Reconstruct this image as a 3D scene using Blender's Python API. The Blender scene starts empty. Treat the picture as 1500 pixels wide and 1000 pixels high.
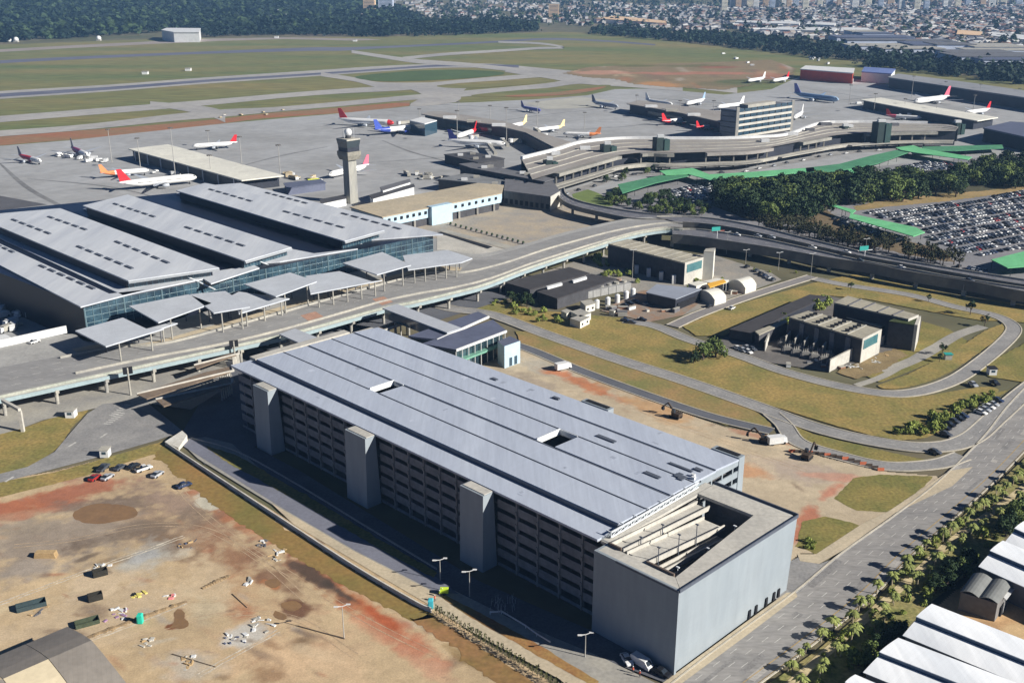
import bpy, math, random
import numpy as np
from mathutils import Vector, Matrix
from mathutils.geometry import tessellate_polygon

random.seed(11)
rnd = random.random
uni = random.uniform
SC = bpy.context.scene
COL = SC.collection

# ------------------------------------------------------------------ survey of the site
F = 1550.0
PITCH = math.atan(550 / F)
H = 144.0
CP, SP = math.cos(PITCH), math.sin(PITCH)
SUN_EL, SUN_AZ = 27.5, -22.0          # degrees; azimuth of the sun measured from +x


def G(px, py, z=0.0):
    """point at height z seen at (px, py) of the survey photograph"""
    u = (px - 750) / F
    v = (500 - py) / F
    d = (u, CP + v * SP, -SP + v * CP)
    t = (z - H) / d[2]
    return Vector((t * d[0], t * d[1], z))


def sstep(a, b, x):
    t = min(1.0, max(0.0, (x - a) / (b - a)))
    return t * t * (3 - 2 * t)


def hill(x, y):
    r = math.hypot(x, y)
    az = math.degrees(math.atan2(x, max(y, 1)))
    left = sstep(-3, -16, az)
    return left * 62 * sstep(2550, 4200, r) + (1 - left) * 34 * sstep(3300, 5200, r) + 45 * sstep(4300, 7000, r)


def GT(px, py):
    z = 0.0
    for _ in range(40):
        p = G(px, py, z)
        z = 0.6 * z + 0.4 * hill(p.x, p.y)
    p.z = hill(p.x, p.y)
    return p


K = 0.8                                # garage survey units to metres
CX, CY = 43.0 * K, 239.5 * K
Q = math.sqrt(0.5)


def W(u, v, z):
    return Vector((CX + (u + v) * Q * K, CY + (-u + v) * Q * K, z * K))


def uvk(px, py, z):
    p = G(px, py, z * K)
    dx, dy = (p.x - CX) / K, (p.y - CY) / K
    return (dx - dy) * Q, (dx + dy) * Q


# ------------------------------------------------------------------ materials
def lin(c):
    c = c / 255.0
    return c / 12.92 if c <= 0.04045 else ((c + 0.055) / 1.055) ** 2.4


def L3(rgb, k=1.0):
    return tuple(min(0.9, lin(c) * k) for c in rgb)


MATS = {}


def mat(name, rgb, rough=0.8, var=0.12, scale=0.15, fine=1.5, metal=0.0, rgb2=None, stretch=None, rot=0.0,
        k=1.0, island=0.0, spec=0.3, coord='pos', lines=None, bump=0.0, emit=None, sharp=(0.35, 0.65)):
    if name in MATS:
        return MATS[name]
    m = bpy.data.materials.new(name)
    m.use_nodes = True
    nt = m.node_tree
    N, Lk = nt.nodes, nt.links
    b = N['Principled BSDF']
    b.inputs['Roughness'].default_value = rough
    b.inputs['Metallic'].default_value = metal
    b.inputs['Specular IOR Level'].default_value = spec
    c = L3(rgb, k)
    if coord == 'pos':
        g = N.new('ShaderNodeNewGeometry').outputs['Position']
    else:
        g = N.new('ShaderNodeTexCoord').outputs['Object']
    mp = N.new('ShaderNodeMapping')
    mp.inputs['Rotation'].default_value = (0, 0, math.radians(rot))
    if stretch:
        mp.inputs['Scale'].default_value = stretch
    Lk.new(g, mp.inputs['Vector'])
    n1 = N.new('ShaderNodeTexNoise')
    n1.inputs['Scale'].default_value = scale
    n1.inputs['Detail'].default_value = 5
    n1.inputs['Roughness'].default_value = 0.6
    n2 = N.new('ShaderNodeTexNoise')
    n2.inputs['Scale'].default_value = fine
    n2.inputs['Detail'].default_value = 4
    Lk.new(mp.outputs[0], n1.inputs['Vector'])
    Lk.new(mp.outputs[0], n2.inputs['Vector'])
    mr = N.new('ShaderNodeMapRange')
    mr.inputs[1].default_value, mr.inputs[2].default_value = sharp
    Lk.new(n1.outputs[0], mr.inputs[0])
    mx = N.new('ShaderNodeMix')
    mx.data_type = 'RGBA'
    c2 = L3(rgb2, k) if rgb2 else tuple(x * (1 - var) for x in c)
    c1 = c if rgb2 else tuple(min(0.92, x * (1 + var * 0.6)) for x in c)
    mx.inputs[6].default_value = (*c1, 1)
    mx.inputs[7].default_value = (*c2, 1)
    Lk.new(mr.outputs[0], mx.inputs[0])
    out = mx.outputs[2]
    mr2 = N.new('ShaderNodeMapRange')
    mr2.inputs[1].default_value, mr2.inputs[2].default_value = 0.3, 0.7
    mr2.inputs[3].default_value, mr2.inputs[4].default_value = 1 - var * 1.2, 1 + var * 0.7
    Lk.new(n2.outputs[0], mr2.inputs[0])
    ml = N.new('ShaderNodeMix')
    ml.data_type = 'RGBA'
    ml.blend_type = 'MULTIPLY'
    ml.inputs[0].default_value = 1
    Lk.new(out, ml.inputs[6])
    Lk.new(mr2.outputs[0], ml.inputs[7])
    out = ml.outputs[2]
    if lines:                            # (width, length, strength, angle): joints between slabs or sheets
        w_, l_, st_, an_ = lines
        m3 = N.new('ShaderNodeMapping')
        if an_ == 'wall':                # upright panels: along the wall and up it
            sx = N.new('ShaderNodeSeparateXYZ')
            cx_ = N.new('ShaderNodeCombineXYZ')
            Lk.new(g, sx.inputs[0])
            Lk.new(sx.outputs[0], cx_.inputs[0])
            Lk.new(sx.outputs[2], cx_.inputs[1])
            Lk.new(cx_.outputs[0], m3.inputs['Vector'])
        else:
            m3.inputs['Rotation'].default_value = (0, 0, math.radians(an_))
            Lk.new(g, m3.inputs['Vector'])
        br = N.new('ShaderNodeTexBrick')
        br.offset = 0.0
        br.inputs['Scale'].default_value = 1
        br.inputs['Brick Width'].default_value = l_
        br.inputs['Row Height'].default_value = w_
        br.inputs['Mortar Size'].default_value = 0.035 * min(w_, l_)
        br.inputs['Mortar Smooth'].default_value = 0.3
        br.inputs['Color1'].default_value = (1, 1, 1, 1)
        br.inputs['Color2'].default_value = (1 - st_ * .6,) * 3 + (1,)
        br.inputs['Mortar'].default_value = (1 - st_ * 1.6,) * 3 + (1,)
        Lk.new(m3.outputs[0], br.inputs['Vector'])
        m4 = N.new('ShaderNodeMix')
        m4.data_type = 'RGBA'
        m4.blend_type = 'MULTIPLY'
        m4.inputs[0].default_value = 1
        Lk.new(out, m4.inputs[6])
        Lk.new(br.outputs['Color'], m4.inputs[7])
        out = m4.outputs[2]
    if island:                           # each object (and each loose piece) a little lighter or darker
        oi = N.new('ShaderNodeObjectInfo')
        ge = N.new('ShaderNodeNewGeometry')
        ad = N.new('ShaderNodeMath')
        ad.operation = 'ADD'
        Lk.new(oi.outputs['Random'], ad.inputs[0])
        Lk.new(ge.outputs['Random Per Island'], ad.inputs[1])
        mr3 = N.new('ShaderNodeMapRange')
        mr3.inputs[1].default_value, mr3.inputs[2].default_value = 0, 2
        mr3.inputs[3].default_value, mr3.inputs[4].default_value = 1 - island, 1 + island
        Lk.new(ad.outputs[0], mr3.inputs[0])
        m5 = N.new('ShaderNodeMix')
        m5.data_type = 'RGBA'
        m5.blend_type = 'MULTIPLY'
        m5.inputs[0].default_value = 1
        Lk.new(out, m5.inputs[6])
        Lk.new(mr3.outputs[0], m5.inputs[7])
        out = m5.outputs[2]
    Lk.new(out, b.inputs['Base Color'])
    if bump:
        bp = N.new('ShaderNodeBump')
        bp.inputs['Strength'].default_value = bump
        bp.inputs['Distance'].default_value = 0.3
        Lk.new(n2.outputs[0], bp.inputs['Height'])
        Lk.new(bp.outputs[0], b.inputs['Normal'])
    MATS[name] = m
    return m


def soil_mat(name):
    m = bpy.data.materials.new(name)
    m.use_nodes = True
    N, Lk = m.node_tree.nodes, m.node_tree.links
    b = N['Principled BSDF']
    b.inputs['Roughness'].default_value = 0.92
    b.inputs['Specular IOR Level'].default_value = 0.15
    at = N.new('ShaderNodeAttribute')
    at.attribute_name = 'soil'
    g = N.new('ShaderNodeNewGeometry')
    prev = at.outputs['Color']
    for sc_, lo, hi, det in ((0.045, 0.86, 1.12, 6), (0.35, 0.87, 1.1, 6), (2.4, 0.84, 1.12, 3)):
        n = N.new('ShaderNodeTexNoise')
        n.inputs['Scale'].default_value = sc_
        n.inputs['Detail'].default_value = det
        n.inputs['Roughness'].default_value = 0.65
        Lk.new(g.outputs['Position'], n.inputs['Vector'])
        r = N.new('ShaderNodeMapRange')
        r.inputs[1].default_value, r.inputs[2].default_value = 0.32, 0.68
        r.inputs[3].default_value, r.inputs[4].default_value = lo, hi
        Lk.new(n.outputs[0], r.inputs[0])
        x = N.new('ShaderNodeMix')
        x.data_type = 'RGBA'
        x.blend_type = 'MULTIPLY'
        x.inputs[0].default_value = 1
        Lk.new(prev, x.inputs[6])
        Lk.new(r.outputs[0], x.inputs[7])
        prev = x.outputs[2]
    Lk.new(prev, b.inputs['Base Color'])
    return m


SOIL = soil_mat('bare_soil')


# ------------------------------------------------------------------ mesh builder
class MB:
    def __init__(s, X=None):
        s.v, s.f, s.m, s.X = [], [], [], X

    def P(s, p):
        q = s.X(*p) if s.X else p
        s.v.append((q[0], q[1], q[2]))
        return len(s.v) - 1

    def face(s, pts, mi=0):
        s.f.append([s.P(p) for p in pts])
        s.m.append(mi)

    def hexa(s, b4, t4, mi=0, top=None, bottom=True):
        i = [s.P(p) for p in b4] + [s.P(p) for p in t4]
        fs = [(4, 5, 6, 7)] + ([(3, 2, 1, 0)] if bottom else []) + [(0, 1, 5, 4), (1, 2, 6, 5), (2, 3, 7, 6), (3, 0, 4, 7)]
        for k, f in enumerate(fs):
            s.f.append([i[j] for j in f])
            s.m.append(top if (top is not None and k == 0) else mi)

    def box(s, x0, x1, y0, y1, z0, z1, mi=0, top=None):
        s.hexa([(x0, y0, z0), (x1, y0, z0), (x1, y1, z0), (x0, y1, z0)],
               [(x0, y0, z1), (x1, y0, z1), (x1, y1, z1), (x0, y1, z1)], mi, top)

    def prism(s, poly, z0, z1, mi=0, top=None, bottom=True):
        """poly: xy points; z0, z1 numbers or lists"""
        n = len(poly)
        Z0 = z0 if isinstance(z0, (list, tuple)) else [z0] * n
        Z1 = z1 if isinstance(z1, (list, tuple)) else [z1] * n
        lo = [s.P((poly[i][0], poly[i][1], Z0[i])) for i in range(n)]
        hi = [s.P((poly[i][0], poly[i][1], Z1[i])) for i in range(n)]
        tris = tessellate_polygon([[Vector((p[0], p[1], 0)) for p in poly]])
        ar = sum(poly[i][0] * poly[(i + 1) % n][1] - poly[(i + 1) % n][0] * poly[i][1] for i in range(n))
        for t in tris:
            a, b_, c = [Vector((*poly[j][:2], 0)) for j in t]
            if (b_ - a).cross(c - a).z < 0:
                t = t[::-1]
            s.f.append([hi[j] for j in t])
            s.m.append(mi if top is None else top)
            if bottom:
                s.f.append([lo[j] for j in t[::-1]])
                s.m.append(mi)
        for i in range(n):
            j = (i + 1) % n
            s.f.append([lo[i], lo[j], hi[j], hi[i]] if ar > 0 else [lo[j], lo[i], hi[i], hi[j]])
            s.m.append(mi)

    def beam(s, p, q, w, h, mi=0, up=Vector((0, 0, 1))):
        p, q = Vector(p), Vector(q)
        d = (q - p).normalized()
        x = d.cross(up)
        if x.length < 1e-4:
            x = Vector((1, 0, 0))
        x.normalize()
        y = x.cross(d)
        a, b_ = x * w / 2, y * h / 2
        s.hexa([p - a - b_, p + a - b_, p + a + b_, p - a + b_], [q - a - b_, q + a - b_, q + a + b_, q - a + b_], mi)

    def tube(s, p, q, r0, r1=None, n=8, mi=0, cap=True):
        r1 = r0 if r1 is None else r1
        p, q = Vector(p), Vector(q)
        d = (q - p).normalized()
        x = d.orthogonal().normalized()
        y = d.cross(x)
        A = [s.P(p + (x * math.cos(a) + y * math.sin(a)) * r0) for a in [2 * math.pi * i / n for i in range(n)]]
        B = [s.P(q + (x * math.cos(a) + y * math.sin(a)) * r1) for a in [2 * math.pi * i / n for i in range(n)]]
        for i in range(n):
            j = (i + 1) % n
            s.f.append([A[i], A[j], B[j], B[i]])
            s.m.append(mi)
        if cap:
            s.f.append(A[::-1])
            s.m.append(mi)
            s.f.append(B)
            s.m.append(mi)

    def ring(s, rings, mi=0, cap=True, mis=None):
        """loft through rings of points"""
        idx = [[s.P(p) for p in r] for r in rings]
        n = len(idx[0])
        for k in range(len(idx) - 1):
            for i in range(n):
                j = (i + 1) % n
                s.f.append([idx[k][i], idx[k][j], idx[k + 1][j], idx[k + 1][i]])
                s.m.append(mis[k] if mis else mi)
        if cap:
            s.f.append(idx[0][::-1])
            s.m.append(mis[0] if mis else mi)
            s.f.append(idx[-1])
            s.m.append(mis[-1] if mis else mi)

    def ball(s, c, r, n=10, m=6, mi=0, sq=(1, 1, 1)):
        rings = []
        for k in range(m + 1):
            a = -math.pi / 2 + math.pi * k / m
            rr = max(0.02, math.cos(a))
            rings.append([(c[0] + r * sq[0] * rr * math.cos(t), c[1] + r * sq[1] * rr * math.sin(t), c[2] + r * sq[2] * math.sin(a))
                          for t in [2 * math.pi * i / n for i in range(n)]])
        s.ring(rings, mi)

    def build(s, name, mats, parent=None, smooth=False, loc=None):
        mats = mats if isinstance(mats, (list, tuple)) else [mats]
        me = bpy.data.meshes.new(name)
        vs = s.v
        if parent is not None:
            o0 = parent.get('_at', None)
            o0 = Vector(o0) if o0 is not None else Vector((0, 0, 0))
        elif loc is not None:
            o0 = Vector(loc)
        elif vs:
            a = np.array(vs)
            o0 = Vector(((a[:, 0].min() + a[:, 0].max()) / 2, (a[:, 1].min() + a[:, 1].max()) / 2, a[:, 2].min()))
        else:
            o0 = Vector((0, 0, 0))
        me.from_pydata([(x - o0.x, y - o0.y, z - o0.z) for x, y, z in vs], [], s.f)
        for q in mats:
            me.materials.append(q)
        if len(mats) > 1:
            me.polygons.foreach_set('material_index', s.m)
        if smooth:
            me.polygons.foreach_set('use_smooth', [True] * len(me.polygons))
        me.update()
        o = bpy.data.objects.new(name, me)
        COL.objects.link(o)
        o['_at'] = tuple(o0)
        if parent is not None:
            o.parent = parent
        else:
            o.location = o0
        return o


def tag(o, label, cat, group=None, kind=None):
    if label:
        o['label'] = label
    if cat:
        o['category'] = cat
    if group:
        o['group'] = group
    if kind:
        o['kind'] = kind
    return o


def thing(name, label, cat, loc=(0, 0, 0), group=None):
    o = bpy.data.objects.new(name, None)
    o.empty_display_size = 0.5
    COL.objects.link(o)
    o.location = loc
    o['_at'] = tuple(loc)
    return tag(o, label, cat, group)


def dup(root, loc, rz=0.0, label=None, group=None, scale=None):
    r = root.copy()
    COL.objects.link(r)
    r.location = loc
    r.rotation_euler = (0, 0, rz)
    if scale:
        r.scale = (scale,) * 3 if not isinstance(scale, tuple) else scale
    if label:
        r['label'] = label
    if group:
        r['group'] = group
    for ch in list(root.children):
        c = ch.copy()
        COL.objects.link(c)
        c.parent = r
        for g in ch.children:
            d = g.copy()
            COL.objects.link(d)
            d.parent = c
    return r


def drop(root):
    for ch in list(root.children):
        drop(ch)
    bpy.data.objects.remove(root)


# ------------------------------------------------------------------ curves and sheets
def catmull(pts, n=6, closed=False):
    P = [Vector(p) for p in pts]
    out = []
    m = len(P)
    rng = range(m if closed else m - 1)
    for i in rng:
        p0 = P[(i - 1) % m] if closed or i > 0 else P[0] * 2 - P[1]
        p1, p2 = P[i], P[(i + 1) % m]
        p3 = P[(i + 2) % m] if closed or i < m - 2 else P[-1] * 2 - P[-2]
        for k in range(n):
            t = k / n
            out.append(0.5 * ((2 * p1) + (p2 - p0) * t + (2 * p0 - 5 * p1 + 4 * p2 - p3) * t * t + (3 * p1 - p0 - 3 * p2 + p3) * t ** 3))
    if not closed:
        out.append(P[-1].copy())
    return out


def sheet(name, pts, z, m, kind='structure', label=None, cat=None):
    """a flat sheet of ground; pts are world xy"""
    b = MB()
    poly = [(p[0], p[1]) for p in pts]
    tris = tessellate_polygon([[Vector((x, y, 0)) for x, y in poly]])
    idx = [b.P((x, y, z)) for x, y in poly]
    for t in tris:
        a, c, d = [Vector((*poly[j], 0)) for j in t]
        if (c - a).cross(d - a).z < 0:
            t = t[::-1]
        b.f.append([idx[j] for j in t])
        b.m.append(0)
    o = b.build(name, m)
    tag(o, label, cat, kind=kind)
    return o


RAG = {'dry_grass': .45, 'tan_grass': .45, 'worn_grass': 1.3, 'thin_grass': 1.4, 'patchy_grass': .5, 'ochre_grass': .3, 'muddy_water': .5, 'scrap_ground': 1.0, 'leaf_litter': 1.5, 'dry_bank': 1.2, 'bank_earth': 1.2}


def area(name, px, z, m, smooth=0, zz=0.0, rag=None):
    pts = [G(x, y, zz) for x, y in px]
    if rag is None and m.name.split('.')[0] in RAG:
        rag = RAG[m.name.split('.')[0]]
    if smooth:
        pts = catmull([p.to_2d().to_3d() for p in pts], smooth, True)
    if rag:
        pts = ragged([Vector((p.x, p.y, 0)) for p in pts], rag)
    return sheet(name, pts, z, m)


def ragged(pts, amp, step=1.3):
    """break a clean outline up the way grass meets earth"""
    ring = resample(list(pts) + [pts[0]], step)
    ph = [uni(0, 6.28) for _ in range(4)]
    out = []
    for i, p in enumerate(ring):
        k = sum(math.sin(i * f + ph[j]) for j, f in enumerate((.21, .47, .93, 1.7))) / 4
        a = uni(0, 6.28)
        out.append(p + Vector((math.cos(ph[0] + i * .13), math.sin(ph[1] + i * .17), 0)) * k * amp + Vector((math.cos(a), math.sin(a), 0)) * amp * .3)
    return out


def strip_pts(pts, hw):
    """left and right offset lines of a centre line"""
    Lf, Rt = [], []
    n = len(pts)
    for i, p in enumerate(pts):
        d = (pts[min(n - 1, i + 1)] - pts[max(0, i - 1)])
        d.z = 0
        d.normalize()
        s = Vector((-d.y, d.x, 0))
        w = hw[i] if isinstance(hw, (list, tuple)) else hw
        Lf.append(p + s * w)
        Rt.append(p - s * w)
    return Lf, Rt


def ribbon(b, A, B, za, zb=None, mi=0):
    zb = za if zb is None else zb
    for i in range(len(A) - 1):
        b.face([(A[i].x, A[i].y, za), (B[i].x, B[i].y, zb), (B[i + 1].x, B[i + 1].y, zb), (A[i + 1].x, A[i + 1].y, za)][::-1], mi)


def walls(b, A, z0, z1, t, mi=0):
    """a low wall of thickness t along the line A"""
    La, Ra = strip_pts(A, t / 2)
    for i in range(len(A) - 1):
        b.hexa([(Ra[i].x, Ra[i].y, z0), (Ra[i + 1].x, Ra[i + 1].y, z0), (La[i + 1].x, La[i + 1].y, z0), (La[i].x, La[i].y, z0)],
               [(Ra[i].x, Ra[i].y, z1), (Ra[i + 1].x, Ra[i + 1].y, z1), (La[i + 1].x, La[i + 1].y, z1), (La[i].x, La[i].y, z1)], mi)


def resample(pts, step):
    out, acc = [pts[0].copy()], 0.0
    for i in range(len(pts) - 1):
        a, c = pts[i], pts[i + 1]
        seg = (c - a).length
        pos = step - acc
        while pos <= seg:
            out.append(a.lerp(c, pos / seg))
            pos += step
        acc = (acc + seg) % step
    return out


def even(pts, n):
    """n points evenly spaced along a line"""
    L_ = [0.0]
    for a, c in zip(pts[:-1], pts[1:]):
        L_.append(L_[-1] + (c - a).length)
    out, j = [], 0
    for k in range(n):
        d = L_[-1] * k / (n - 1)
        while j < len(pts) - 2 and L_[j + 1] < d:
            j += 1
        out.append(pts[j].lerp(pts[j + 1], min(1, (d - L_[j]) / max(1e-6, L_[j + 1] - L_[j]))))
    return out


def inside(poly, x, y):
    c = False
    j = len(poly) - 1
    for i in range(len(poly)):
        xi, yi, xj, yj = poly[i][0], poly[i][1], poly[j][0], poly[j][1]
        if (yi > y) != (yj > y) and x < (xj - xi) * (y - yi) / (yj - yi) + xi:
            c = not c
        j = i
    return c


def inside_np(poly, X, Y):
    c = np.zeros(X.shape, bool)
    j = len(poly) - 1
    for i in range(len(poly)):
        xi, yi, xj, yj = poly[i][0], poly[i][1], poly[j][0], poly[j][1]
        if yi != yj:
            c ^= ((yi > Y) != (yj > Y)) & (X < (xj - xi) * (Y - yi) / (yj - yi) + xi)
        j = i
    return c


def vnoise(X, Y, s, seed):
    """smooth value noise"""
    rs = np.random.RandomState(seed)
    T = rs.rand(64, 64)
    x, y = X / s, Y / s
    xi, yi = np.floor(x).astype(int), np.floor(y).astype(int)
    fx, fy = x - xi, y - yi
    fx, fy = fx * fx * (3 - 2 * fx), fy * fy * (3 - 2 * fy)
    a, b_ = T[yi % 64, xi % 64], T[yi % 64, (xi + 1) % 64]
    c, d = T[(yi + 1) % 64, xi % 64], T[(yi + 1) % 64, (xi + 1) % 64]
    return (a * (1 - fx) + b_ * fx) * (1 - fy) + (c * (1 - fx) + d * fx) * fy


def soil_grid(name, px, z, step, base, patches, k=1.0, seed=1, smooth=0):
    """bare ground as a fine grid whose colour (kinds of earth, damp, rubble) varies in patches
    patch: (px, py, rx, ry, rgb, strength) in survey pixels, edges broken up by noise"""
    pts = [G(x, y) for x, y in px]
    if smooth:
        pts = catmull([p.to_2d().to_3d() for p in pts], smooth, True)
    poly = [(p.x, p.y) for p in pts]
    xs = np.arange(min(p[0] for p in poly), max(p[0] for p in poly) + step, step)
    ys = np.arange(min(p[1] for p in poly), max(p[1] for p in poly) + step, step)
    X, Y = np.meshgrid(xs, ys)
    Cc = np.zeros(X.shape + (3,))
    Cc[:] = L3(base, k)
    dep = Y * CP + H * SP
    PX = 750 + F * X / dep
    PY = 500 - F * (Y * SP - H * CP) / dep
    ks = step / 0.8
    wob = (vnoise(X, Y, 9 * ks, seed) - .5) * .8 + (vnoise(X, Y, 3.5 * ks, seed + 1) - .5) * .5 + (vnoise(X, Y, 1.4 * ks, seed + 2) - .5) * .3
    for q in patches:
        cx, cy, rx, ry, rgb, st = q[:6]
        rot = math.radians(q[6]) if len(q) > 6 else 0
        dx, dy = PX - cx, PY - cy
        ex = (dx * math.cos(rot) + dy * math.sin(rot)) / rx
        ey = (-dx * math.sin(rot) + dy * math.cos(rot)) / ry
        d = np.sqrt(ex * ex + ey * ey) + wob
        soft = q[7] if len(q) > 7 else 0.45
        a = np.clip((1 - d) / soft, 0, 1) * st
        Cc = Cc * (1 - a[..., None]) + np.array(L3(rgb, k)) * a[..., None]
    ny, nx = X.shape
    ins = inside_np(poly, X[:-1, :-1] + step / 2, Y[:-1, :-1] + step / 2)
    jj, ii = np.nonzero(ins)
    a = jj * nx + ii
    faces = np.stack([a, a + 1, a + nx + 1, a + nx], 1)
    used, inv = np.unique(faces, return_inverse=True)
    faces = inv.reshape(faces.shape)
    me = bpy.data.meshes.new(name)
    vv = np.stack([X.ravel()[used], Y.ravel()[used], np.full(len(used), z)], 1)
    me.from_pydata(vv.tolist(), [], faces.tolist())
    at = me.color_attributes.new('soil', 'FLOAT_COLOR', 'POINT')
    rgba = np.ones((len(used), 4), np.float32)
    rgba[:, :3] = Cc.reshape(-1, 3)[used]
    at.data.foreach_set('color', rgba.ravel())
    me.materials.append(SOIL)
    o = bpy.data.objects.new(name, me)
    COL.objects.link(o)
    o['kind'] = 'structure'
    return o
# ------------------------------------------------------------------ materials in use
GRASS = mat('dry_grass', (134, 120, 68), .95, .28, .09, 1.1, rgb2=(106, 106, 56), k=1.05)
GRASS2 = mat('tan_grass', (150, 128, 76), .95, .28, .07, .9, rgb2=(116, 112, 62), k=1.05)
FIELD = mat('airfield_grass', (98, 110, 64), .95, .26, .006, .1, rgb2=(132, 122, 78), k=.92, stretch=(.35, 1.4, 1), rot=-38)
ASPH = mat('asphalt', (122, 121, 120), .9, .16, .12, 1.2, rgb2=(140, 138, 135), k=1.1)
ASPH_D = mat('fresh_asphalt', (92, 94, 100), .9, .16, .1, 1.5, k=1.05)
CONC_RD = mat('concrete_road', (156, 152, 142), .9, .12, .08, 1.1, rgb2=(134, 132, 128), k=1.05)
APRON = mat('apron_concrete', (148, 149, 150), .9, .10, .012, .1, rgb2=(132, 132, 131), k=1.2, lines=(7.5, 7.5, .07, 42))
TAXI = mat('taxiway_concrete', (156, 153, 148), .9, .12, .01, .1, rgb2=(140, 138, 136), k=1.1)
RUNWAY = mat('runway_asphalt', (92, 95, 112), .9, .12, .01, .1, rgb2=(112, 113, 124), k=.9, stretch=(.3, 1, 1), rot=-38)
MARK = mat('road_paint', (190, 188, 182), .8, .25, .8, 5, k=1.0)
MARKY = mat('yellow_paint', (176, 146, 84), .8, .25, .8, 5, k=1.0)
KERB = mat('kerb_stone', (180, 173, 158), .9, .15, .3, 3, k=1.0)
PAVE = mat('pavement', (190, 176, 150), .9, .12, .1, 1.2, rgb2=(172, 160, 138), k=1.0, lines=(2.0, 2.0, .05, 45))
CONC = mat('weathered_concrete', (176, 172, 160), .9, .14, .12, 1.2, rgb2=(150, 148, 142), k=.9)
CONC_D = mat('grey_concrete', (112, 112, 116), .9, .14, .2, 1.5, k=.8)
CREAM = mat('cream_concrete', (196, 192, 182), .9, .12, .1, 1.0, rgb2=(176, 173, 165), k=.88)
WHITE = mat('white_paint', (222, 223, 222), .6, .08, .2, 1.5, k=.85)
DARK = mat('dark_void', (34, 36, 42), .9, .2, .2, 1, k=.7)
REDSOIL = (176, 112, 84)


# ------------------------------------------------------------------ ground and hills
def build_ground():
    xs = np.concatenate([np.arange(-5200, -2000, 160), np.arange(-2000, 2001, 80), np.arange(2160, 5300, 160)])
    ys = np.concatenate([np.arange(-160, 5000, 80), np.arange(5000, 8300, 160)])
    me = bpy.data.meshes.new('ground')
    vs = [(float(x), float(y), hill(x, y) - .25) for y in ys for x in xs]
    nx = len(xs)
    fs = [(j * nx + i, j * nx + i + 1, j * nx + nx + i + 1, j * nx + nx + i) for j in range(len(ys) - 1) for i in range(nx - 1)]
    me.from_pydata(vs, [], fs)
    me.polygons.foreach_set('use_smooth', [True] * len(fs))
    me.materials.append(mat('far_ground', (92, 96, 66), .95, .2, .004, .05, rgb2=(132, 120, 98), k=.75))
    o = bpy.data.objects.new('ground', me)
    COL.objects.link(o)
    o['kind'] = 'structure'


build_ground()

# airfield: one sheet of grass, then red earth, then concrete and asphalt
area('grass_field', [(-120, 70), (0, 66), (150, 60), (240, 57), (420, 55), (560, 54), (700, 50), (820, 47), (900, 50), (1000, 62), (1100, 74),
                     (1200, 84), (1300, 96), (1420, 112), (1620, 140), (1620, 190), (900, 200), (400, 240), (-160, 260)], .02, FIELD)
area('perimeter_road', [(-120, 81), (0, 76.5), (100, 71), (180, 67), (240, 64), (330, 60), (420, 57.5), (520, 60), (560, 58.5), (540, 57), (420, 55), (300, 57), (200, 62), (100, 67), (0, 72.5), (-120, 77)], .05,
     mat('gravel_road', (158, 148, 140), .95, .1, .02, .2, k=.8))


def px_strip(name, pts, z, m, n=6):
    c = catmull([Vector((p[0], p[1], 0)) for p in pts], n)
    hs = catmull([Vector((p[2], 0, 0)) for p in pts], n)
    up = [(p.x, p.y - h.x) for p, h in zip(c, hs)]
    dn = [(p.x, p.y + h.x) for p, h in zip(c, hs)]
    b = MB()
    A, B_ = [G(*p) for p in up], [G(*p) for p in dn]
    ribbon(b, A, B_, z)
    o = b.build(name, m)
    o['kind'] = 'structure'
    return o


REDM = mat('red_earth', (160, 106, 76), .95, .2, .02, .3, rgb2=(142, 118, 88), k=.85, stretch=(.4, 1.2, 1), rot=-38)
px_strip('red_earth_strip', [(-120, 219, 9), (0, 207, 6.5), (150, 195, 6), (250, 186, 5), (330, 177, 3.5), (400, 169, 3.5), (520, 160, 4), (600, 152, 3)], .05, REDM)
# apron
area('apron', [(-140, 226), (0, 214), (100, 206), (200, 195), (330, 181), (420, 173), (480, 168), (600, 156), (640, 152), (700, 150), (780, 146), (860, 140),
               (900, 131), (960, 130), (1060, 139), (1130, 131), (1170, 113), (1190, 106), (1300, 124), (1420, 142), (1640, 178), (1640, 320), (1300, 300),
               (900, 320), (700, 345), (640, 420), (400, 420), (300, 480), (110, 520), (-260, 640)], .08, APRON)
area('apron_slab', [(770, 151), (850, 142), (900, 148), (880, 158), (800, 160)], .11, mat('pale_concrete', (172, 170, 160), .9, .08, .02, .1, k=.9))
px_strip('runway', [(-120, 99.5, 2.6), (0, 91, 2.3), (150, 83.5, 2.0), (300, 77.5, 1.8), (450, 72.5, 2.6), (500, 72.2, 2.6), (560, 69.5, 1.6), (700, 63, 1.3), (800, 57.5, 1.5), (880, 60, 1.2), (960, 66, 1.0)], .13, RUNWAY)
px_strip('runway_shoulder', [(-120, 148.5, 6.6), (0, 139.5, 5.8), (150, 130, 5.0), (300, 118.5, 4.6), (450, 108.5, 4.4), (560, 101, 4), (640, 97, 3), (720, 97, 3.2), (800, 104, 3.4), (860, 110, 4)], .13, TAXI)
px_strip('runway.001', [(-120, 149.5, 3.0), (0, 140, 2.6), (150, 130.5, 2.2), (300, 119, 1.8), (450, 109.5, 1.5), (560, 102, 1.3), (660, 96, 1.6), (760, 97.5, 2.0)], .18, RUNWAY)
px_strip('taxiway', [(-120, 185, 5), (0, 175, 4.6), (150, 163, 4.4), (300, 151, 4), (420, 140, 3.4), (500, 134, 3.4), (600, 128, 4), (700, 118, 3.2), (800, 110, 3), (860, 108, 4)], .21, TAXI)
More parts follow.
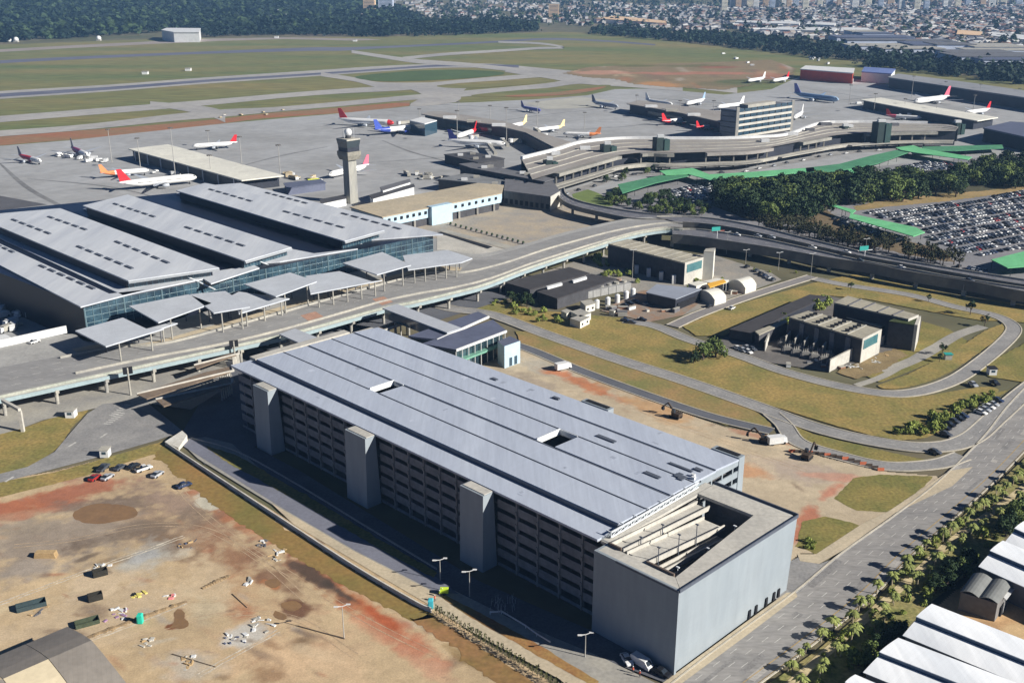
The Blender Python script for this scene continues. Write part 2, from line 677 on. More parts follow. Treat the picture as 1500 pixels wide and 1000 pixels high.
px_strip('taxiway', [(-120, 204, 5), (0, 196, 4.4), (120, 187, 4), (250, 173, 5), (330, 166, 5.5), (400, 161, 3.6), (500, 152.5, 3.4), (600, 143.5, 3.6), (700, 136, 4.4), (800, 126, 3.6), (860, 118, 5), (980, 120, 7), (1080, 133, 4)], .24, TAXI)
px_strip('taxiway', [(220, 152, 3), (270, 158, 5), (310, 165, 7), (330, 172, 8)], .27, TAXI)
px_strip('taxiway', [(470, 109, 3), (520, 117, 3), (560, 125, 4), (640, 126, 5), (690, 122, 4)], .27, TAXI)
area('taxiway', [(600, 128), (680, 126), (676, 136), (668, 150), (600, 156), (620, 140)], .3, TAXI, 3)
px_strip('taxiway', [(515, 76, 2), (560, 83, 2.5), (610, 90, 3), (680, 95, 3), (740, 101, 3)], .27, TAXI)
px_strip('taxiway', [(590, 86, 2.2), (650, 80, 2), (720, 75.5, 1.8), (790, 71, 1.6), (826, 70, 1.2), (790, 64, 1.4), (730, 62, 1.2)], .3, TAXI)
px_strip('taxiway', [(740, 102, 4), (800, 110, 5), (850, 117, 6), (920, 120, 8), (1000, 128, 6)], .3, TAXI)
area('grass_patch', [(520, 113), (570, 107), (640, 103), (710, 104), (740, 108), (700, 114), (610, 119), (550, 119)], .33, mat('mown_grass', (84, 104, 60), .95, .12, .02, .2, k=.8), 4)
area('grass_patch', [(640, 126), (720, 119), (800, 116), (808, 119), (760, 125), (680, 130)], .33, FIELD, 4)
area('grass_patch', [(690, 140), (780, 131), (880, 125), (890, 127), (820, 135), (740, 142)], .33, FIELD, 4)
area('red_earth_patch', [(740, 141), (820, 135), (888, 127), (850, 137), (780, 142)], .36, REDM, 4)

TONES = ((150, 122, 98), (196, 166, 132), (128, 108, 92), (210, 188, 156), (172, 116, 86), (182, 172, 158), (140, 116, 90))


def mottles(n, x0, x1, y0, y1, ks=1.0):
    out = []
    for _ in range(n):
        r = uni(4, 22) * ks
        out.append((uni(x0, x1), uni(y0, y1), r * uni(1, 2.6), r * uni(.3, .7), random.choice(TONES), uni(.3, .75), uni(-30, 40), .6))
    return out


# earthworks beyond the taxiways
soil_grid('earthworks', [(825, 108), (860, 99), (930, 95), (1040, 92), (1130, 88), (1165, 100), (1160, 112), (1120, 122), (1060, 132), (980, 128), (930, 124), (900, 116), (860, 114)], .4, 6, (140, 124, 96),
          mottles(40, 840, 1160, 94, 128, .45) + [(880, 107, 45, 4, (190, 146, 124), .8), (1010, 108, 110, 2.5, (182, 124, 104), .75), (960, 124, 40, 5, (186, 140, 96), .9), (1020, 97, 70, 3, (110, 108, 72), .9),
           (1080, 121, 60, 5, (96, 104, 70), .9), (930, 97, 30, 2, (104, 108, 66), .8), (1060, 99, 50, 2.5, (150, 96, 76), .8), (1130, 112, 30, 4, (170, 120, 96), .7)], k=.85, seed=3)

# dark tyre and fuel streaks on the apron
STAIN = mat('apron_stain', (122, 122, 122), .9, .2, .02, .2, k=1.0)
for a_, b_, w_ in (((0, 240), (150, 330), 2.4), ((40, 262), (240, 292), 1.6), ((330, 250), (480, 215), 2.0), ((560, 206), (690, 245), 1.8), ((520, 240), (700, 228), 1.5),
                   ((580, 150), (760, 158), 2.0), ((840, 190), (960, 180), 2.0), ((930, 142), (1160, 160), 2.4), ((1200, 150), (1330, 140), 2.0), ((1180, 130), (1300, 150), 1.8), ((700, 182), (880, 160), 1.5)):
    a3, b3 = G(*a_), G(*b_)
    mid = a3.lerp(b3, .5) + Vector((uni(-8, 8), uni(-8, 8), 0))
    c_ = catmull([a3, mid, b3], 6)
    l_, r_ = strip_pts(c_, [w_ * .3 + w_ * .5 * math.sin(math.pi * i / (len(c_) - 1)) for i in range(len(c_))])
    b = MB()
    ribbon(b, l_, r_, .115)
    b.build('apron_stain', STAIN)['kind'] = 'structure'
area('apron_asphalt', [(-60, 300), (0, 287), (70, 300), (20, 306), (-60, 330)], .115, mat('dark_apron', (92, 92, 96), .9, .1, .05, .3, k=.85))

# ------------------------------------------------------------------ ground this side of the terminal
SITE = [(-260, 742), (0, 703), (80, 690), (200, 660), (262, 640), (250, 655), (420, 760), (560, 845), (640, 890), (700, 935), (800, 995), (900, 1090), (700, 1250), (-200, 1250), (-420, 1000)]
SITEP = [
    # broad tones of the ground
    (60, 790, 260, 60, (170, 156, 138), .9, -10, .6), (240, 770, 200, 60, (166, 142, 118), .9, 20, .6),
    (330, 850, 120, 60, (192, 158, 122), .7, 30, .7), (150, 900, 200, 60, (206, 184, 152), .9, -12, .6), (420, 960, 150, 70, (210, 180, 144), .9, 10, .6),
    (60, 735, 130, 20, (180, 112, 82), .95, -12, .6), (20, 757, 60, 8, (188, 142, 114), .7, -10), (110, 722, 60, 12, (170, 114, 90), .8, -14),
    (250, 800, 90, 26, (128, 106, 86), .8, 25, .6), (180, 740, 90, 20, (134, 118, 104), .85, -6), (150, 786, 90, 14, (140, 122, 104), .8, -8, .6),
    (240, 735, 60, 26, (160, 138, 120), .9, 20, .6), (340, 810, 70, 34, (150, 108, 82), .75, 30, .6), (410, 850, 60, 28, (128, 96, 76), .8, 35, .6), (430, 890, 22, 16, (120, 88, 68), .95, 20),
    (350, 760, 90, 14, (176, 116, 82), .85, 30, .5), (520, 880, 130, 22, (176, 112, 76), .95, 33, .6), (600, 945, 110, 26, (196, 134, 104), .9, 35, .6), (560, 905, 60, 9, (182, 98, 64), .9, 35),
    (470, 852, 60, 12, (92, 78, 68), .95, 32, .5), (500, 868, 40, 7, (84, 74, 66), .9, 30), (350, 745, 50, 3.4, (196, 136, 112), .8, 32), (400, 858, 18, 9, (184, 120, 74), .9, 10),
    (90, 796, 150, 34, (160, 146, 130), .85, -18, .35), (220, 772, 90, 18, (132, 116, 100), .8, -12, .5), (160, 850, 120, 22, (216, 194, 162), .85, -18, .4), (300, 850, 50, 40, (212, 190, 156), .8, 20, .4),
    # rubble, concrete dust and damp patches
    (215, 820, 52, 34, (188, 186, 176), .8, -16, .7), (305, 735, 20, 11, (206, 200, 180), .95, 15, .3), (212, 815, 22, 12, (176, 182, 190), .4, -10),
    (360, 930, 46, 22, (206, 202, 192), .9, -22, .5), (270, 980, 70, 26, (196, 186, 170), .8, -10, .6), (45, 835, 70, 22, (168, 156, 142), .8, -16, .6),
    (120, 800, 50, 14, (120, 104, 90), .8, -20, .6), (130, 815, 30, 5, (110, 96, 84), .8, -22), (640, 985, 60, 20, (206, 164, 134), .8, 30, .6), (690, 970, 60, 10, (150, 126, 84), .7, 33),
    (262, 905, 11, 15, (132, 84, 56), .98, 25, .18), (252, 918, 14, 5, (132, 84, 56), .95, 0, .2), (385, 985, 34, 22, (150, 118, 88), .7, 10, .5), (400, 945, 16, 8, (150, 118, 88), .6, 20),
    (300, 895, 30, 30, (204, 190, 160), .6, 0, .6), (500, 975, 70, 60, (214, 186, 150), .7, 0, .6), (230, 940, 40, 6, (206, 196, 176), .6, -12), (40, 885, 90, 10, (214, 196, 160), .7, -14)]
soil_grid('bare_earth', SITE, .06, .55, (202, 178, 142), SITEP[:5] + mottles(95, -20, 700, 690, 1000) + SITEP[5:] + mottles(60, -20, 700, 690, 1000, .5), k=.8, seed=5)
PUD = mat('muddy_water', (150, 118, 82), .18, .08, .2, 1, rgb2=(136, 108, 78), k=.85, spec=.5)
for q_ in ([(106, 756), (122, 742), (150, 737), (178, 740), (200, 746), (196, 757), (170, 764), (130, 767)], [(388, 852), (404, 848), (412, 856), (398, 862)], [(248, 920), (256, 908), (254, 900), (262, 892), (272, 896), (270, 904), (278, 912), (268, 922), (256, 918)],
           [(412, 884), (430, 880), (442, 888), (428, 896), (416, 892)], [(400, 896), (416, 900), (420, 908), (404, 906)]):
    area('puddle', q_, .09, PUD, 4)
b = MB()
for q_ in ([(-20, 892), (60, 862), (140, 832), (220, 804), (276, 783)], [(126, 940), (200, 912), (276, 881)], [(290, 990), (350, 956), (412, 922)]):
    c_ = resample(catmull([G(*p) for p in q_], 10), 1.2)
    for off in (-.5, .6):
        ln, _ = strip_pts(c_, off)
        l_, r_ = strip_pts([p + Vector((uni(-.15, .15), uni(-.15, .15), 0)) for p in ln], [uni(.08, .3) for _ in ln])
        ribbon(b, l_, r_, .1)
b.build('rubble_line', mat('rubble', (214, 204, 184), .95, .3, .6, 3, rgb2=(176, 164, 146), k=.95))['kind'] = 'structure'
# the ground behind the garage, also bare
soil_grid('bare_earth.001', [(640, 480), (760, 503), (850, 545), (960, 590), (1060, 625), (1125, 637), (1200, 668), (1290, 690), (1370, 697), (1390, 710), (1330, 750), (1215, 812), (1172, 810), (1150, 830), (1000, 780), (620, 520)], .06, .6, (190, 174, 148), mottles(50, 760, 1220, 530, 780, .5) + [
    (800, 540, 60, 12, (176, 168, 152), .9, 20), (870, 570, 80, 9, (190, 122, 84), .9, 22, .5), (780, 560, 50, 12, (166, 152, 134), .8, 20), (960, 600, 90, 16, (188, 152, 112), .9, 22, .6),
    (1080, 670, 90, 22, (202, 184, 154), .9, 12, .6), (1160, 690, 80, 18, (176, 160, 146), .8, 10, .6), (1100, 690, 40, 12, (190, 142, 104), .8, 10), (1215, 722, 34, 10, (186, 128, 104), .9, -35, .5),
    (1185, 752, 26, 18, (184, 118, 92), .9, -40, .5), (1180, 785, 30, 14, (176, 110, 84), .9, 0, .5), (1120, 640, 60, 5, (180, 134, 108), .8, 14), (1230, 700, 60, 6, (196, 150, 128), .8, 5)], k=.88, seed=9)

# grass
area('grass_verge', [(-300, 762), (-100, 722), (0, 706), (80, 692), (200, 658), (268, 636), (285, 648), (262, 655), (200, 673), (100, 704), (0, 728), (-300, 790)], .09, GRASS2, 0)
area('grass_verge', [(-200, 680), (0, 636), (60, 618), (110, 600), (132, 597), (105, 628), (80, 660), (40, 684), (0, 694), (-200, 735)], .09, GRASS2, 3)
area('grass_verge', [(240, 652), (300, 692), (420, 771), (520, 836), (632, 900), (610, 912), (500, 856), (390, 792), (300, 732), (262, 700), (226, 668)], .10, mat('worn_grass', (150, 118, 70), .95, .2, .05, .8, rgb2=(122, 112, 60), k=.9), 0)
area('grass_verge', [(632, 900), (800, 1010), (880, 1080), (840, 1110), (740, 1010), (660, 950), (600, 905)], .10, mat('thin_grass', (128, 108, 62), .95, .2, .06, .8, rgb2=(160, 116, 80), k=.9), 0)
area('grass_lawn', [(700, 448), (735, 440), (790, 455), (930, 468), (1000, 497), (1060, 512), (1130, 540), (1210, 563), (1320, 583), (1400, 572), (1450, 566), (1462, 576), (1420, 590), (1385, 630), (1320, 645), (1230, 625), (1130, 594), (1000, 557), (880, 512), (780, 478), (710, 460)], .08, GRASS2, 2)
area('grass_lawn', [(755, 485), (790, 487), (900, 524), (1000, 558), (1100, 596), (1128, 620), (1128, 630), (1060, 622), (960, 588), (850, 543), (765, 505)], .09, mat('patchy_grass', (122, 120, 70), .95, .2, .06, .9, rgb2=(156, 128, 84), k=.92), 0)
area('grass_lawn', [(1158, 622), (1190, 635), (1260, 652), (1350, 672), (1390, 673), (1380, 677), (1320, 681), (1250, 672), (1200, 660), (1165, 642)], .09, GRASS, 2)
area('grass_lawn', [(1222, 730), (1250, 700), (1290, 695), (1368, 698), (1340, 724), (1300, 750), (1255, 748)], .09, GRASS, 0)
area('grass_lawn', [(1166, 800), (1175, 764), (1210, 756), (1262, 770), (1230, 796), (1195, 812)], .09, GRASS, 0)
area('grass_lawn', [(1000, 478), (1060, 452), (1200, 412), (1250, 402), (1400, 432), (1560, 456), (1560, 480), (1480, 470), (1440, 470), (1340, 452), (1270, 438), (1205, 432), (1150, 445), (1060, 492), (1020, 492)], .08, GRASS2, 0)
area('grass_lawn', [(1348, 470), (1390, 482), (1418, 500), (1390, 520), (1330, 545), (1290, 560), (1262, 548), (1300, 520), (1340, 500)], .08, GRASS, 0)
area('grass_lawn', [(1285, 565), (1330, 548), (1400, 512), (1440, 486), (1470, 474), (1478, 484), (1440, 512), (1392, 545), (1350, 562), (1310, 570)], .085, GRASS2, 2)
area('grass_lawn', [(1432, 540), (1500, 503), (1620, 440), (1700, 520), (1500, 560), (1450, 552)], .08, GRASS, 0)
area('grass_lawn', [(1400, 620), (1460, 575), (1480, 570), (1432, 600), (1412, 640)], .03, GRASS)


# ------------------------------------------------------------------ roads
def road(name, px, hw, z, m, n=8, kerb=True, dash=None, edge=None, kz=.13):
    c = catmull([G(x, y) for x, y in px], n)
    l_, r_ = strip_pts(c, hw)
    b = MB()
    ribbon(b, l_, r_, z)
    o = b.build(name, m)
    o['kind'] = 'structure'
    if kerb:
        kb = MB()
        for A in (l_, r_):
            walls(kb, A, 0, z + kz, .45)
        kb.build('kerb', KERB)['kind'] = 'structure'
    if dash:
        db = MB()
        for off in dash:
            L1, _ = strip_pts(c, off)
            pts = resample(L1, 1.5)
            for i in range(0, len(pts) - 2, 5):
                a2, b2 = strip_pts(pts[i:i + 3], .11)
                ribbon(db, a2, b2, z + .02)
        db.build('road_marking', MARK)['kind'] = 'structure'
    if edge:
        eb = MB()
        for off, mi in edge:
            L1, _ = strip_pts(c, off)
            a2, b2 = strip_pts(L1, .12)
            ribbon(eb, a2, b2, z + .02, mi=mi)
        eb.build('road_marking', [MARK, MARKY])['kind'] = 'structure'
    return c, l_, r_


# main avenue along the right of the garage
AV = [(880, 1105), (1010, 1010), (1110, 925), (1210, 845), (1310, 760), (1400, 683), (1480, 608), (1560, 530), (1640, 450)]
# its kerb lines are measured: left edge (985,1000)-(1165,868)-(1290,770)-(1400,690)-(1490,590), right edge (1080,1000)-(1290,830)-(1450,690)-(1560,590)
avL = catmull([G(x, y) for x, y in [(850, 1110), (985, 1000), (1080, 928), (1165, 866), (1230, 812), (1310, 755), (1375, 705), (1440, 640), (1480, 590), (1540, 530), (1620, 455)]], 8)
avR = catmull([G(x, y) for x, y in [(980, 1110), (1095, 1015), (1190, 945), (1280, 872), (1340, 810), (1425, 735), (1480, 683), (1540, 618), (1580, 570), (1640, 510), (1720, 440)]], 8)
sheet('avenue', [(p.x, p.y) for p in avL] + [(p.x, p.y) for p in avR[::-1]], .12, mat('worn_asphalt', (146, 143, 139), .9, .16, .15, 1.3, rgb2=(128, 126, 124), k=1.02, stretch=(.3, 1, 1), rot=-45))
kb = MB()
walls(kb, avL, 0, .26, .4)
walls(kb, avR, 0, .26, .4)
kb.build('kerb', KERB)['kind'] = 'structure'
db = MB()
for t_, mi, dash in ((.03, 0, 0), (.22, 0, 1), (.4, 0, 1), (.55, 0, 1), (.8, 1, 0), (.97, 1, 0)):
    ln = [a.lerp(c, t_) for a, c in zip(avL, avR)]
    pts = resample(ln, 1.3)
    if dash:
        for i in range(0, len(pts) - 2, 5):
            a2, b2 = strip_pts(pts[i:i + 3], .075)
            ribbon(db, a2, b2, .14, mi=mi)
    else:
        a2, b2 = strip_pts(pts, .09)
        ribbon(db, a2, b2, .14, mi=mi)
db.build('road_marking', [MARK, MARKY])['kind'] = 'structure'
area('pavement', [(985, 990), (1152, 868), (1166, 868), (1168, 874), (1100, 926), (1000, 1000), (950, 1040), (930, 1030)], .16, PAVE)
area('pavement', [(1168, 812), (1195, 812), (1262, 768), (1300, 750), (1390, 690), (1425, 684), (1395, 712), (1310, 752), (1235, 806), (1200, 826), (1172, 822)], .16, PAVE)
area('garage_forecourt', [(1100, 850), (1172, 815), (1200, 826), (1230, 815), (1170, 868), (1140, 880)], .125, ASPH)

# the two roads that loop round the substations
c1, l1, r1 = road('road', [(600, 435), (660, 452), (720, 461), (800, 490), (900, 525), (1000, 557), (1100, 592), (1200, 628), (1300, 650), (1370, 655), (1420, 643), (1460, 610), (1500, 575), (1560, 530)], 3.6, .13, ASPH, dash=(0,))
road('road', [(700, 490), (770, 510), (850, 543), (950, 580), (1040, 610), (1130, 632)], 2.6, .14, ASPH_D)
road('road', [(1130, 606), (1148, 622), (1170, 648), (1230, 668), (1300, 683), (1370, 680), (1410, 668)], 3.0, .15, ASPH)
road('road', [(915, 470), (960, 478), (1010, 498), (1080, 520), (1150, 545), (1240, 568), (1320, 577), (1390, 560), (1440, 528), (1480, 492), (1482, 476), (1455, 462), (1400, 450), (1330, 432), (1240, 418), (1190, 408)], 3.0, .16, ASPH)
road('road', [(985, 478), (1030, 458), (1110, 430), (1190, 405)], 3.0, .17, mat('pale_asphalt', (134, 130, 128), .9, .1, .1, 1.2, k=.92))
road('path', [(1295, 545), (1350, 522), (1400, 492), (1440, 478)], 2.6, .12, CONC_RD, kerb=False)
road('path', [(1255, 565), (1300, 548), (1360, 512), (1400, 494)], 1.6, .14, CONC_RD, kerb=False)
area('yard', [(880, 455), (940, 425), (985, 430), (1030, 440), (1000, 462), (950, 472)], .11, mat('yard_asphalt', (140, 132, 122), .9, .14, .2, 1.4, rgb2=(150, 120, 96), k=.9))
area('yard', [(900, 380), (1040, 372), (1130, 400), (1145, 410), (1000, 462), (960, 440), (880, 420), (740, 430), (720, 425), (880, 370)], .09, mat('yard_concrete', (158, 150, 138), .9, .14, .1, 1, rgb2=(140, 138, 132), k=.9))
area('yard', [(1050, 500), (1130, 470), (1210, 432), (1350, 470), (1345, 500), (1215, 545), (1120, 530), (1060, 512)], .12, mat('substation_gravel', (112, 108, 104), .95, .15, .2, 2, k=.85))
area('dirt_patch', [(1225, 545), (1262, 528), (1310, 510), (1330, 520), (1290, 545), (1255, 556)], .13, mat('scrap_ground', (140, 122, 88), .95, .2, .15, 1.5, k=.9))
area('parking_bay', [(1378, 632), (1420, 606), (1466, 584), (1476, 592), (1440, 616), (1395, 645)], .14, ASPH)

# lower left: slip road and forecourt under the elevated road
area('slip_road', [(-200, 700), (-60, 700), (0, 694), (40, 684), (80, 662), (105, 632), (128, 606), (150, 592), (210, 585), (268, 632), (230, 645), (150, 668), (60, 692), (0, 707), (-200, 745)], .12, ASPH)
area('slip_road', [(-200, 660), (0, 622), (70, 602), (120, 590), (180, 575), (240, 552), (330, 530), (345, 560), (280, 600), (210, 590), (140, 598), (60, 616), (0, 634), (-200, 690)], .11, CONC_RD)
area('service_yard', [(-120, 640), (-60, 600), (0, 584), (345, 505), (440, 520), (330, 545), (200, 580), (60, 616), (0, 640), (-120, 700)], .05, CONC_RD)
area('parking_forecourt', [(330, 530), (430, 500), (640, 430), (760, 405), (800, 420), (640, 470), (560, 480), (640, 560), (300, 680), (265, 636)], .09, ASPH_D)
db = MB()
for i in range(7):
    for ox, oy in ((0, 0), (-8, 12)):
        p = G(165 + i * 3.6 + ox, 609 - i * 2.6 + oy)
        d = (G(180 + ox, 606 + oy) - G(165 + ox, 616 + oy)).normalized()
        s = Vector((-d.y, d.x, 0))
        db.face([tuple(p + s * a + d * c + Vector((0, 0, .135))) for a, c in ((-1.3, -.25), (1.3, -.25), (1.3, .25), (-1.3, .25))])
for q_ in ((152, 638), (106, 651), (14, 702)):
    p = G(*q_)
    d = (G(q_[0] + 8, q_[1] - 5) - p).normalized()
    s = Vector((-d.y, d.x, 0))
    db.face([tuple(p + s * a + d * c + Vector((0, 0, .135))) for a, c in ((-.35, -1.8), (.35, -1.8), (.35, 1.8), (-.35, 1.8))])
db.build('road_marking', MARK)['kind'] = 'structure'

# service road between the site and the garage, with its sunken ramp wall
area('service_road', [(262, 645), (300, 640), (340, 650), (430, 730), (560, 815), (660, 862), (760, 912), (880, 962), (960, 1000), (1000, 1010), (940, 1060), (880, 1020), (760, 950), (650, 880), (560, 838), (420, 752), (290, 672)], .11, CONC_RD)
area('ramp_lane', [(266, 652), (280, 643), (345, 676), (430, 724), (540, 790), (640, 846), (672, 870), (640, 868), (520, 806), (420, 748), (330, 692)], .14, mat('ramp_asphalt', (118, 120, 132), .9, .1, .1, 1, k=.9))
area('pale_pavement', [(396, 736), (420, 750), (520, 808), (640, 870), (690, 900), (780, 952), (860, 1000), (900, 1030), (860, 1030), (820, 995), (690, 925), (632, 888), (560, 846), (430, 768)], .15, PAVE)
area('grass_verge', [(640, 866), (700, 896), (790, 945), (880, 1000), (870, 1006), (770, 950), (690, 905), (650, 878)], .18, mat('ochre_grass', (164, 140, 84), .95, .2, .1, 1.5, rgb2=(150, 106, 66), k=.9))
area('grass_verge', [(296, 652), (345, 666), (400, 698), (480, 744), (560, 792), (640, 838), (636, 847), (556, 804), (470, 754), (396, 712), (340, 682)], .17, GRASS)
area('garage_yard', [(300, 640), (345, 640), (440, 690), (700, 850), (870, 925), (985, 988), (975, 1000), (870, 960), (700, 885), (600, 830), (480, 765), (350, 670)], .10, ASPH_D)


# tyre ruts over the bare ground
RUT = mat('tyre_rut', (166, 144, 118), .95, .3, .3, 2.5, rgb2=(190, 166, 136), k=.95)
for q_ in ([(20, 800), (110, 790), (210, 770), (300, 775), (380, 820), (450, 880)], [(250, 700), (290, 745), (360, 800), (440, 850), (540, 910), (640, 960)], [(120, 965), (220, 925), (330, 900), (430, 905), (520, 960)],
           [(760, 530), (860, 570), (960, 610), (1080, 655), (1180, 690)]):
    c_ = catmull([G(*p) for p in q_], 10)
    for off in (-.85, .85):
        ln, _ = strip_pts(c_, off)
        hw = [uni(.02, .16) for _ in ln]
        l_, r_ = strip_pts(ln, hw)
        b = MB()
        ribbon(b, l_, r_, .085)
        b.build('tyre_rut', RUT)['kind'] = 'structure'
# repaired patches and oil streaks in the asphalt
PT = [mat('asphalt_patch', (124, 122, 120), .9, .2, .4, 2, k=1.1), mat('asphalt_patch_pale', (158, 154, 148), .9, .15, .4, 2, k=1.05)]
for i in range(18):
    f, g_ = uni(.05, .85), uni(.08, .9)
    j = int(f * (len(avL) - 2))
    p = avL[j].lerp(avR[min(j, len(avR) - 1)], g_)
    d = (avL[j + 1] - avL[j]).normalized()
    s_ = Vector((-d.y, d.x, 0))
    l, w = uni(1, 9), uni(.4, 1.3)
    b = MB()
    b.face([tuple(p + d * x_ * l + s_ * y_ * w + Vector((0, 0, .122 + i * .0005))) for x_, y_ in ((-1, -1), (1, -.9), (.95, 1), (-1, .95))])
    b.build('asphalt_patch', PT[i % 3 == 0])['kind'] = 'structure'
# ------------------------------------------------------------------ the parking garage
ROOF = mat('sheet_roof', (166, 173, 185), .5, .07, .12, 1.4, k=1.1, lines=(9.6, 1.2, .05, 45), rgb2=(157, 164, 177), spec=.4, rot=45, stretch=(1, .07, 1))
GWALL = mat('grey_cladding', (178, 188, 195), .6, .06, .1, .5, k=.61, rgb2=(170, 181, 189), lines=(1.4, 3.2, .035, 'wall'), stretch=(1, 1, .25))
GCONC = mat('garage_concrete', (152, 152, 152), .9, .10, .2, 1.5, rgb2=(134, 132, 132), k=.75)
GBAND = mat('parapet_concrete', (146, 147, 150), .9, .16, .12, .8, rgb2=(124, 125, 130), k=.72)
STEELW = mat('white_steel', (214, 218, 220), .5, .06, .5, 2, k=.95)
GUTTER = mat('gutter', (92, 98, 110), .6, .1, .3, 2, k=.8)
GLASS = mat('dark_glass', (60, 84, 100), .12, .1, .1, .6, k=.7, spec=.8)
TEAL = mat('teal_glass', (88, 132, 134), .15, .15, .08, .5, rgb2=(60, 110, 122), k=.8, spec=.8)


PATCH = [mat('patched_sheet', (152, 159, 172), .5, .08, .3, 2, k=1.0), mat('newer_sheet', (172, 178, 190), .5, .06, .3, 2, k=1.1), mat('dirty_sheet', (142, 148, 160), .6, .12, .3, 2, k=1.0)]


def garage():
    t = thing('parking_garage', 'long blue-grey multi-storey car park with three blind stair towers on its shaded side', 'car park', W(-115, 38, 0))
    mb = lambda: MB(W)
    # roof strips, saw-toothed: each steps up from the one before it
    strips = [(3.9, 13.3, 26.9, 26.7, -226.6), (13.3, 26, 28.3, 28.15, -222), (26, 38.1, 28.25, 28.0, -221.5), (38.1, 50, 28.4, 28.25, -221), (50, 61.8, 28.35, 28.15, -220.8), (61.8, 75, 28.5, 27.6, -220.5)]
    gaps = {2: (-163.5, -157.6), 3: (-87.0, -78.6)}
    for i, (v0, v1, z0, z1, ue) in enumerate(strips):
        b = mb()
        ur = [(ue, -30.5)]
        if i in gaps:
            ur = [(ue, gaps[i][0]), (gaps[i][1], -30.5)]
        for a, c in ur:
            b.hexa([(a, v0, z0 - .7), (c, v0, z0 - .7), (c, v1 - .02, z1 - .7), (a, v1 - .02, z1 - .7)][::1],
                   [(a, v0, z0), (c, v0, z0), (c, v1 - .02, z1), (a, v1 - .02, z1)])
        b.build('roof', ROOF, t)
        if i in (2, 4):
            s = mb()
            for a, c in ur:
                s.hexa([(a, v0 - .25, z0 - .3), (c, v0 - .25, z0 - .3), (c, v0 + .1, z0 - .3), (a, v0 + .1, z0 - .3)],
                       [(a, v0 - .25, z0 + .12), (c, v0 - .25, z0 + .12), (c, v0 + .1, z0 + .12), (a, v0 + .1, z0 + .12)])
            s.build('roof_ridge', GUTTER, t)
    b = mb()
    b.box(-222, -30.6, 12.9, 13.27, 26.0, 27.9)
    b.box(-221, -30.6, 37.4, 38.07, 27.9, 28.1)
    b.box(-220.8, -30.6, 61.1, 61.77, 28.0, 28.22)
    b.build('gutter', GUTTER, t)
    # drains, patched sheets and dirt lines on the roof
    for i in range(30):
        u, (v0, v1, z0, z1, ue) = uni(-212, -36), strips[i % 6]
        l, w = uni(1.5, 9), uni(.3, 1.3)
        v = uni(v0 + 1.6, v1 - 1.6)
        if any(a - 10 < u < c + 10 for a, c in gaps.values()):
            continue
        z = z0 + (z1 - z0) * (v - v0) / (v1 - v0)
        b = mb()
        dz = (z1 - z0) / (v1 - v0)
        b.hexa([(u - w, v - l * .15, z - .1), (u + w, v - l * .15, z - .1), (u + w, v + l * .15, z - .1), (u - w, v + l * .15, z - .1)], [(u - w, v - l * .15, z + .02 - dz * l * .15), (u + w, v - l * .15, z + .02 - dz * l * .15), (u + w, v + l * .15, z + .02 + dz * l * .15), (u - w, v + l * .15, z + .02 + dz * l * .15)])
        b.build('roof_patch', PATCH[i % 3], t)
    # kerbs round the two light wells
    for (u0, u1, v0, v1) in ((-163.5, -157.6, 26.2, 37.9), (-87, -78.6, 38.3, 49.8)):
        b = mb()
        b.box(u0 - .2, u0 + .15, v0, v1, 26.5, 28.7)
        b.box(u0 + .15, u1, v1 - .3, v1 - .05, 26.5, 28.55)
        b.build('light_well_kerb', STEELW, t)
    # smoke vents standing on the roof
    for (u, v, du, dv) in ((-70.5, 55, 4, .8), (-42.5, 44.4, 3, .8), (-39.5, 55.3, 4.5, .5), (-36.6, 50.2, .9, 1.5), (-34.6, 49.4, .9, 1.5), (-34.5, 57.9, 1.4, .8), (-137, 66.5, 1.5, .7), (-107, 69.5, 1.5, .6)):
        b = mb()
        b.box(u - du, u + du, v - dv, v + dv, 28.0, 28.7)
        b.build('roof_vent', GUTTER, t)
    b = mb()
    for (u, v) in ((-33.0, 53), (-31.8, 51.5)):
        b.box(u - .6, u + .6, v - .5, v + .5, 28, 29.2)
    b.build('roof_unit', WHITE, t)
    for (ua, ub, zb) in ((-99.5, -86.5, 0), (-41.5, -30.4, 0)):
        b = mb()
        b.box(ua, ub, 75.02, 78.2, zb, 28.0)
        sc_ = b.build('stair_core', GWALL, t)
        b = mb()
        b.box(ua + 1.4, ub - 1.1, 75.8, 77.6, 28.0, 28.25)
        b.build('core_roof', DARK, sc_)
    # floors
    lv = [k * 4.3 for k in range(7)]
    for k, z in enumerate(lv[:6]):
        b = mb()
        b.box(-221, -31, 6.2, 74, z - .3 if k else z - .05, z + .15)
        b.build('floor_slab', GCONC, t)
    # facade bands, bay by bay, and columns
    secs = [(-224, -203), (-192.6, -143.5), (-131.8, -83.4), (-72.8, -28)]
    cols = []
    for a, c in secs:
        n = max(2, round((c - a) / 8.6))
        w = (c - a) / n
        cols += [a + w * i for i in range(1, n)]
        for k in range(0, 6):
            b = mb()
            z = lv[k]
            for i in range(n):
                u0, u1 = a + w * i + .28, a + w * (i + 1) - .28
                zt = z + 2.05 if k else z + 1.2
                b.box(u0, u1, 5.3, 5.6, z - .75 if k else 0, zt)
                # a downstand and the parked-car gap above it are real depth, not paint
            b.build('parapet', GBAND, t)
    for u in cols:
        b = mb()
        b.box(u - .28, u + .28, 4.9, 6.1, 0, 26.2)
        for z in lv[1:]:
            b.box(u - .34, u + .34, 4.6, 4.9, z - .5, z + .9)
        b.build('column', GCONC, t)
    b = mb()
    b.box(-224, -28.1, 5.65, 6.15, 25.2, 26.2)
    b.box(-225.5, -30.6, 4.1, 13.2, 25.9, 26.19)
    b.build('eaves_beam', GCONC, t)
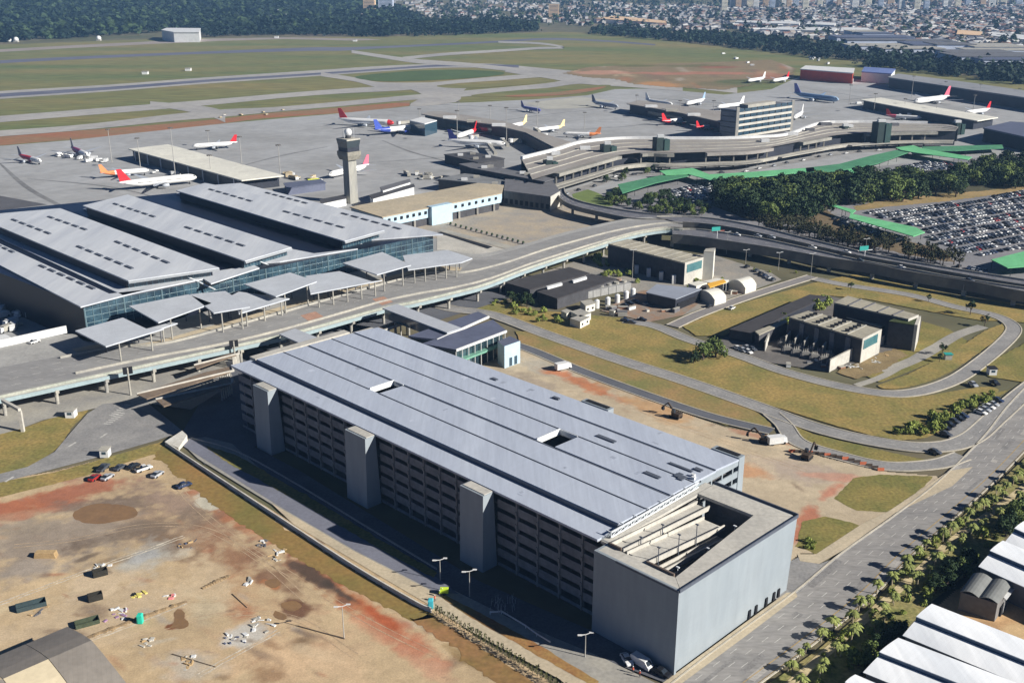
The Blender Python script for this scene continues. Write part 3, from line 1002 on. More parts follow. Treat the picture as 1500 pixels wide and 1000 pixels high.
    # stair towers
    for (u0, u1) in ((-203, -192.6), (-143.5, -131.8), (-83.4, -72.8)):
        b = mb()
        b.hexa([(u0, -1.1, -1), (u1, -1.1, -1), (u1, 5.25, -1), (u0, 5.25, -1)], [(u0, -.6, 26.4), (u1, -.6, 26.4), (u1, 3.85, 26.4), (u0, 3.85, 26.4)], 0)
        tw_ = b.build('stair_tower', GWALL, t)
        b = mb()
        b.hexa([(u0 + .6, .2, 26.4), (u1 - .3, .2, 26.4), (u1 - .3, 3.8, 26.4), (u0 + .6, 3.8, 26.4)], [(u0 + .6, .2, 26.62), (u1 - .3, .2, 26.62), (u1 - .3, 3.8, 26.62), (u0 + .6, 3.8, 26.62)])
        b.build('tower_roof', CREAM, tw_)
    # west end: cream parapet walk, west wall
    b = mb()
    b.box(-228.5, -224.2, 14, 62, 25.6, 27.6)
    b.box(-224.2, -222.2, 14, 74, 25.6, 27.0)
    b.build('end_walkway', CREAM, t)
    b = mb()
    b.box(-221.6, -221.05, 6, 74, 0, 25.5)
    b.build('end_wall', GBAND, t)
    # north face, plain bands
    for k in range(7):
        b = mb()
        b.box(-220, -42, 74.05, 74.5, lv[k] - .6 if k else 0, lv[k] + 1.4)
        b.build('parapet', GBAND, t)
    # east face above the front block
    b = mb()
    b.box(-31.0, -30.5, 5.7, 74, 25.3, 26.8)
    for k in range(7):
        b.box(-31.0, -30.6, 54, 75, lv[k] - .5 if k else 0, lv[k] + 1.8)
    for v in (54, 60, 66, 72):
        b.box(-31.15, -30.65, v - .3, v + .3, 0, 25.3)
    b.build('end_parapet', GWALL, t)
    # steel lattice along the east roof edge
    b = mb()
    n = 14
    for i in range(n):
        v0, v1 = 8 + 43 * i / n, 8 + 43 * (i + 1) / n
        u0, u1 = -28.9 - .04 * i, -28.9 - .04 * (i + 1)
        b.beam(W(0, 0, 0) * 0 + Vector((u0, v0, 28.2)), Vector((u1, v1, 28.2)), .35, .35)
        b.beam(Vector((u0, v0, 26.6)), Vector((u1, v1, 26.6)), .35, .35)
        b.beam(Vector((u0, v0, 26.6)), Vector((u1, v1, 28.2)), .2, .2)
        b.beam(Vector((u0, v0, 26.6)), Vector((u0, v0, 28.2)), .2, .2)
        if i % 2 == 0:
            b.beam(Vector((u0, v0, 28.2)), Vector((-30.7, v0, 28.3)), .25, .25)
    b.build('steel_lattice', STEELW, t)
    # front block round the spiral ramps
    b = mb()
    b.box(-28, 1.2, -.4, .5, 0, 26.3)
    b.box(-28, -27.3, .5, 5.2, 0, 26.2)
    b.build('ramp_side_wall', GWALL, t)
    b = mb()
    b.hexa([(-.1, .5, 0), (.5, -.4, 0), (.5, 57.4, 0), (-.1, 56.5, 0)], [(.6, .52, 26.2), (1.25, -.42, 26.2), (1.9, 57.0, 26.2), (1.2, 56.4, 26.2)], 0)
    b.box(-27.5, .4, 56.5, 57.2, 0, 26.2)
    b.build('front_wall', GWALL, t)
    b = mb()
    b.hexa([(1.3, -.45, 25.9), (1.6, -.45, 25.9), (2.25, 57.1, 25.9), (1.95, 57.1, 25.9)], [(1.3, -.45, 26.9), (1.6, -.45, 26.9), (2.25, 57.1, 26.9), (1.95, 57.1, 26.9)])
    b.box(-28, 1.9, 57.22, 57.6, 25.6, 26.9)
    b.box(-20, 1.2, -.75, -.42, 25.9, 26.5)
    b.build('parapet_capping', GUTTER, t)
    # flat tops around the void
    b = mb()
    b.hexa([(-3.6, 4.6, 25.3), (.9, .6, 25.3), (1.6, 56.4, 25.3), (-7.6, 48.2, 25.3)], [(-3.6, 4.6, 26.25), (.9, .6, 26.25), (1.6, 56.4, 26.25), (-7.6, 48.2, 26.25)])
    b.hexa([(-27.4, 47.9, 25.3), (-7.65, 48.25, 25.3), (1.5, 56.4, 25.3), (-27.4, 56.4, 25.3)], [(-27.4, 47.9, 26.28), (-7.65, 48.25, 26.28), (1.5, 56.4, 26.28), (-27.4, 56.4, 26.28)])
    b.hexa([(-27.2, .52, 25.3), (.8, .52, 25.3), (-3.6, 4.5, 25.3), (-27.2, 4.5, 25.3)], [(-27.2, .52, 26.22), (.8, .52, 26.22), (-3.6, 4.5, 26.22), (-27.2, 4.5, 26.22)])
    b.box(-30.3, -27.3, 5.3, 56, 25.2, 26.1)
    b.build('top_deck', CREAM, t)
    # inside of the void: inner faces, ramps one above the other
    b = mb()
    b.box(-27.2, -.3, 52, 52.5, 0, 25.2)
    b.box(-27.2, -.3, 4.6, 56, .1, 4)
    b.build('ramp_well', GCONC, t)
    for j, (u0, u1, va, vb, za, zb, m_) in enumerate(((-26.6, -21.8, 5, 46.5, 25.9, 23.6, 0), (-20.8, -13.2, 5, 42, 25.6, 22.2, 1), (-12.6, -10.2, 6, 37, 23.0, 20.8, 1), (-26, -13, 6, 47.5, 18.5, 14.8, 0), (-9.8, -8.0, 6, 28, 21.2, 18.6, 1), (-26, -8, 6, 47, 11, 8, 0))):
        b = mb()
        b.hexa([(u0, va, za - .5), (u1, va, za - .5), (u1, vb, zb - .5), (u0, vb, zb - .5)], [(u0, va, za), (u1, va, za), (u1, vb, zb), (u0, vb, zb)])
        rp_ = b.build('ramp', CREAM, t)
        b = mb()
        for uu in (u0, u1 - .3):
            b.hexa([(uu, va, za + .01), (uu + .3, va, za + .01), (uu + .3, vb, zb + .01), (uu, vb, zb + .01)], [(uu, va, za + 1.1), (uu + .3, va, za + 1.1), (uu + .3, vb, zb + 1.1), (uu, vb, zb + 1.1)])
        b.build('ramp_parapet', CREAM, rp_)
    for q_ in ((-27, -22.4, 4.55, 5.0, 25.0, 27.2), (-13.5, -4.2, 4.55, 5.1, 24.6, 26.9)):
        b = mb()
        b.box(*q_)
        b.build('ramp_barrier', mat('brown_barrier', (120, 106, 96), .8, .1, .5, 2, k=.8), t)
    for (u, v, zb, zt) in ((-12.8, 9, 22.5, 29.5), (-12.9, 18.5, 22.4, 29.6), (-12.9, 27, 22, 29.4), (-21.3, 12, 25.4, 28), (-21.3, 22, 25, 28), (-6.5, 9.5, 19, 25.8), (-6.7, 24, 18, 25.5), (-8.5, 40, 18, 25.5)):
        b = mb()
        b.tube((u, v, zb), (u, v, zt), .16, .12, 6)
        b.box(u - .5, u + .5, v - .25, v + .25, zt, zt + .25)
        b.build('ramp_lamp', GUTTER if zt > 27 else STEELW, t)
    # little service doors low in the front wall
    for v in (36.5, 40, 45.5, 49.7, 52.3):
        b = mb()
        b.box(.3, 1.0, v - .55, v + .55, .2, 3.0)
        b.build('service_door', DARK, t)
    return t


garage()


# connecting roofs and stair halls on the far side of the garage
def px_block(b, px, z0, z1, mi=0, top=None):
    """a block whose flat top has its corners at these survey pixels"""
    pts = [G(x, y, z1) for x, y in px]
    b.prism([(p.x, p.y) for p in pts], z0, z1, mi, top)
    return pts


def px_roof(b, px, z, th=.5, mi=0, top=None):
    pts = [G(x, y, z) for x, y in px]
    b.prism([(p.x, p.y) for p in pts], z - th, z, mi, top)
    return pts


def centre(pts, z=0):
    c = sum((Vector((p[0], p[1], 0)) for p in pts), Vector()) / len(pts)
    c.z = z
    return c


SLATE = mat('slate_blue_roof', (96, 101, 120), .6, .10, .1, .8, k=.95, lines=(3, 6, .06, 45))
BLUECLAD = mat('pale_blue_cladding', (172, 196, 210), .6, .06, .2, 1, k=.95)


def connector():
    px1 = [(598, 492), (700, 456), (716, 463), (640, 497)]
    px2 = [(618, 503), (722, 468), (742, 484), (668, 512)]
    t = thing('connecting_hall', 'low connecting hall with two slate-blue roofs and green glazing behind the car park', 'building', centre([G(x, y, 9) for x, y in px2]))
    zt = 10.5
    for px in (px1, px2):
        b = MB()
        px_roof(b, px, zt, .7)
        b.build('roof', SLATE, t)
        b = MB()
        pts = [G(x, y, zt) for x, y in px]
        b.beam(pts[3] + Vector((0, 0, -.3)), pts[2] + Vector((0, 0, -.3)), .5, .9)
        b.build('roof_edge', WHITE, t)
    b = MB()
    pts = [G(x, y, zt) for x, y in [(652, 503), (722, 474), (736, 484), (668, 509)]]
    b.prism([(p.x, p.y) for p in pts], 0, zt - .8)
    b.build('glazed_wall', mat('shaded_glass', (70, 96, 104), .15, .25, .1, .5, rgb2=(40, 56, 66), k=.7, spec=.8), t)
    pa, pb = [G(x, y, zt) for x, y in ((668, 511), (740, 484))]
    for i in range(9):
        b = MB()
        p = pa.lerp(pb, i / 8)
        b.box(p.x - .14, p.x + .14, p.y - .14, p.y + .14, 0, zt - .7)
        b.build('column', WHITE, t)
    b = MB()
    p = [G(x, y, 6) for x, y in ((655, 527), (733, 499), (740, 503), (664, 532))]
    b.prism([(q.x, q.y) for q in p], 5.3, 6)
    b.build('canopy', mat('green_glass_canopy', (120, 170, 150), .3, .1, .2, 1, k=.8), t)
    b = MB()
    pts = [G(x, y, 9) for x, y in ((729, 500), (747, 492), (762, 499), (739, 507))]
    b.prism([(q.x, q.y) for q in pts], 0, 9, 0, 1)
    b.build('end_block', [BLUECLAD, SLATE], t)
    b = MB()
    q0, q1 = pts[3].lerp(pts[2], .3), pts[3].lerp(pts[2], .62)
    d = (pts[2] - pts[3]).normalized()
    s = Vector((d.y, -d.x, 0)) * .06
    for q in (q0, q1):
        b.hexa([q + s + Vector((0, 0, .2 - 9)), q + s + d * 1.6 + Vector((0, 0, .2 - 9)), q + d * 1.6 + Vector((0, 0, .2 - 9)), q + Vector((0, 0, .2 - 9))],
               [q + s + Vector((0, 0, 3.6 - 9)), q + s + d * 1.6 + Vector((0, 0, 3.6 - 9)), q + d * 1.6 + Vector((0, 0, 3.6 - 9)), q + Vector((0, 0, 3.6 - 9))])
    b.build('door', GLASS, t)
    # footbridge from the terminal forecourt
    for (px, lab) in (([(560, 451), (582, 445), (676, 480), (655, 487)], 'grey roofed footbridge nearer the control tower, joining elevated road and car park'),
                      ([(409, 489), (432, 481), (478, 499), (452, 508)], 'short grey roofed footbridge at the left end of the car park roof')):
        t2 = thing('footbridge', lab, 'footbridge', centre([G(x, y, 9) for x, y in px], 0))
        b = MB()
        px_roof(b, px, 11.5, .5)
        b.build('roof', mat('bridge_roof', (172, 176, 182), .6, .06, .1, 1, k=.95), t2)
        pts = [G(x, y, 11.5) for x, y in px]
        ins_ = [p.lerp(centre(pts, 11.5), .06) for p in pts]
        b = MB()
        b.prism([(q.x, q.y) for q in ins_], 7.2, 10.95)
        b.build('side_wall', GLASS, t2)
        for f in (.15, .85):
            for s_ in (0, 1):
                p = pts[0].lerp(pts[3], f) if s_ == 0 else pts[1].lerp(pts[2], f)
                p = p.lerp(centre(pts, 11.5), .12)
                b = MB()
                b.tube((p.x, p.y, 0), (p.x, p.y, 7.15), .5, .5, 8)
                b.build('pier', CONC, t2)


connector()

# brown pergola roofs at the lower left corner of the elevated road
BROWN = mat('brown_roof', (128, 112, 96), .8, .15, .2, 1.2, k=.9, lines=(7, 7, .08, 20))


def pergola(px, lab, z=5.5):
    pts = [G(x, y, z) for x, y in px]
    t = thing('walkway_shelter', lab, 'shelter', centre(pts))
    b = MB()
    px_roof(b, px, z, .35)
    b.build('roof', BROWN, t)
    b = MB()
    b.beam(pts[3] + Vector((0, 0, .1)), pts[2] + Vector((0, 0, .1)), .7, .9)
    b.beam(pts[0] + Vector((0, 0, .1)), pts[3] + Vector((0, 0, .1)), .5, .7)
    b.build('edge_beam', CREAM, t)
    for i in range(6):
        b = MB()
        p = pts[3].lerp(pts[2], .04 + .92 * i / 5).lerp(pts[0].lerp(pts[1], i / 5), .15)
        b.tube((p.x, p.y, 0), (p.x, p.y, z - .36), .3, .3, 8)
        b.build('post', CREAM, t)


pergola([(200, 577), (300, 545), (340, 536), (342, 543), (215, 584)], 'upper of two flat brown walkway roofs beside the car park corner')
pergola([(228, 585), (330, 553), (340, 556), (340, 562), (240, 595)], 'lower of two flat brown walkway roofs beside the car park corner')
pergola([(284, 535), (340, 516), (350, 513), (350, 518), (288, 540)], 'narrow pink-brown roof strip just under the elevated road')
pergola([(540, 484), (590, 466), (598, 472), (552, 488)], 'brown roof strip between the footbridge and the slate-blue hall')
# ------------------------------------------------------------------ the new terminal
TROOF = mat('terminal_roof', (186, 189, 192), .5, .05, .1, 1.2, k=1.15, lines=(20, 1.6, .045, 45), rgb2=(166, 170, 176), spec=.4, rot=45, stretch=(1, .08, 1))
TEDGE = mat('roof_fascia', (150, 154, 158), .6, .06, .2, 1, k=.9)
CLERE = mat('clerestory', (40, 46, 64), .35, .1, .1, .5, k=.45)
FORE = mat('forecourt_deck', (164, 163, 159), .9, .12, .08, .9, rgb2=(146, 145, 142), k=.95)
ZD = 7.0


def lerp2(a, c, t):
    return (a[0] + (c[0] - a[0]) * t, a[1] + (c[1] - a[1]) * t)


def terminal():
    base = G(250, 440, 0)
    t = thing('terminal_building', 'glass-fronted terminal under stepped pale metal roofs, left of the control tower', 'terminal', base)
    ZH, ZL = 22.0, 17.8
    high = [
        [(-70, 303), (-40, 316), (88, 305), (321, 392), (188, 411)],
        [(121, 301), (187, 285), (427, 362), (359, 382)],
        [(258, 279), (300, 268), (343, 276), (563, 337), (505, 353)],
    ]
    low = [
        [(-70, 325), (160, 430), (214, 424), (118, 449), (-70, 352)],
        [(88, 309), (322, 396), (372, 388), (380, 392), (309, 415), (298, 408), (180, 432), (-40, 330)],
        [(187, 288), (425, 364), (460, 371), (524, 364), (410, 383), (360, 386), (122, 306)],
        [(300, 272), (352, 268), (649, 343), (543, 351), (505, 357), (258, 283)],
    ]
    for px in high:
        pts = [G(x, y, ZH) for x, y in px]
        b = MB()
        b.prism([(p.x, p.y) for p in pts], ZH - .55, ZH)
        b.build('high_roof', TROOF, t)
        # soffit block under the roof, set back at the front
        c = centre(pts)
        n = len(pts)
        b = MB()
        # clerestory wall along the near long side and far side
        inset = []
        for p in pts:
            inset.append(Vector((p.x, p.y, 0)).lerp(c, .04))
        b.prism([(p.x, p.y) for p in inset], ZL - .3, ZH - .56)
        b.build('clerestory', CLERE, t)
        # glazed end under the front edge
        g0, g1 = inset[-1].lerp(inset[-2], .03), inset[-1].lerp(inset[-2], .97)
        e_ = (g1 - g0).normalized()
        s_ = Vector((e_.y, -e_.x, 0)) * .25
        b = MB()
        b.hexa([g0 + s_ + Vector((0, 0, ZL - .5)), g1 + s_ + Vector((0, 0, ZL - .5)), g1 + Vector((0, 0, ZL - .5)), g0 + Vector((0, 0, ZL - .5))], [q + Vector((0, 0, ZH - .6)) for q in (g0 + s_, g1 + s_, g1, g0)])
        b.build('glazing', mat('curtain_glass', (84, 116, 132), .12, .3, .16, .5, rgb2=(40, 60, 78), k=.6, spec=.8), t)
        b = MB()
        nn = 14
        for i in range(nn + 1):
            q = g0.lerp(g1, i / nn) + s_ * 1.3
            b.box(q.x - .12, q.x + .12, q.y - .12, q.y + .12, ZL - .5, ZH - .6)
        b.build('mullion', mat('pale_teal_steel', (132, 158, 166), .4, .1, .3, 1, k=.75), t)
        # fascia: slanting wedge below the front edge
        b = MB()
        a_, c_ = pts[-1], pts[-2] if len(px) == 4 else pts[-2]
        b.beam(a_ + Vector((0, 0, -.8)), c_ + Vector((0, 0, -.8)), .8, .9)
        b.build('fascia', TEDGE, t)
    for px in low:
        pts = [G(x, y, ZL) for x, y in px]
        b = MB()
        b.prism([(p.x, p.y) for p in pts], ZL - .55, ZL)
        b.build('low_roof', TROOF, t)
    # strips of roof vents
    def vents(a, c, n, z, w=.62, l=2.2):
        A, C = G(*a, z), G(*c, z)
        d = (C - A).normalized()
        s = Vector((-d.y, d.x, 0))
        b = MB()
        for i in range(n):
            for j in (0,):
                p = A.lerp(C, (i + .5) / n)
                h = (C - A).length / n * .33
                b.hexa([p - d * h - s * w, p + d * h - s * w, p + d * h + s * w, p - d * h + s * w],
                       [q + Vector((0, 0, .5)) for q in (p - d * h - s * w, p + d * h - s * w, p + d * h + s * w, p - d * h + s * w)])
        b.build('roof_vent', GUTTER, t)
    vents((16, 321), (76, 344), 5, ZH)
    vents((69, 317), (129, 338), 5, ZH)
    vents((111, 360), (197, 395), 6, ZH)
    vents((167, 353), (250, 387), 6, ZH)
    vents((-6, 358), (22, 371), 3, ZL)
    vents((56, 388), (141, 425), 6, ZL)
    vents((165, 298), (229, 319), 6, ZH)
    vents((269, 332), (361, 362), 6, ZH)
    vents((305, 277), (371, 296), 6, ZH)
    vents((413, 309), (507, 335), 6, ZH)
    vents((388, 282), (452, 299), 6, ZL)
    vents((498, 312), (590, 337), 6, ZL)
    # body: glass front below the low roofs
    front = [G(x, y, ZL) for x, y in [(118, 449), (214, 424), (309, 415), (410, 383), (540, 352), (649, 343)]]
    fr = [G(131, 446, ZL), G(318, 414, ZL), G(420, 384, ZL), G(632, 346, ZL)]
    backp = [G(x, y, ZL) for x, y in [(345, 272), (88, 312), (-200, 330), (-200, 300)]]
    a0, a1 = G(124, 446, ZL), G(636, 343, ZL)
    dirf = (a1 - a0).normalized()
    inw = Vector((-dirf.y, dirf.x, 0))
    body = [a0 + inw * 1.5, a1 + inw * 1.5, G(352, 272, ZL), G(-120, 318, ZL), G(-120, 352, ZL)]
    b = MB()
    b.prism([(p.x, p.y) for p in body], 0, ZL - .6)
    b.build('body_wall', CLERE, t)
    # glazing, mullions and rails
    gl = MB()
    mu = MB()
    L_ = (a1 - a0).length
    n = int(L_ / 3.2)
    p0 = a0 + inw * 1.3
    gl.hexa([p0 + Vector((0, 0, ZD + .4 - ZL)), a1 + inw * 1.3 + Vector((0, 0, ZD + .4 - ZL)), a1 + inw * 1.45 + Vector((0, 0, ZD + .4 - ZL)), a0 + inw * 1.45 + Vector((0, 0, ZD + .4 - ZL))],
            [p0 + Vector((0, 0, -.6)), a1 + inw * 1.3 + Vector((0, 0, -.6)), a1 + inw * 1.45 + Vector((0, 0, -.6)), a0 + inw * 1.45 + Vector((0, 0, -.6))])
    gl.build('glazing', mat('curtain_glass', (84, 116, 132), .12, .3, .16, .5, rgb2=(40, 60, 78), k=.6, spec=.8), t)
    for i in range(n + 1):
        p = p0.lerp(a1 + inw * 1.3, i / n) - inw * .15
        w_ = .45 if i % 5 == 0 else .16
        mu.box(p.x - w_ / 2, p.x + w_ / 2, p.y - w_ / 2, p.y + w_ / 2, ZD, ZL - .6)
    for z in (ZD + 2.6, ZD + 5.2, ZD + 7.8):
        q0, q1 = p0 - inw * .12, a1 + inw * 1.18
        mu.beam((q0.x, q0.y, z), (q1.x, q1.y, z), .16, .16)
    mu.build('mullion', mat('pale_teal_steel', (132, 158, 166), .4, .1, .3, 1, k=.75), t)
    # slanting struts at the prows
    st = MB()
    for p, q in (((276, 406), (315, 424)), ((378, 382), (415, 397)), ((516, 352), (550, 366))):
        st.tube(G(*p, ZL + 1), G(*q, ZL - 3.5), .35, .35, 8)
    st.build('strut', STEELW, t)
    # columns inside the front of each high roof
    return t


terminal()

# canopies over the drop-off kerb
CAN = mat('canopy_roof', (176, 180, 185), .5, .08, .1, .8, k=1.1, lines=(9, 1.1, .03, 45), spec=.4)


def canopy(px, z, lab, ncol=3, low=False):
    pts = [G(x, y, z) for x, y in px]
    t = thing('canopy', lab, 'canopy', centre(pts, ZD), 'flat metal canopies along the terminal forecourt')
    b = MB()
    b.prism([(p.x, p.y) for p in pts], z - .5, z)
    b.build('canopy_roof', CAN, t)
    # a: front edge is px[-2]..px[-1] reversed: near edge between the lowest points
    A, C = pts[-1], pts[-2]
    c = centre(pts, z)
    for i in range(ncol):
        f = (i + .35) / (ncol - .3) if ncol > 1 else .5
        p = A.lerp(C, min(.97, f)).lerp(c, .07)
        b = MB()
        b.tube((p.x, p.y, ZD), (p.x, p.y, z - .51), .32, .28, 10)
        b.build('post', CONC, t)
        p2 = p + (c - A.lerp(C, .5)) * 1.1
        b = MB()
        b.tube((p2.x, p2.y, ZD), (p2.x, p2.y, z - .51), .26, .26, 8)
        b.build('post', CONC_D, t)


canopy([(110, 484), (180, 465), (216, 482), (240, 481), (155, 507)], 14.5, 'leftmost drop-off canopy, separate and nearest the white boundary wall', 2)
canopy([(189, 448), (276, 431), (310, 444), (232, 472)], 16.0, 'drop-off canopy with a lengthwise joint, second from the left, left half', 2)
canopy([(278, 431), (330, 426), (366, 449), (313, 458)], 16.0, 'drop-off canopy with a lengthwise joint, second from the left, right half', 2)
canopy([(212, 482), (250, 472), (260, 473), (216, 487)], 13.2, 'low narrow link roof between the first and second drop-off canopies', 1)
canopy([(340, 432), (350, 427), (424, 437), (350, 459)], 13.6, 'low pale link roof tucked between the second and third drop-off canopies', 3)
canopy([(358, 416), (425, 399), (464, 412), (404, 434)], 16.0, 'square drop-off canopy in the middle of the row', 2)
canopy([(448, 404), (497, 397), (545, 412), (560, 410), (455, 430)], 14.0, 'wide low drop-off canopy right of the middle of the row', 5)
canopy([(502, 385), (560, 369), (602, 388), (552, 402)], 16.0, 'raised square drop-off canopy, second from the right end', 2)
canopy([(590, 374), (655, 366), (692, 378), (676, 384), (598, 395)], 14.0, 'rightmost drop-off canopy beyond the end of the glass front', 5)

# forecourt deck and elevated road
VNEAR = [(-160, 622), (-60, 597), (0, 583), (120, 557), (240, 531), (345, 508), (430, 489), (500, 470), (560, 453), (610, 443), (660, 431), (710, 418), (765, 397), (815, 380), (870, 362), (925, 345), (970, 337), (1000, 338)]
VFAR = [(-160, 540), (-60, 518), (0, 506), (60, 496), (106, 489), (140, 500), (250, 470), (420, 424), (560, 386), (640, 366), (700, 372), (765, 358), (820, 342), (870, 330), (920, 320), (960, 318), (985, 318), (1000, 318)]


def viaduct():
    z = ZD
    near = catmull([G(x, y, z) for x, y in VNEAR], 6)
    far = catmull([G(x, y, z) for x, y in VFAR], 6)
    t = thing('elevated_road', 'long concrete elevated road sweeping past the terminal and bending right towards the car parks', 'elevated road', centre(near, 0))
    b = MB()
    ribbon(b, far, near, z)
    ribbon(b, near, far, z - 1.2)
    walls(b, [p - Vector((0, 0, 0)) for p in near], z - 1.2, z - .01, .1)
    b.build('deck', [FORE], t)
    # asphalt lanes on the deck
    b = MB()
    A = [f.lerp(n_, .45) if i < 60 else f.lerp(n_, .12) for i, (f, n_) in enumerate(zip(far, near))]
    Bn = [f.lerp(n_, .93) for f, n_ in zip(far, near)]
    ribbon(b, A, Bn, z + .02)
    b.build('carriageway', mat('deck_asphalt', (150, 149, 147), .9, .14, .1, 1, rgb2=(134, 133, 132), k=.92, stretch=(.3, 1, 1), rot=-30), t)
    b = MB()
    for f_ in (.58, .7, .82):
        ln = resample([f.lerp(n_, f_) for f, n_ in zip(far, near)], 1.5)
        for i in range(0, len(ln) - 2, 5):
            a2, b2 = strip_pts(ln[i:i + 3], .12)
            ribbon(b, a2, b2, z + .04)
    b.build('lane_marking', MARK, t)
    b = MB()
    walls(b, near, z + .0, z + 1.0, .5)
    b.build('parapet', mat('pale_parapet', (184, 185, 172), .8, .16, .3, 1.5, rgb2=(160, 164, 152), k=.85), t)
    b = MB()
    out, _ = strip_pts(near, -.7)
    walls(b, out, z - 1.6, z - .2, .35)
    b.build('fascia', mat('pale_blue_fascia', (160, 178, 182), .6, .1, .2, 1.2, k=.8), t)
    # barriers that part the carriageways, raised kerb walk at the terminal side, red crossings
    for f_, w_, h_ in ((.86, .5, .9), (.5, .5, .9)):
        b = MB()
        walls(b, [f.lerp(n_, f_) for f, n_ in zip(far, near)][18:], z, z + h_, w_)
        b.build('median_barrier', CONC, t)
    b = MB()
    ribbon(b, [f.lerp(n_, .36) for f, n_ in zip(far, near)][20:60], [f.lerp(n_, .44) for f, n_ in zip(far, near)][20:60], z + .16)
    b.build('kerb_walk', PAVE, t)
    for q_ in ([(440, 462), (462, 456), (478, 466), (455, 472)], [(545, 438), (562, 434), (576, 442), (560, 447)]):
        b = MB()
        b.face([tuple(G(x, y, z + .05)) for x, y in q_])
        b.build('crossing', mat('red_crossing', (178, 140, 120), .9, .15, .3, 2, k=.9), t)
    b = MB()
    walls(b, far[100:], z, z + 1.0, .5)
    b.build('parapet', CREAM, t)
    # piers
    line = resample([n_ for n_ in near], 17)
    for p, q in zip(line[:-1], line[1:]):
        d = (q - p).normalized()
        s = Vector((-d.y, d.x, 0))
        for k_, off in enumerate((1.2, 12)):
            c = p + s * off
            b = MB()
            b.tube((c.x, c.y, 0), (c.x, c.y, z - 1.25), .6, .75, 10)
            if k_ == 0:
                e = p + s * -1.0
                f2 = p + s * 13
                b.beam((e.x, e.y, z - 1.9), (f2.x, f2.y, z - 1.9), 1.2, 1.25)
            b.build('pier', CONC, t)
    return near, far


VN, VF = viaduct()


def carriage(name, farpx, nearpx, z, lab, wall_depth):
    far = even(catmull([G(x, y, z) for x, y in farpx], 6), 70)
    near = even(catmull([G(x, y, z) for x, y in nearpx], 6), 70)
    t = thing(name, lab, 'elevated road', centre(near, 0))
    b = MB()
    ribbon(b, far, near, z)
    ribbon(b, near, far, z - 1.3)
    b.build('deck', mat('deck_asphalt_dark', (108, 108, 114), .9, .1, .1, 1, rgb2=(96, 97, 104), k=.92), t)
    b = MB()
    walls(b, near, z - wall_depth, z + .9, .5)
    b.build('fascia', mat('stained_concrete', (142, 138, 128), .9, .14, .1, .8, rgb2=(104, 104, 104), k=.8), t)
    b = MB()
    walls(b, far, z - 1.3, z + .9, .5)
    b.build('parapet', CONC, t)
    b = MB()
    for f_ in (.35, .65):
        ln = resample([f.lerp(n_, f_) for f, n_ in zip(far, near)], 1.5)
        for i in range(0, len(ln) - 2, 5):
            a2, b2 = strip_pts(ln[i:i + 3], .12)
            ribbon(b, a2, b2, z + .02)
    b.build('lane_marking', MARK, t)
    for p, q in zip(resample(near, 22)[:-1], resample(far, 22)[:-1]):
        b = MB()
        c = p.lerp(q, .25)
        b.box(c.x - .8, c.x + .8, c.y - .8, c.y + .8, 0, z - 1.31)
        b.build('pier', CONC, t)
    return far, near


CA = carriage('elevated_road', [(962, 318), (1000, 318), (1050, 322), (1107, 332), (1167, 347), (1233, 363), (1283, 375), (1367, 390), (1500, 411), (1640, 430)],
              [(1000, 327), (1030, 329), (1067, 334), (1117, 344), (1200, 363), (1262, 377), (1340, 391), (1400, 402), (1500, 419), (1640, 438)], 7.5,
              'upper curving carriageway of the elevated road, on the side of the big car park', 2.4)
CB = carriage('elevated_road', [(985, 337), (1020, 337), (1067, 343), (1117, 351), (1200, 369), (1262, 383), (1340, 397), (1400, 408), (1500, 423), (1640, 441)],
              [(985, 345), (1010, 347), (1047, 352), (1133, 365), (1213, 379), (1287, 390), (1317, 397), (1377, 407), (1433, 416), (1500, 429), (1640, 448)], 7.0,
              'lower curving carriageway of the elevated road, on the side of the concrete substation', 4.2)  # fascia deepened so its face stands in for the shadow under the deck

# ramp road up from the old terminal, passing behind the concrete block
CC = carriage('elevated_road', [(826, 276), (830, 286), (850, 296), (890, 305), (940, 313), (985, 317)], [(817, 280), (820, 291), (838, 302), (878, 312), (925, 321), (985, 323)], 6.8,
              'short curving ramp from the old terminal down behind the concrete block', 2.0)

# white boundary wall at the left end of the forecourt
t = thing('boundary_wall', 'low white wall closing the left end of the forecourt beside the leftmost canopy', 'wall', G(50, 495, 0))
b = MB()
a_, c_ = G(-60, 522, ZD), G(98, 487, ZD)
b.beam(a_ + Vector((0, 0, 1.4)), c_ + Vector((0, 0, 1.4)), .6, 3.0)
b.build('wall_panel', WHITE, t)
b = MB()
b.prism([(p.x, p.y) for p in [G(-60, 500, ZD), G(8, 490, ZD), G(22, 498, ZD), G(-60, 516, ZD)]], 3, ZD + .3)
b.build('ledge', WHITE, t)
# ------------------------------------------------------------------ old terminal, piers, tower and other buildings
TAUPE = mat('taupe_roof', (150, 146, 141), .9, .10, .05, .5, rgb2=(140, 134, 128), k=.95)
CREAMR = mat('cream_roof', (206, 204, 192), .8, .1, .05, .4, rgb2=(190, 188, 178), k=1.1)
GREYB = mat('grey_eaves', (156, 153, 144), .9, .14, .06, .5, rgb2=(132, 130, 124), k=.85)
DKCON = mat('dark_concrete', (84, 84, 88), .9, .16, .1, .7, k=.7)
PIERW = mat('pier_wall', (62, 66, 78), .5, .2, .15, .6, k=.6)
TANR = mat('tan_roof', (190, 176, 150), .9, .12, .06, .6, rgb2=(170, 160, 140), k=.88)
GRNT = mat('dark_green_cladding', (40, 58, 56), .5, .12, .2, 1, k=.6)


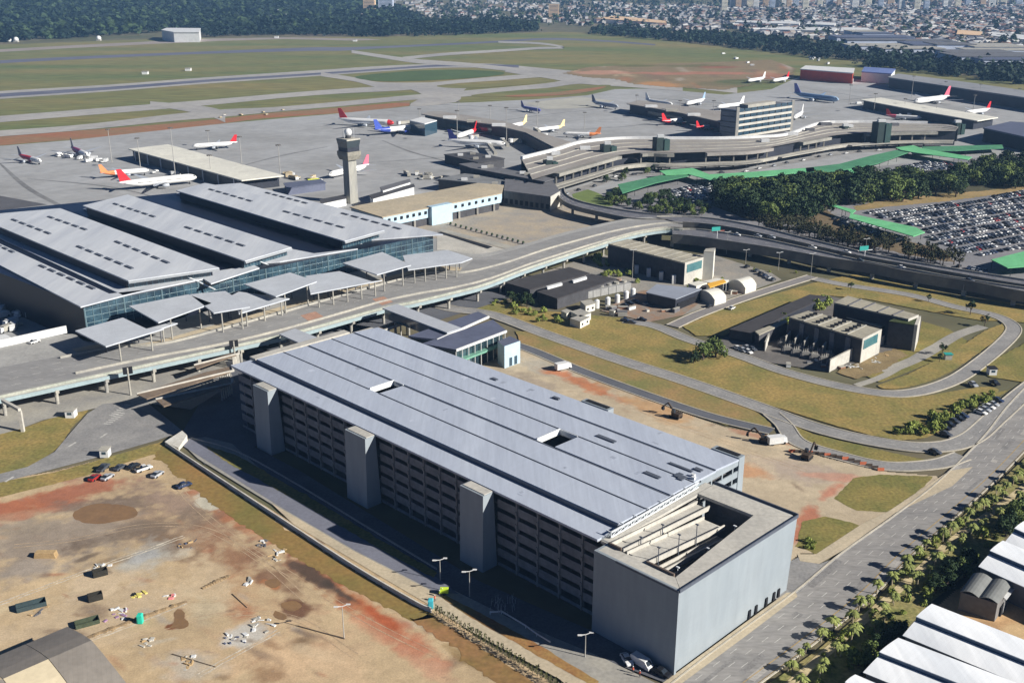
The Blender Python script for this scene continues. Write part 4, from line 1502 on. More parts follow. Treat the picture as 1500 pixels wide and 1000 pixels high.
def building(name, lab, cat, px, z, wallm, roofm, th=.6, over=0.0, parts='roof', z0=0.0):
    """plain block: wall under a roof slab; px are the corners of the roof top"""
    pts = [G(x, y, z) for x, y in px]
    c = centre(pts, 0)
    t = thing(name, lab, cat, c)
    b = MB()
    ins_ = [p.lerp(Vector((c.x, c.y, z)), over) for p in pts]
    b.prism([(p.x, p.y) for p in ins_], z0, z - th - .002)
    b.build('wall', wallm, t)
    b = MB()
    b.prism([(p.x, p.y) for p in pts], z - th, z)
    b.build(parts, roofm, t)
    return t, pts


def window_row(t, p, q, z, n, w, h, m=None, frame=None, d=.12, name='window'):
    """n windows along the wall line p-q, standing slightly proud"""
    p, q = Vector((p[0], p[1], z)), Vector((q[0], q[1], z))
    e = (q - p).normalized()
    s = Vector((e.y, -e.x, 0)) * d
    for i in range(n):
        c = p.lerp(q, (i + .5) / n)
        b = MB()
        a0, a1 = c - e * w / 2, c + e * w / 2
        up = Vector((0, 0, h))
        b.hexa([a0 + s, a1 + s, a1 - s, a0 - s], [a0 + s + up, a1 + s + up, a1 - s + up, a0 - s + up])
        b.build(name, m or GLASS, t)


def old_terminal():
    z = 12.5
    back = even(catmull([G(x, y, z) for x, y in [(764, 233), (816, 220), (850, 210), (910, 204), (986, 204), (1052, 204), (1110, 202), (1154, 198), (1200, 182), (1240, 180), (1280, 180), (1380, 182), (1404, 186)]], 6), 90)
    front = even(catmull([G(x, y, z) for x, y in [(780, 263), (820, 251), (888, 232), (908, 227), (950, 223), (985, 224), (1050, 222), (1108, 219), (1180, 206), (1235, 197), (1308, 193), (1360, 192), (1400, 192)]], 6), 90)
    t = thing('curved_terminal', 'long curved brown-roofed terminal with two kerbside decks, behind the green walkways', 'terminal', centre(front, 0))
    b = MB()
    ribbon(b, back, front, z)
    b.build('roof', TAUPE, t)
    b = MB()
    q = [f.lerp(c, .12) for f, c in zip(front, back)]
    walls(b, q, 0, z - .05, .6)
    b.build('front_wall', PIERW, t)
    b = MB()
    walls(b, back, 0, z - .1, .6)
    b.build('back_wall', PIERW, t)
    b = MB()
    walls(b, back[:-6], z - .6, z + 2.0, 2.2)
    b.build('white_parapet', WHITE, t)
    # light edge beams along the front, split by the stair towers
    for i0, i1, m_, h_ in ((6, 24, GREYB, 2.0), (27, 33, GREYB, 1.6), (37, 50, TAUPE, 2.4), (57, 66, GREYB, 2.0), (73, 87, GREYB, 2.2)):
        b = MB()
        off = [f + (f - c).normalized() * 2.5 for f, c in zip(front[i0:i1], back[i0:i1])]
        walls(b, off, z - 2.4, z - .2, 4.5)
        b.build('eaves', m_, t)
        # columns below
        for p in resample(off, 11):
            b = MB()
            b.box(p.x - .5, p.x + .5, p.y - .5, p.y + .5, 0, z - 2.41)
            b.build('column', GREYB, t)
    # joints on the roof
    b = MB()
    for f_ in (.3, .55, .78):
        ln = [c.lerp(f, f_) for f, c in zip(front, back)]
        walls(b, ln, z, z + .5, .9)
    b.build('roof_kerb', CONC, t)
    # kerbside deck and lower canopy
    d1 = [f + (f - c).normalized() * 12 for f, c in zip(front, back)]
    d0 = [f + (f - c).normalized() * 2 for f, c in zip(front, back)]
    d2 = [f + (f - c).normalized() * 26 for f, c in zip(front, back)]
    b = MB()
    ribbon(b, d0, d1, 5.2)
    walls(b, d1, 3.6, 5.9, .5)
    b.build('kerb_deck', CONC, t)
    for i0, i1 in ((4, 22), (30, 48), (52, 64), (70, 86)):
        b = MB()
        d3 = [f + (f - c).normalized() * 15.5 for f, c in zip(front, back)]
        walls(b, d3[i0:i1], 4.9, 5.6, 4.5)
        b.build('canopy', GREYB if i0 in (4, 30) else CONC, t)
    # skylight boxes and plant on the roof
    for i, f_, w_ in ((8, .2, 2), (16, .35, 2.4), (29, .15, 2.2), (46, .4, 2), (60, .3, 2.2), (70, .4, 2.4), (78, .3, 2), (66, .15, 3), (52, .12, 3)):
        p = back[i].lerp(front[i], f_)
        b = MB()
        b.box(p.x - w_ * 1.6, p.x + w_ * 1.6, p.y - w_, p.y + w_, z, z + 2.2)
        b.build('roof_plant', WHITE if i % 3 else CONC_D, t)
    o = MB()
    ribbon(o, d1, d2, .2)
    o.build('kerbside_road', ASPH)['kind'] = 'structure'
    return front, back


OF, OB = old_terminal()

# stair towers: dark green boxes along the old terminal
for px, lab in (((800, 236, 821, 257), 'dark stair tower at the left end of the curved terminal, beside the concrete block'),
                ((884, 213, 907, 238), 'dark green stair tower, second from the left end of the curved terminal'),
                ((961, 203, 984, 236), 'dark green stair tower just left of the banded office block'),
                ((1236, 186, 1250, 202), 'smaller dark green stair tower right of the banded office block'),
                ((1284, 180, 1307, 211), 'broad dark green stair tower behind the right-hand walkway crossing'),
                ((1400, 181, 1415, 196), 'rightmost dark stair tower of the curved terminal')):
    x0, y0, x1, y1 = px
    p0, p1 = G(x0, y1, 5.2), G(x1, y1 - 2, 5.2)
    p0.z = p1.z = 0
    p1 = p0.lerp(p1, .8)
    w_ = (p1 - p0).length
    t = thing('stair_tower', lab, 'stair tower', (p0 + p1) / 2)
    hgt = 9.0
    while hgt < 30:
        dep = p0.y * CP - (hgt - H) * SP
        if 500 - F * (p0.y * SP + (hgt - H) * CP) / dep < y0:
            break
        hgt += .25
    d = (p1 - p0).normalized()
    s = Vector((-d.y, d.x, 0)) * w_ * .55
    b = MB()
    half = p0.lerp(p1, .55)
    b.hexa([q + Vector((0, 0, 3.7)) for q in (p0, half, half + s, p0 + s)], [q + Vector((0, 0, hgt)) for q in (p0, half, half + s, p0 + s)])
    b.build('shaft', GRNT, t)
    b = MB()
    h2 = half + d * .2
    f_ = h2 - s * .12
    b.hexa([q + Vector((0, 0, 3.7)) for q in (f_, p1 - s * .12, p1 + s * .8, h2 + s * .8)], [q + Vector((0, 0, hgt - 1.5)) for q in (f_, p1 - s * .12, p1 + s * .8, h2 + s * .8)])
    b.build('shaft', mat('teal_cladding', (50, 78, 74), .5, .12, .2, 1, k=.65), t)
    b = MB()
    c = p0.lerp(p1, .45) + s * .5 + Vector((0, 0, hgt))
    b.box(c.x - w_ * .22, c.x + w_ * .22, c.y - 2, c.y + 2, hgt, hgt + 2)
    b.build('cap', WHITE, t)

# piers
for px, z, lab, rm in (([(617, 167), (634, 163), (648, 163.5), (690, 170), (740, 178), (790, 194), (836, 208), (812, 216), (770, 194), (720, 182), (660, 175)], 10, 'angular dark-sided boarding pier in the middle of the apron, aircraft on both sides', TAUPE),
                       ([(918, 152), (934, 147), (994, 154.5), (1070, 165), (1090, 172), (1070, 182), (1000, 166), (950, 157)], 10, 'dark-sided boarding pier behind the banded office block', TAUPE),
                       ([(1260, 146), (1290, 143), (1370, 157), (1462, 172), (1432, 177), (1340, 161)], 9, 'long pale-roofed boarding pier at the far right of the apron', CREAMR),
                       ([(188, 218), (246, 211.5), (416, 257), (354, 264)], 8.5, 'long cream-roofed open shed on the apron behind the new terminal', CREAMR)):
    t, pts = building('boarding_pier' if z != 8.5 else 'apron_shed', lab, 'boarding pier' if z != 8.5 else 'shed', px, z, PIERW, rm, .8, .06)
    if rm is TAUPE:
        c = centre(pts, z)
        for k_ in range(3):
            p = pts[0].lerp(pts[5], .12 + .3 * k_).lerp(c, .3)
            b = MB()
            b.box(p.x - 6, p.x + 6, p.y - 3, p.y + 3, z, z + 2)
            b.build('roof_plant', WHITE if k_ % 2 == 0 else CONC, t)
        window_row(t, pts[-1], pts[-2], 3.2, 12, 5.5, 3, d=.3)
    elif z == 8.5:
        n = 8
        for i in range(n):
            p = pts[0].lerp(pts[3], (i + .5) / n)
            b = MB()
            b.box(p.x - .3, p.x + .3, p.y - .3, p.y + .3, 0, 7.6)
            b.build('column', STEELW, t)
# round head of the central pier
t = thing('pier_head', 'flat-roofed white lounge on the end of the central boarding pier', 'building', G(634, 190, 0))
b = MB()
pts = [G(x, y, 11.5) for x, y in [(600, 176), (618, 171), (640, 176), (622, 181)]]
b.prism([(p.x, p.y) for p in pts], 0, 10.5)
b.build('wall', GLASS, t)
b = MB()
b.prism([(p.x, p.y) for p in pts], 10.51, 11.3)
b.build('roof', WHITE, t)


def office():
    z = 27
    f = G(1078, 207, 0)
    lft = G(1053, 203, 0)
    r = G(1158, 194, 0)
    # top heights follow from the roof line
    t = thing('office_block', 'five-storey office block with banded concrete front and blue glass end', 'office building', f)
    s = (lft - f)
    back = r + s
    b = MB()
    c = (f + back) / 2
    i4 = [p.lerp(Vector((c.x, c.y, 0)), .03) for p in (f, r, back, lft)]
    b.prism([(p.x, p.y) for p in i4], 0, 25)
    b.build('wall', DKCON, t)
    e = (r - f).normalized()
    nrm = Vector((e.y, -e.x, 0))
    for k in range(5):
        b = MB()
        z0 = 2.5 + k * 5
        b.hexa([f + nrm * .4 + Vector((0, 0, z0)), r + nrm * .4 + Vector((0, 0, z0)), r - nrm * 1 + Vector((0, 0, z0)), f - nrm * 1 + Vector((0, 0, z0))],
               [f + nrm * .4 + Vector((0, 0, z0 + 2)), r + nrm * .4 + Vector((0, 0, z0 + 2)), r - nrm * 1 + Vector((0, 0, z0 + 2)), f - nrm * 1 + Vector((0, 0, z0 + 2))])
        fb_ = b.build('floor_band', CREAM, t)
        window_row(fb_, f + nrm * -.2, r + nrm * -.2, z0 + 2.05, 9, (r - f).length / 9 * .86, 2.8, GLASS, d=.5)
    for p in (f, r):
        b = MB()
        b.box(p.x - 1.2, p.x + 1.2, p.y - 1.2, p.y + 1.2, 0, 29)
        b.build('corner_pier', CREAM, t)
    b = MB()
    g0 = f + s * .03 - e * .3
    g1 = f + s * .97 - e * .3
    b.hexa([g0, g1, g1 + e * 1, g0 + e * 1], [q + Vector((0, 0, 26.5)) for q in (g0, g1, g1 + e, g0 + e)])
    b.build('glass_end', mat('blue_glass', (84, 104, 132), .15, .2, .2, .4, rgb2=(62, 80, 106), k=.7, spec=.8), t)
    for k in range(6):
        b = MB()
        zz = Vector((0, 0, 2 + k * 4.6))
        b.beam(g0 + zz - e * .25, g1 + zz - e * .25, .4, .5)
        b.build('glass_rail', DKCON, t)
    b = MB()
    b.prism([(p.x, p.y) for p in (f, r, back, lft)], 25.01, 26)
    b.build('roof', CONC_D, t)
    b = MB()
    q = [f.lerp(back, .5).lerp(x, .5) for x in (f, r, back, lft)]
    b.prism([(p.x, p.y) for p in q], 26.01, 29)
    b.build('roof_plant', CONC, t)


office()


def control_tower():
    p = G(515, 297, 0)
    t = thing('control_tower', 'tall concrete air traffic control tower with dark cab and white radar dome', 'control tower', p)
    b = MB()
    r = 3.1
    ang = math.radians(-45)
    def sq(cx, cy, hw, hd, z):
        return [(cx + (a * hw) * math.cos(ang) - (c * hd) * math.sin(ang), cy + (a * hw) * math.sin(ang) + (c * hd) * math.cos(ang), z) for a, c in ((-1, -1), (1, -1), (1, 1), (-1, 1))]
    b.hexa(sq(p.x, p.y, r, r, 0), sq(p.x, p.y, r * .97, r, 33))
    b.build('shaft', mat('tower_concrete', (170, 168, 158), .9, .14, .3, 1, rgb2=(150, 149, 144), k=.85, stretch=(1, 1, .2)), t)
    b = MB()
    c0 = sq(p.x, p.y, r + .2, r + .2, 0)
    m_ = Vector(c0[0]).lerp(Vector(c0[3]), .5)
    b.tube((m_.x, m_.y, 0), (m_.x, m_.y, 34), .7, .7, 6)
    b.build('shaft_rib', CONC, t)
    b = MB()
    b.hexa(sq(p.x, p.y, 4.6, 4.4, 28), sq(p.x, p.y, 5.6, 5.2, 31))
    b.hexa(sq(p.x, p.y, 5.6, 5.2, 31.01), sq(p.x, p.y, 5.6, 5.2, 33.4))
    b.build('gallery', mat('tower_stone', (150, 146, 134), .9, .14, .3, 1, k=.8), t)
    b = MB()
    b.hexa(sq(p.x, p.y, 4.9, 4.6, 33.41), sq(p.x, p.y, 4.9, 4.6, 36))
    b.build('gallery_shade', PIERW, t)  # dark colour puts shade into the band under the cab
    b = MB()
    b.hexa(sq(p.x, p.y, 4.8, 4.6, 36.01), sq(p.x, p.y, 5.5, 5.3, 40.5))
    b.build('cab', mat('cab_glass', (58, 70, 78), .12, .1, .3, 1, k=.8, spec=.8), t)
    b = MB()
    b.hexa(sq(p.x, p.y, 5.7, 5.5, 40.51), sq(p.x, p.y, 5.3, 5.1, 41.4))
    b.build('cab_roof', CONC, t)
    b = MB()
    b.tube((p.x, p.y, 41.6), (p.x, p.y, 43), 1.8, 1.8, 12)
    b.build('radome_base', DKCON, t)
    b = MB()
    b.ball((p.x, p.y, 45.0), 2.5, 16, 10)
    b.build('radome', WHITE, t, smooth=True)
    for i, (dx, dy) in enumerate(((-3.5, 1), (3.8, -1), (1, 3.6), (-2, -3))):
        b = MB()
        b.tube((p.x + dx, p.y + dy, 41.6), (p.x + dx, p.y + dy, 46 + i % 2 * 2), .1, .06, 5)
        b.build('antenna', STEELW, t)


control_tower()

# low buildings at the foot of the tower
for px, z, wm, rm, lab in (([(540, 286), (606, 269), (608, 273), (545, 291)], 7, WHITE, DKCON, 'low white-walled building with dark roof right of the control tower foot'),
                           ([(468, 292), (505, 285), (508, 290), (470, 298)], 5, WHITE, DKCON, 'low white-walled building with dark roof left of the control tower foot'),
                           ([(415, 268), (470, 262), (478, 268), (420, 276)], 5, SLATE, SLATE, 'low blue-roofed shelter on the apron left of the tower'),
                           ([(556, 274), (600, 262), (602, 266), (560, 279)], 8.6, WHITE, CONC_D, 'narrow raised plant room on the white-walled building by the tower')):
    building('service_building', lab, 'building', px, z, wm, rm, .4, .05)

# tan roofed corridor between the terminals
def corridor():
    z = 10.5
    for j, (px, lab) in enumerate((([(512, 303), (700, 268), (738, 271), (735, 283), (560, 318)], 'long tan-roofed corridor with pale blue wall linking the two terminals'),)):
        pts = [G(x, y, z) for x, y in px]
        t = thing('link_corridor', lab, 'building', centre(pts))
        b = MB()
        b.prism([(p.x, p.y) for p in pts], z - .5, z)
        b.build('roof', TANR, t)
        c = centre(pts, 0)
        ins_ = [Vector((p.x, p.y, 0)).lerp(c, .015) for p in pts]
        b = MB()
        b.prism([(p.x, p.y) for p in ins_], 4.6, z - .51)
        b.build('upper_wall', BLUECLAD, t)
        b = MB()
        ins2 = [Vector((p.x, p.y, 0)).lerp(c, .06) for p in pts]
        b.prism([(p.x, p.y) for p in ins2], 0, 4.59)
        b.build('undercroft', DKCON, t)
        a_, c_ = pts[4], pts[3]
        for f0, f1, n in ((.02, .36, 7), (.56, .98, 7)):
            p, q = a_.lerp(c_, f0).lerp(Vector((c.x, c.y, z)), .012), a_.lerp(c_, f1).lerp(Vector((c.x, c.y, z)), .012)
            window_row(t, p, q, 7.1, n, 1.5, 1.7, DARK, d=.5)
        p, q = a_.lerp(c_, .37), a_.lerp(c_, .54)
        e = (q - p).normalized()
        s = Vector((e.y, -e.x, 0)) * 2.2
        b = MB()
        b.hexa([v - Vector((0, 0, z)) for v in (p + s, q + s, q - s, p - s)], [v + Vector((0, 0, .6)) for v in (p + s, q + s, q - s, p - s)])
        b.build('stair_block', BLUECLAD, t)
        for i in range(5):
            p = a_.lerp(c_, (.1, .25, .62, .78, .93)[i])
            b = MB()
            b.box(p.x - .5, p.x + .5, p.y - .5, p.y + .5, 0, 4.59)
            b.build('column', CREAM, t)


corridor()


def concrete_block():
    z = 9.5
    px = [(740, 276), (806, 281), (820, 277), (818, 270), (752, 262)]
    px = [(738, 279), (806, 288), (820, 280), (812, 268), (740, 262)]
    pts = [G(x, y, z) for x, y in px]
    t = thing('concrete_block', 'dark concrete block with cream end wall beside the corridor', 'building', centre(pts))
    b = MB()
    b.prism([(p.x, p.y) for p in pts], 0, z - .5)
    b.build('wall', mat('board_concrete', (112, 112, 110), .9, .2, .15, .8, rgb2=(92, 94, 98), k=.75, stretch=(1, 1, .2)), t)
    b = MB()
    b.prism([(p.x, p.y) for p in pts], z - .49, z)
    b.build('roof', CONC_D, t)
    a_, c_ = pts[1], pts[2]
    e = (c_ - a_).normalized()
    s = Vector((e.y, -e.x, 0)) * .3
    b = MB()
    b.hexa([v - Vector((0, 0, z)) for v in (a_ + s, c_ + s, c_, a_)], [v for v in (a_ + s, c_ + s, c_, a_)])
    b.build('end_wall', CREAM, t)
    window_row(t, pts[0], pts[1], 1.5, 9, 2.2, 3, DARK, d=.2)
    # roofs running back from it
    for px2, z2, rm, lab in (([(672, 240), (692, 238), (796, 258), (812, 262), (798, 266), (690, 246)], 11.5, CONC_D, 'long grey plant roof above the concrete block'),
                             ([(640, 262), (680, 254), (810, 268), (740, 276), (700, 268)], 8.0, mat('patched_roof', (126, 128, 130), .9, .15, .1, .5, k=.9), 'patched grey roof between corridor and old terminal'),
                             ([(650, 226), (690, 222), (740, 232), (700, 238)], 7.0, DKCON, 'small dark service building by the navy-tailed aircraft')):
        t2, p2 = building('service_building', lab, 'building', px2, z2, DKCON, rm, .5, .03)
        c = centre(p2, z2)
        for k_ in range(4):
            p = p2[k_ % len(p2)].lerp(c, .55)
            b = MB()
            b.box(p.x - 2, p.x + 2, p.y - 1.4, p.y + 1.4, z2, z2 + 1.5)
            b.build('roof_unit', CONC if k_ % 2 else WHITE, t2)


concrete_block()

# hangars at the far side of the field
for px, z, wm, rm, lab, nm in (([(1172, 101), (1180, 96), (1252, 100), (1250, 107)], 14, mat('red_cladding', (206, 78, 54), .7, .1, .02, .2, k=.9), WHITE, 'hangar with bright red front and white roof', 'hangar'),
                               ([(1262, 105), (1266, 98), (1312, 101), (1306, 108)], 13, WHITE, mat('blue_roof', (112, 128, 178), .6, .1, .02, .2, k=.9), 'hangar with blue and white roof right of the red one', 'hangar'),
                               ([(1300, 113), (1316, 108), (1420, 121), (1620, 150), (1620, 160), (1420, 131)], 13, PIERW, mat('grey_far_roof', (140, 142, 146), .9, .1, .01, .1, k=.9), 'very long dark cargo terminal along the right edge of the apron', 'cargo_terminal'),
                               ([(236, 44), (244, 41), (294, 41.5), (292, 47), (254, 47)], 20, WHITE, WHITE, 'white hangar alone at the foot of the wooded hill', 'hangar'),
                               ([(1440, 187), (1480, 178), (1640, 190), (1640, 215), (1500, 200)], 12, PIERW, SLATE, 'blue-roofed hall at the right edge beyond the walkways', 'hall')):
    t, pts = building(nm, lab, 'hangar' if nm == 'hangar' else 'building', px, z, wm, rm, 1.2, .02)
    a_, c_ = pts[-1], pts[-2] if nm != 'hangar' else pts[2]
    if nm == 'hangar':
        e = (c_ - a_).normalized()
        s = Vector((e.y, -e.x, 0)) * .6
        b = MB()
        p, q = a_.lerp(c_, .1), a_.lerp(c_, .9)
        b.hexa([v + Vector((0, 0, -z)) for v in (p + s, q + s, q, p)], [v + Vector((0, 0, -5 if 'red' not in lab else -10)) for v in (p + s, q + s, q, p)])
        b.build('door', GLASS if 'white hangar' in lab else (WHITE if 'red' in lab else PIERW), t)
b = None

# green walkway roofs
GREENR = mat('green_roof', (112, 184, 130), .6, .12, .1, .8, rgb2=(98, 166, 116), k=1.05)
GREEND = mat('dull_green_roof', (70, 124, 92), .7, .14, .06, .5, rgb2=(82, 140, 102), k=1.0)
for px, z, m_, lab in (([(905, 270), (985, 253), (1008, 250), (1012, 257), (960, 268), (912, 283)], 4.5, GREEND, 'dull green walkway roof left of the near crossing'),
                       ([(966, 250), (1014, 246), (1057, 262), (1052, 267), (1008, 255), (975, 256)], 5.2, GREENR, 'bright green pitched crossing roof in front of the office block'),
                       ([(1026, 256), (1100, 252), (1192, 245), (1194, 251), (1110, 259), (1034, 262)], 4.5, GREENR, 'straight green walkway roof right of the near crossing'),
                       ([(1180, 246), (1230, 240), (1276, 228), (1330, 216), (1346, 218), (1284, 240), (1230, 250), (1182, 254)], 4.5, GREEND, 'broad dull green walkway roof below the curved terminal'),
                       ([(1312, 216), (1338, 213), (1350, 217), (1424, 230), (1418, 234), (1344, 224), (1320, 220)], 5.2, GREENR, 'bright green pitched crossing roof at the right'),
                       ([(1350, 215), (1468, 212), (1470, 217), (1400, 221), (1356, 221)], 4.5, GREEND, 'straight green walkway roof right of the far crossing'),
                       ([(1242, 248), (1272, 245), (1275, 250), (1246, 253)], 4.0, GREENR, 'small pale green shelter under the broad walkway roof'),
                       ([(1211, 299), (1214, 297.5), (1254, 308), (1248, 313), (1342, 333), (1355, 340), (1338, 346), (1244, 319), (1246, 311)], 5.0, GREENR, 'stepped green shelter along the left of the big car park'),
                       ([(1452, 380), (1500, 368), (1580, 374), (1580, 384), (1476, 392)], 5.5, GREENR, 'green roofed shelter at the right edge above the elevated road')):
    pts = [G(x, y, z) for x, y in px]
    t = thing('walkway_roof', lab, 'covered walkway', centre(pts), 'green covered walkways')
    b = MB()
    b.prism([(p.x, p.y) for p in pts], z - .4, z)
    b.build('roof', m_, t)
    per = resample(pts + [pts[0]], 9)
    c = centre(pts, 0)
    for p in per[::2]:
        q = Vector((p.x, p.y, 0)).lerp(c, .03)
        b = MB()
        b.tube((q.x, q.y, 0), (q.x, q.y, z - .41), .15, .15, 6)
        b.build('post', GRNT, t)
# ------------------------------------------------------------------ substations, sheds, tents, warehouses
ROOFT = mat('felt_roof', (176, 170, 152), .9, .14, .12, .9, rgb2=(154, 149, 134), k=.9)
BLKROOF = mat('black_gravel_roof', (70, 68, 70), .95, .15, .2, 2, k=.8)
CORR = mat('corrugated_grey', (150, 156, 168), .6, .07, .15, 1.2, k=.9, lines=(1.0, 40, .05, 30))
CANVAS = mat('white_canvas', (206, 203, 192), .9, .06, .3, 2, k=1.0)


def big_substation():
    z = 11
    px = [(890, 361), (908, 352), (1035, 374), (1006, 383)]
    px = [(891, 357), (920, 350), (1032, 376), (1003, 385)]
    t, pts = building('switch_house', 'tall dark-walled switch house with tan flat roof by the elevated road', 'building', px, z, DKCON, ROOFT, .7, .0)
    a_, c_ = pts[3], pts[2]
    e = (c_ - a_).normalized()
    s = Vector((e.y, -e.x, 0)) * .25
    b = MB()
    b.hexa([v + Vector((0, 0, -z)) for v in (a_ + s, c_ + s, c_, a_)], [v + Vector((0, 0, .1)) for v in (a_ + s, c_ + s, c_, a_)])
    b.build('end_wall', CREAM, t)
    p, q = a_.lerp(c_, .1), a_.lerp(c_, .85)
    b = MB()
    b.hexa([v + s * 1.6 + Vector((0, 0, -5.2)) for v in (p, q, q - s, p - s)], [v + s * 1.6 + Vector((0, 0, -1.2)) for v in (p, q, q - s, p - s)])
    b.build('window', TEAL, t)
    # ribs of the roof
    for i in range(9):
        p, q = pts[0].lerp(pts[3], (i + .5) / 9), pts[1].lerp(pts[2], (i + .5) / 9)
        b = MB()
        b.beam(p + Vector((0, 0, .06)), q + Vector((0, 0, .06)), .35, .2)
        b.build('roof_rib', CONC, t)
    for i in range(4):
        p = pts[0].lerp(pts[3], .42 + .16 * i)
        ee = (pts[3] - pts[0]).normalized()
        ss = Vector((ee.y, -ee.x, 0))
        p = p + ss * 1.4
        b = MB()
        b.box(p.x - .9, p.x + .9, p.y - 1, p.y + 1, 0, 4.2)
        b.build('duct', WHITE, t)
    # cream tower at its right end
    px = [(1031, 368), (1034, 364), (1048, 363), (1046, 369)]
    pts2 = [G(x, y, 14) for x, y in px]
    t2 = thing('vent_tower', 'plain cream concrete tower at the right end of the switch house', 'tower', centre(pts2))
    b = MB()
    b.prism([(p.x, p.y) for p in pts2], 0, 13.6)
    b.build('shaft', CREAMR, t2)
    b = MB()
    b.prism([(p.x, p.y) for p in pts2], 13.61, 14, 0)
    b.build('cap', CONC, t2)
    # forecourt wall
    t3 = thing('low_wall', 'low cream wall below the switch house end', 'wall', G(1010, 400, 0))
    b = MB()
    b.beam(G(985, 413, 1), G(1040, 398, 1), .5, 2)
    b.build('wall_panel', CREAM, t3)


big_substation()

# pump house: two dark roofs and a row of cooling cells
for px, z, lab in (([(738, 413), (834, 391), (864, 400), (776, 424)], 5, 'back half of the black-roofed pump house by the elevated road'),
                   ([(786, 427), (866, 401), (904, 408), (816, 437)], 5.2, 'front half of the black-roofed pump house')):
    building('pump_house', lab, 'building', px, z, DKCON, BLKROOF, .5, .02)
for i, (px, z) in enumerate((([(800, 419), (822, 413), (824, 415), (802, 421)], 6.2), ([(838, 410), (858, 404), (860, 406), (840, 412)], 6.2))):
    t, pts = building('roof_monitor', ('left', 'right')[i] + ' long white skylight lying between the two black roofs', 'skylight', px, z, WHITE, WHITE, .3, .02, z0=4.6)
pa, pb = G(822, 446, 0), G(925, 424, 0)
e = (pb - pa).normalized()
s = Vector((-e.y, e.x, 0))
t = thing('cooling_plant', 'row of grey cooling cells with fans in front of the black-roofed pump house', 'cooling plant', pa.lerp(pb, .5))
n = 9
L_ = (pb - pa).length / n
for i in range(n):
    p = pa + e * (L_ * i)
    b = MB()
    b.hexa([p, p + e * L_ * .94, p + e * L_ * .94 + s * 9, p + s * 9], [q + Vector((0, 0, 3.4)) for q in (p, p + e * L_ * .94, p + e * L_ * .94 + s * 9, p + s * 9)])
    cell = b.build('cell', mat('cell_concrete', (156, 156, 154), .9, .12, .3, 1.5, k=.85), t)
    for k_ in (.3, .7):
        b = MB()
        c = p + e * L_ * .47 + s * (9 * k_)
        b.tube((c.x, c.y, 3.4), (c.x, c.y, 4.3), 1.2, 1.3, 10)
        b.build('fan_cowl', CONC if k_ < .5 else mat('rust_cowl', (168, 146, 128), .9, .2, 1, 3, k=.9), cell)
for i, q_ in enumerate(((874, 451), (890, 447), (904, 443), (917, 438), (927, 434))):
    p = G(*q_)
    t = thing('white_tank', ('first', 'second', 'third', 'fourth', 'rightmost')[i] + ' from the left of five white upright tanks before the cooling cells', 'tank', p, 'white tanks')
    b = MB()
    b.tube((p.x, p.y, 0), (p.x, p.y, 3.6), 1.2, 1.2, 12)
    b.build('shell', WHITE, t, smooth=False)
    b = MB()
    b.tube((p.x, p.y, 3.6), (p.x, p.y, 4.1), 1.2, .3, 12)
    b.build('lid', WHITE, t)
for px, z, lab in (([(836, 456), (850, 452), (866, 458), (850, 464)], 3.2, 'white site cabin nearest the grass verge, left of two'),
                   ([(835, 466), (850, 461), (864, 464), (850, 471)], 3.2, 'white site cabin at the corner of the lawn'),
                   ([(850, 441), (866, 438), (872, 444), (858, 448)], 3.4, 'pale grey cabin against the cooling cells'),
                   ([(822, 455), (830, 452), (838, 455), (830, 459)], 2.8, 'small white cabin with dark side near the shrubs')):
    t, pts = building('site_cabin', lab, 'cabin', px, z, CANVAS, CONC, .2, .02)
    window_row(t, pts[3], pts[2], 1.1, 2, 1.0, .9, DARK, d=.06)

# grey sheds and tents
for px, z, rm, lab in (([(946, 428), (962, 416), (1028, 423), (990, 438)], 5.5, CORR, 'grey corrugated shed with dark open side in the substation yard'),
                       ([(1030, 412), (1050, 407), (1068, 410), (1046, 415)], 4.5, CANVAS, 'low white shed behind the tents'),
                       ([(1008, 415), (1024, 411), (1036, 414), (1020, 419)], 5.0, CANVAS, 'small white flat shed between grey shed and cream wall')):
    t, pts = building('shed', lab, 'shed', px, z, PIERW if rm is CORR else CANVAS, rm, .35, .03)
    a_, c_ = pts[3], pts[2]
    ss = Vector(((c_ - a_).y, -(c_ - a_).x, 0)).normalized() * .15
    b = MB()
    b.hexa([v + Vector((0, 0, -z + .1)) for v in (a_.lerp(c_, .08) + ss, a_.lerp(c_, .92) + ss, a_.lerp(c_, .92), a_.lerp(c_, .08))], [v + Vector((0, 0, -z + 3.2)) for v in (a_.lerp(c_, .08) + ss, a_.lerp(c_, .92) + ss, a_.lerp(c_, .92), a_.lerp(c_, .08))])
    b.build('doorway', DARK, t)


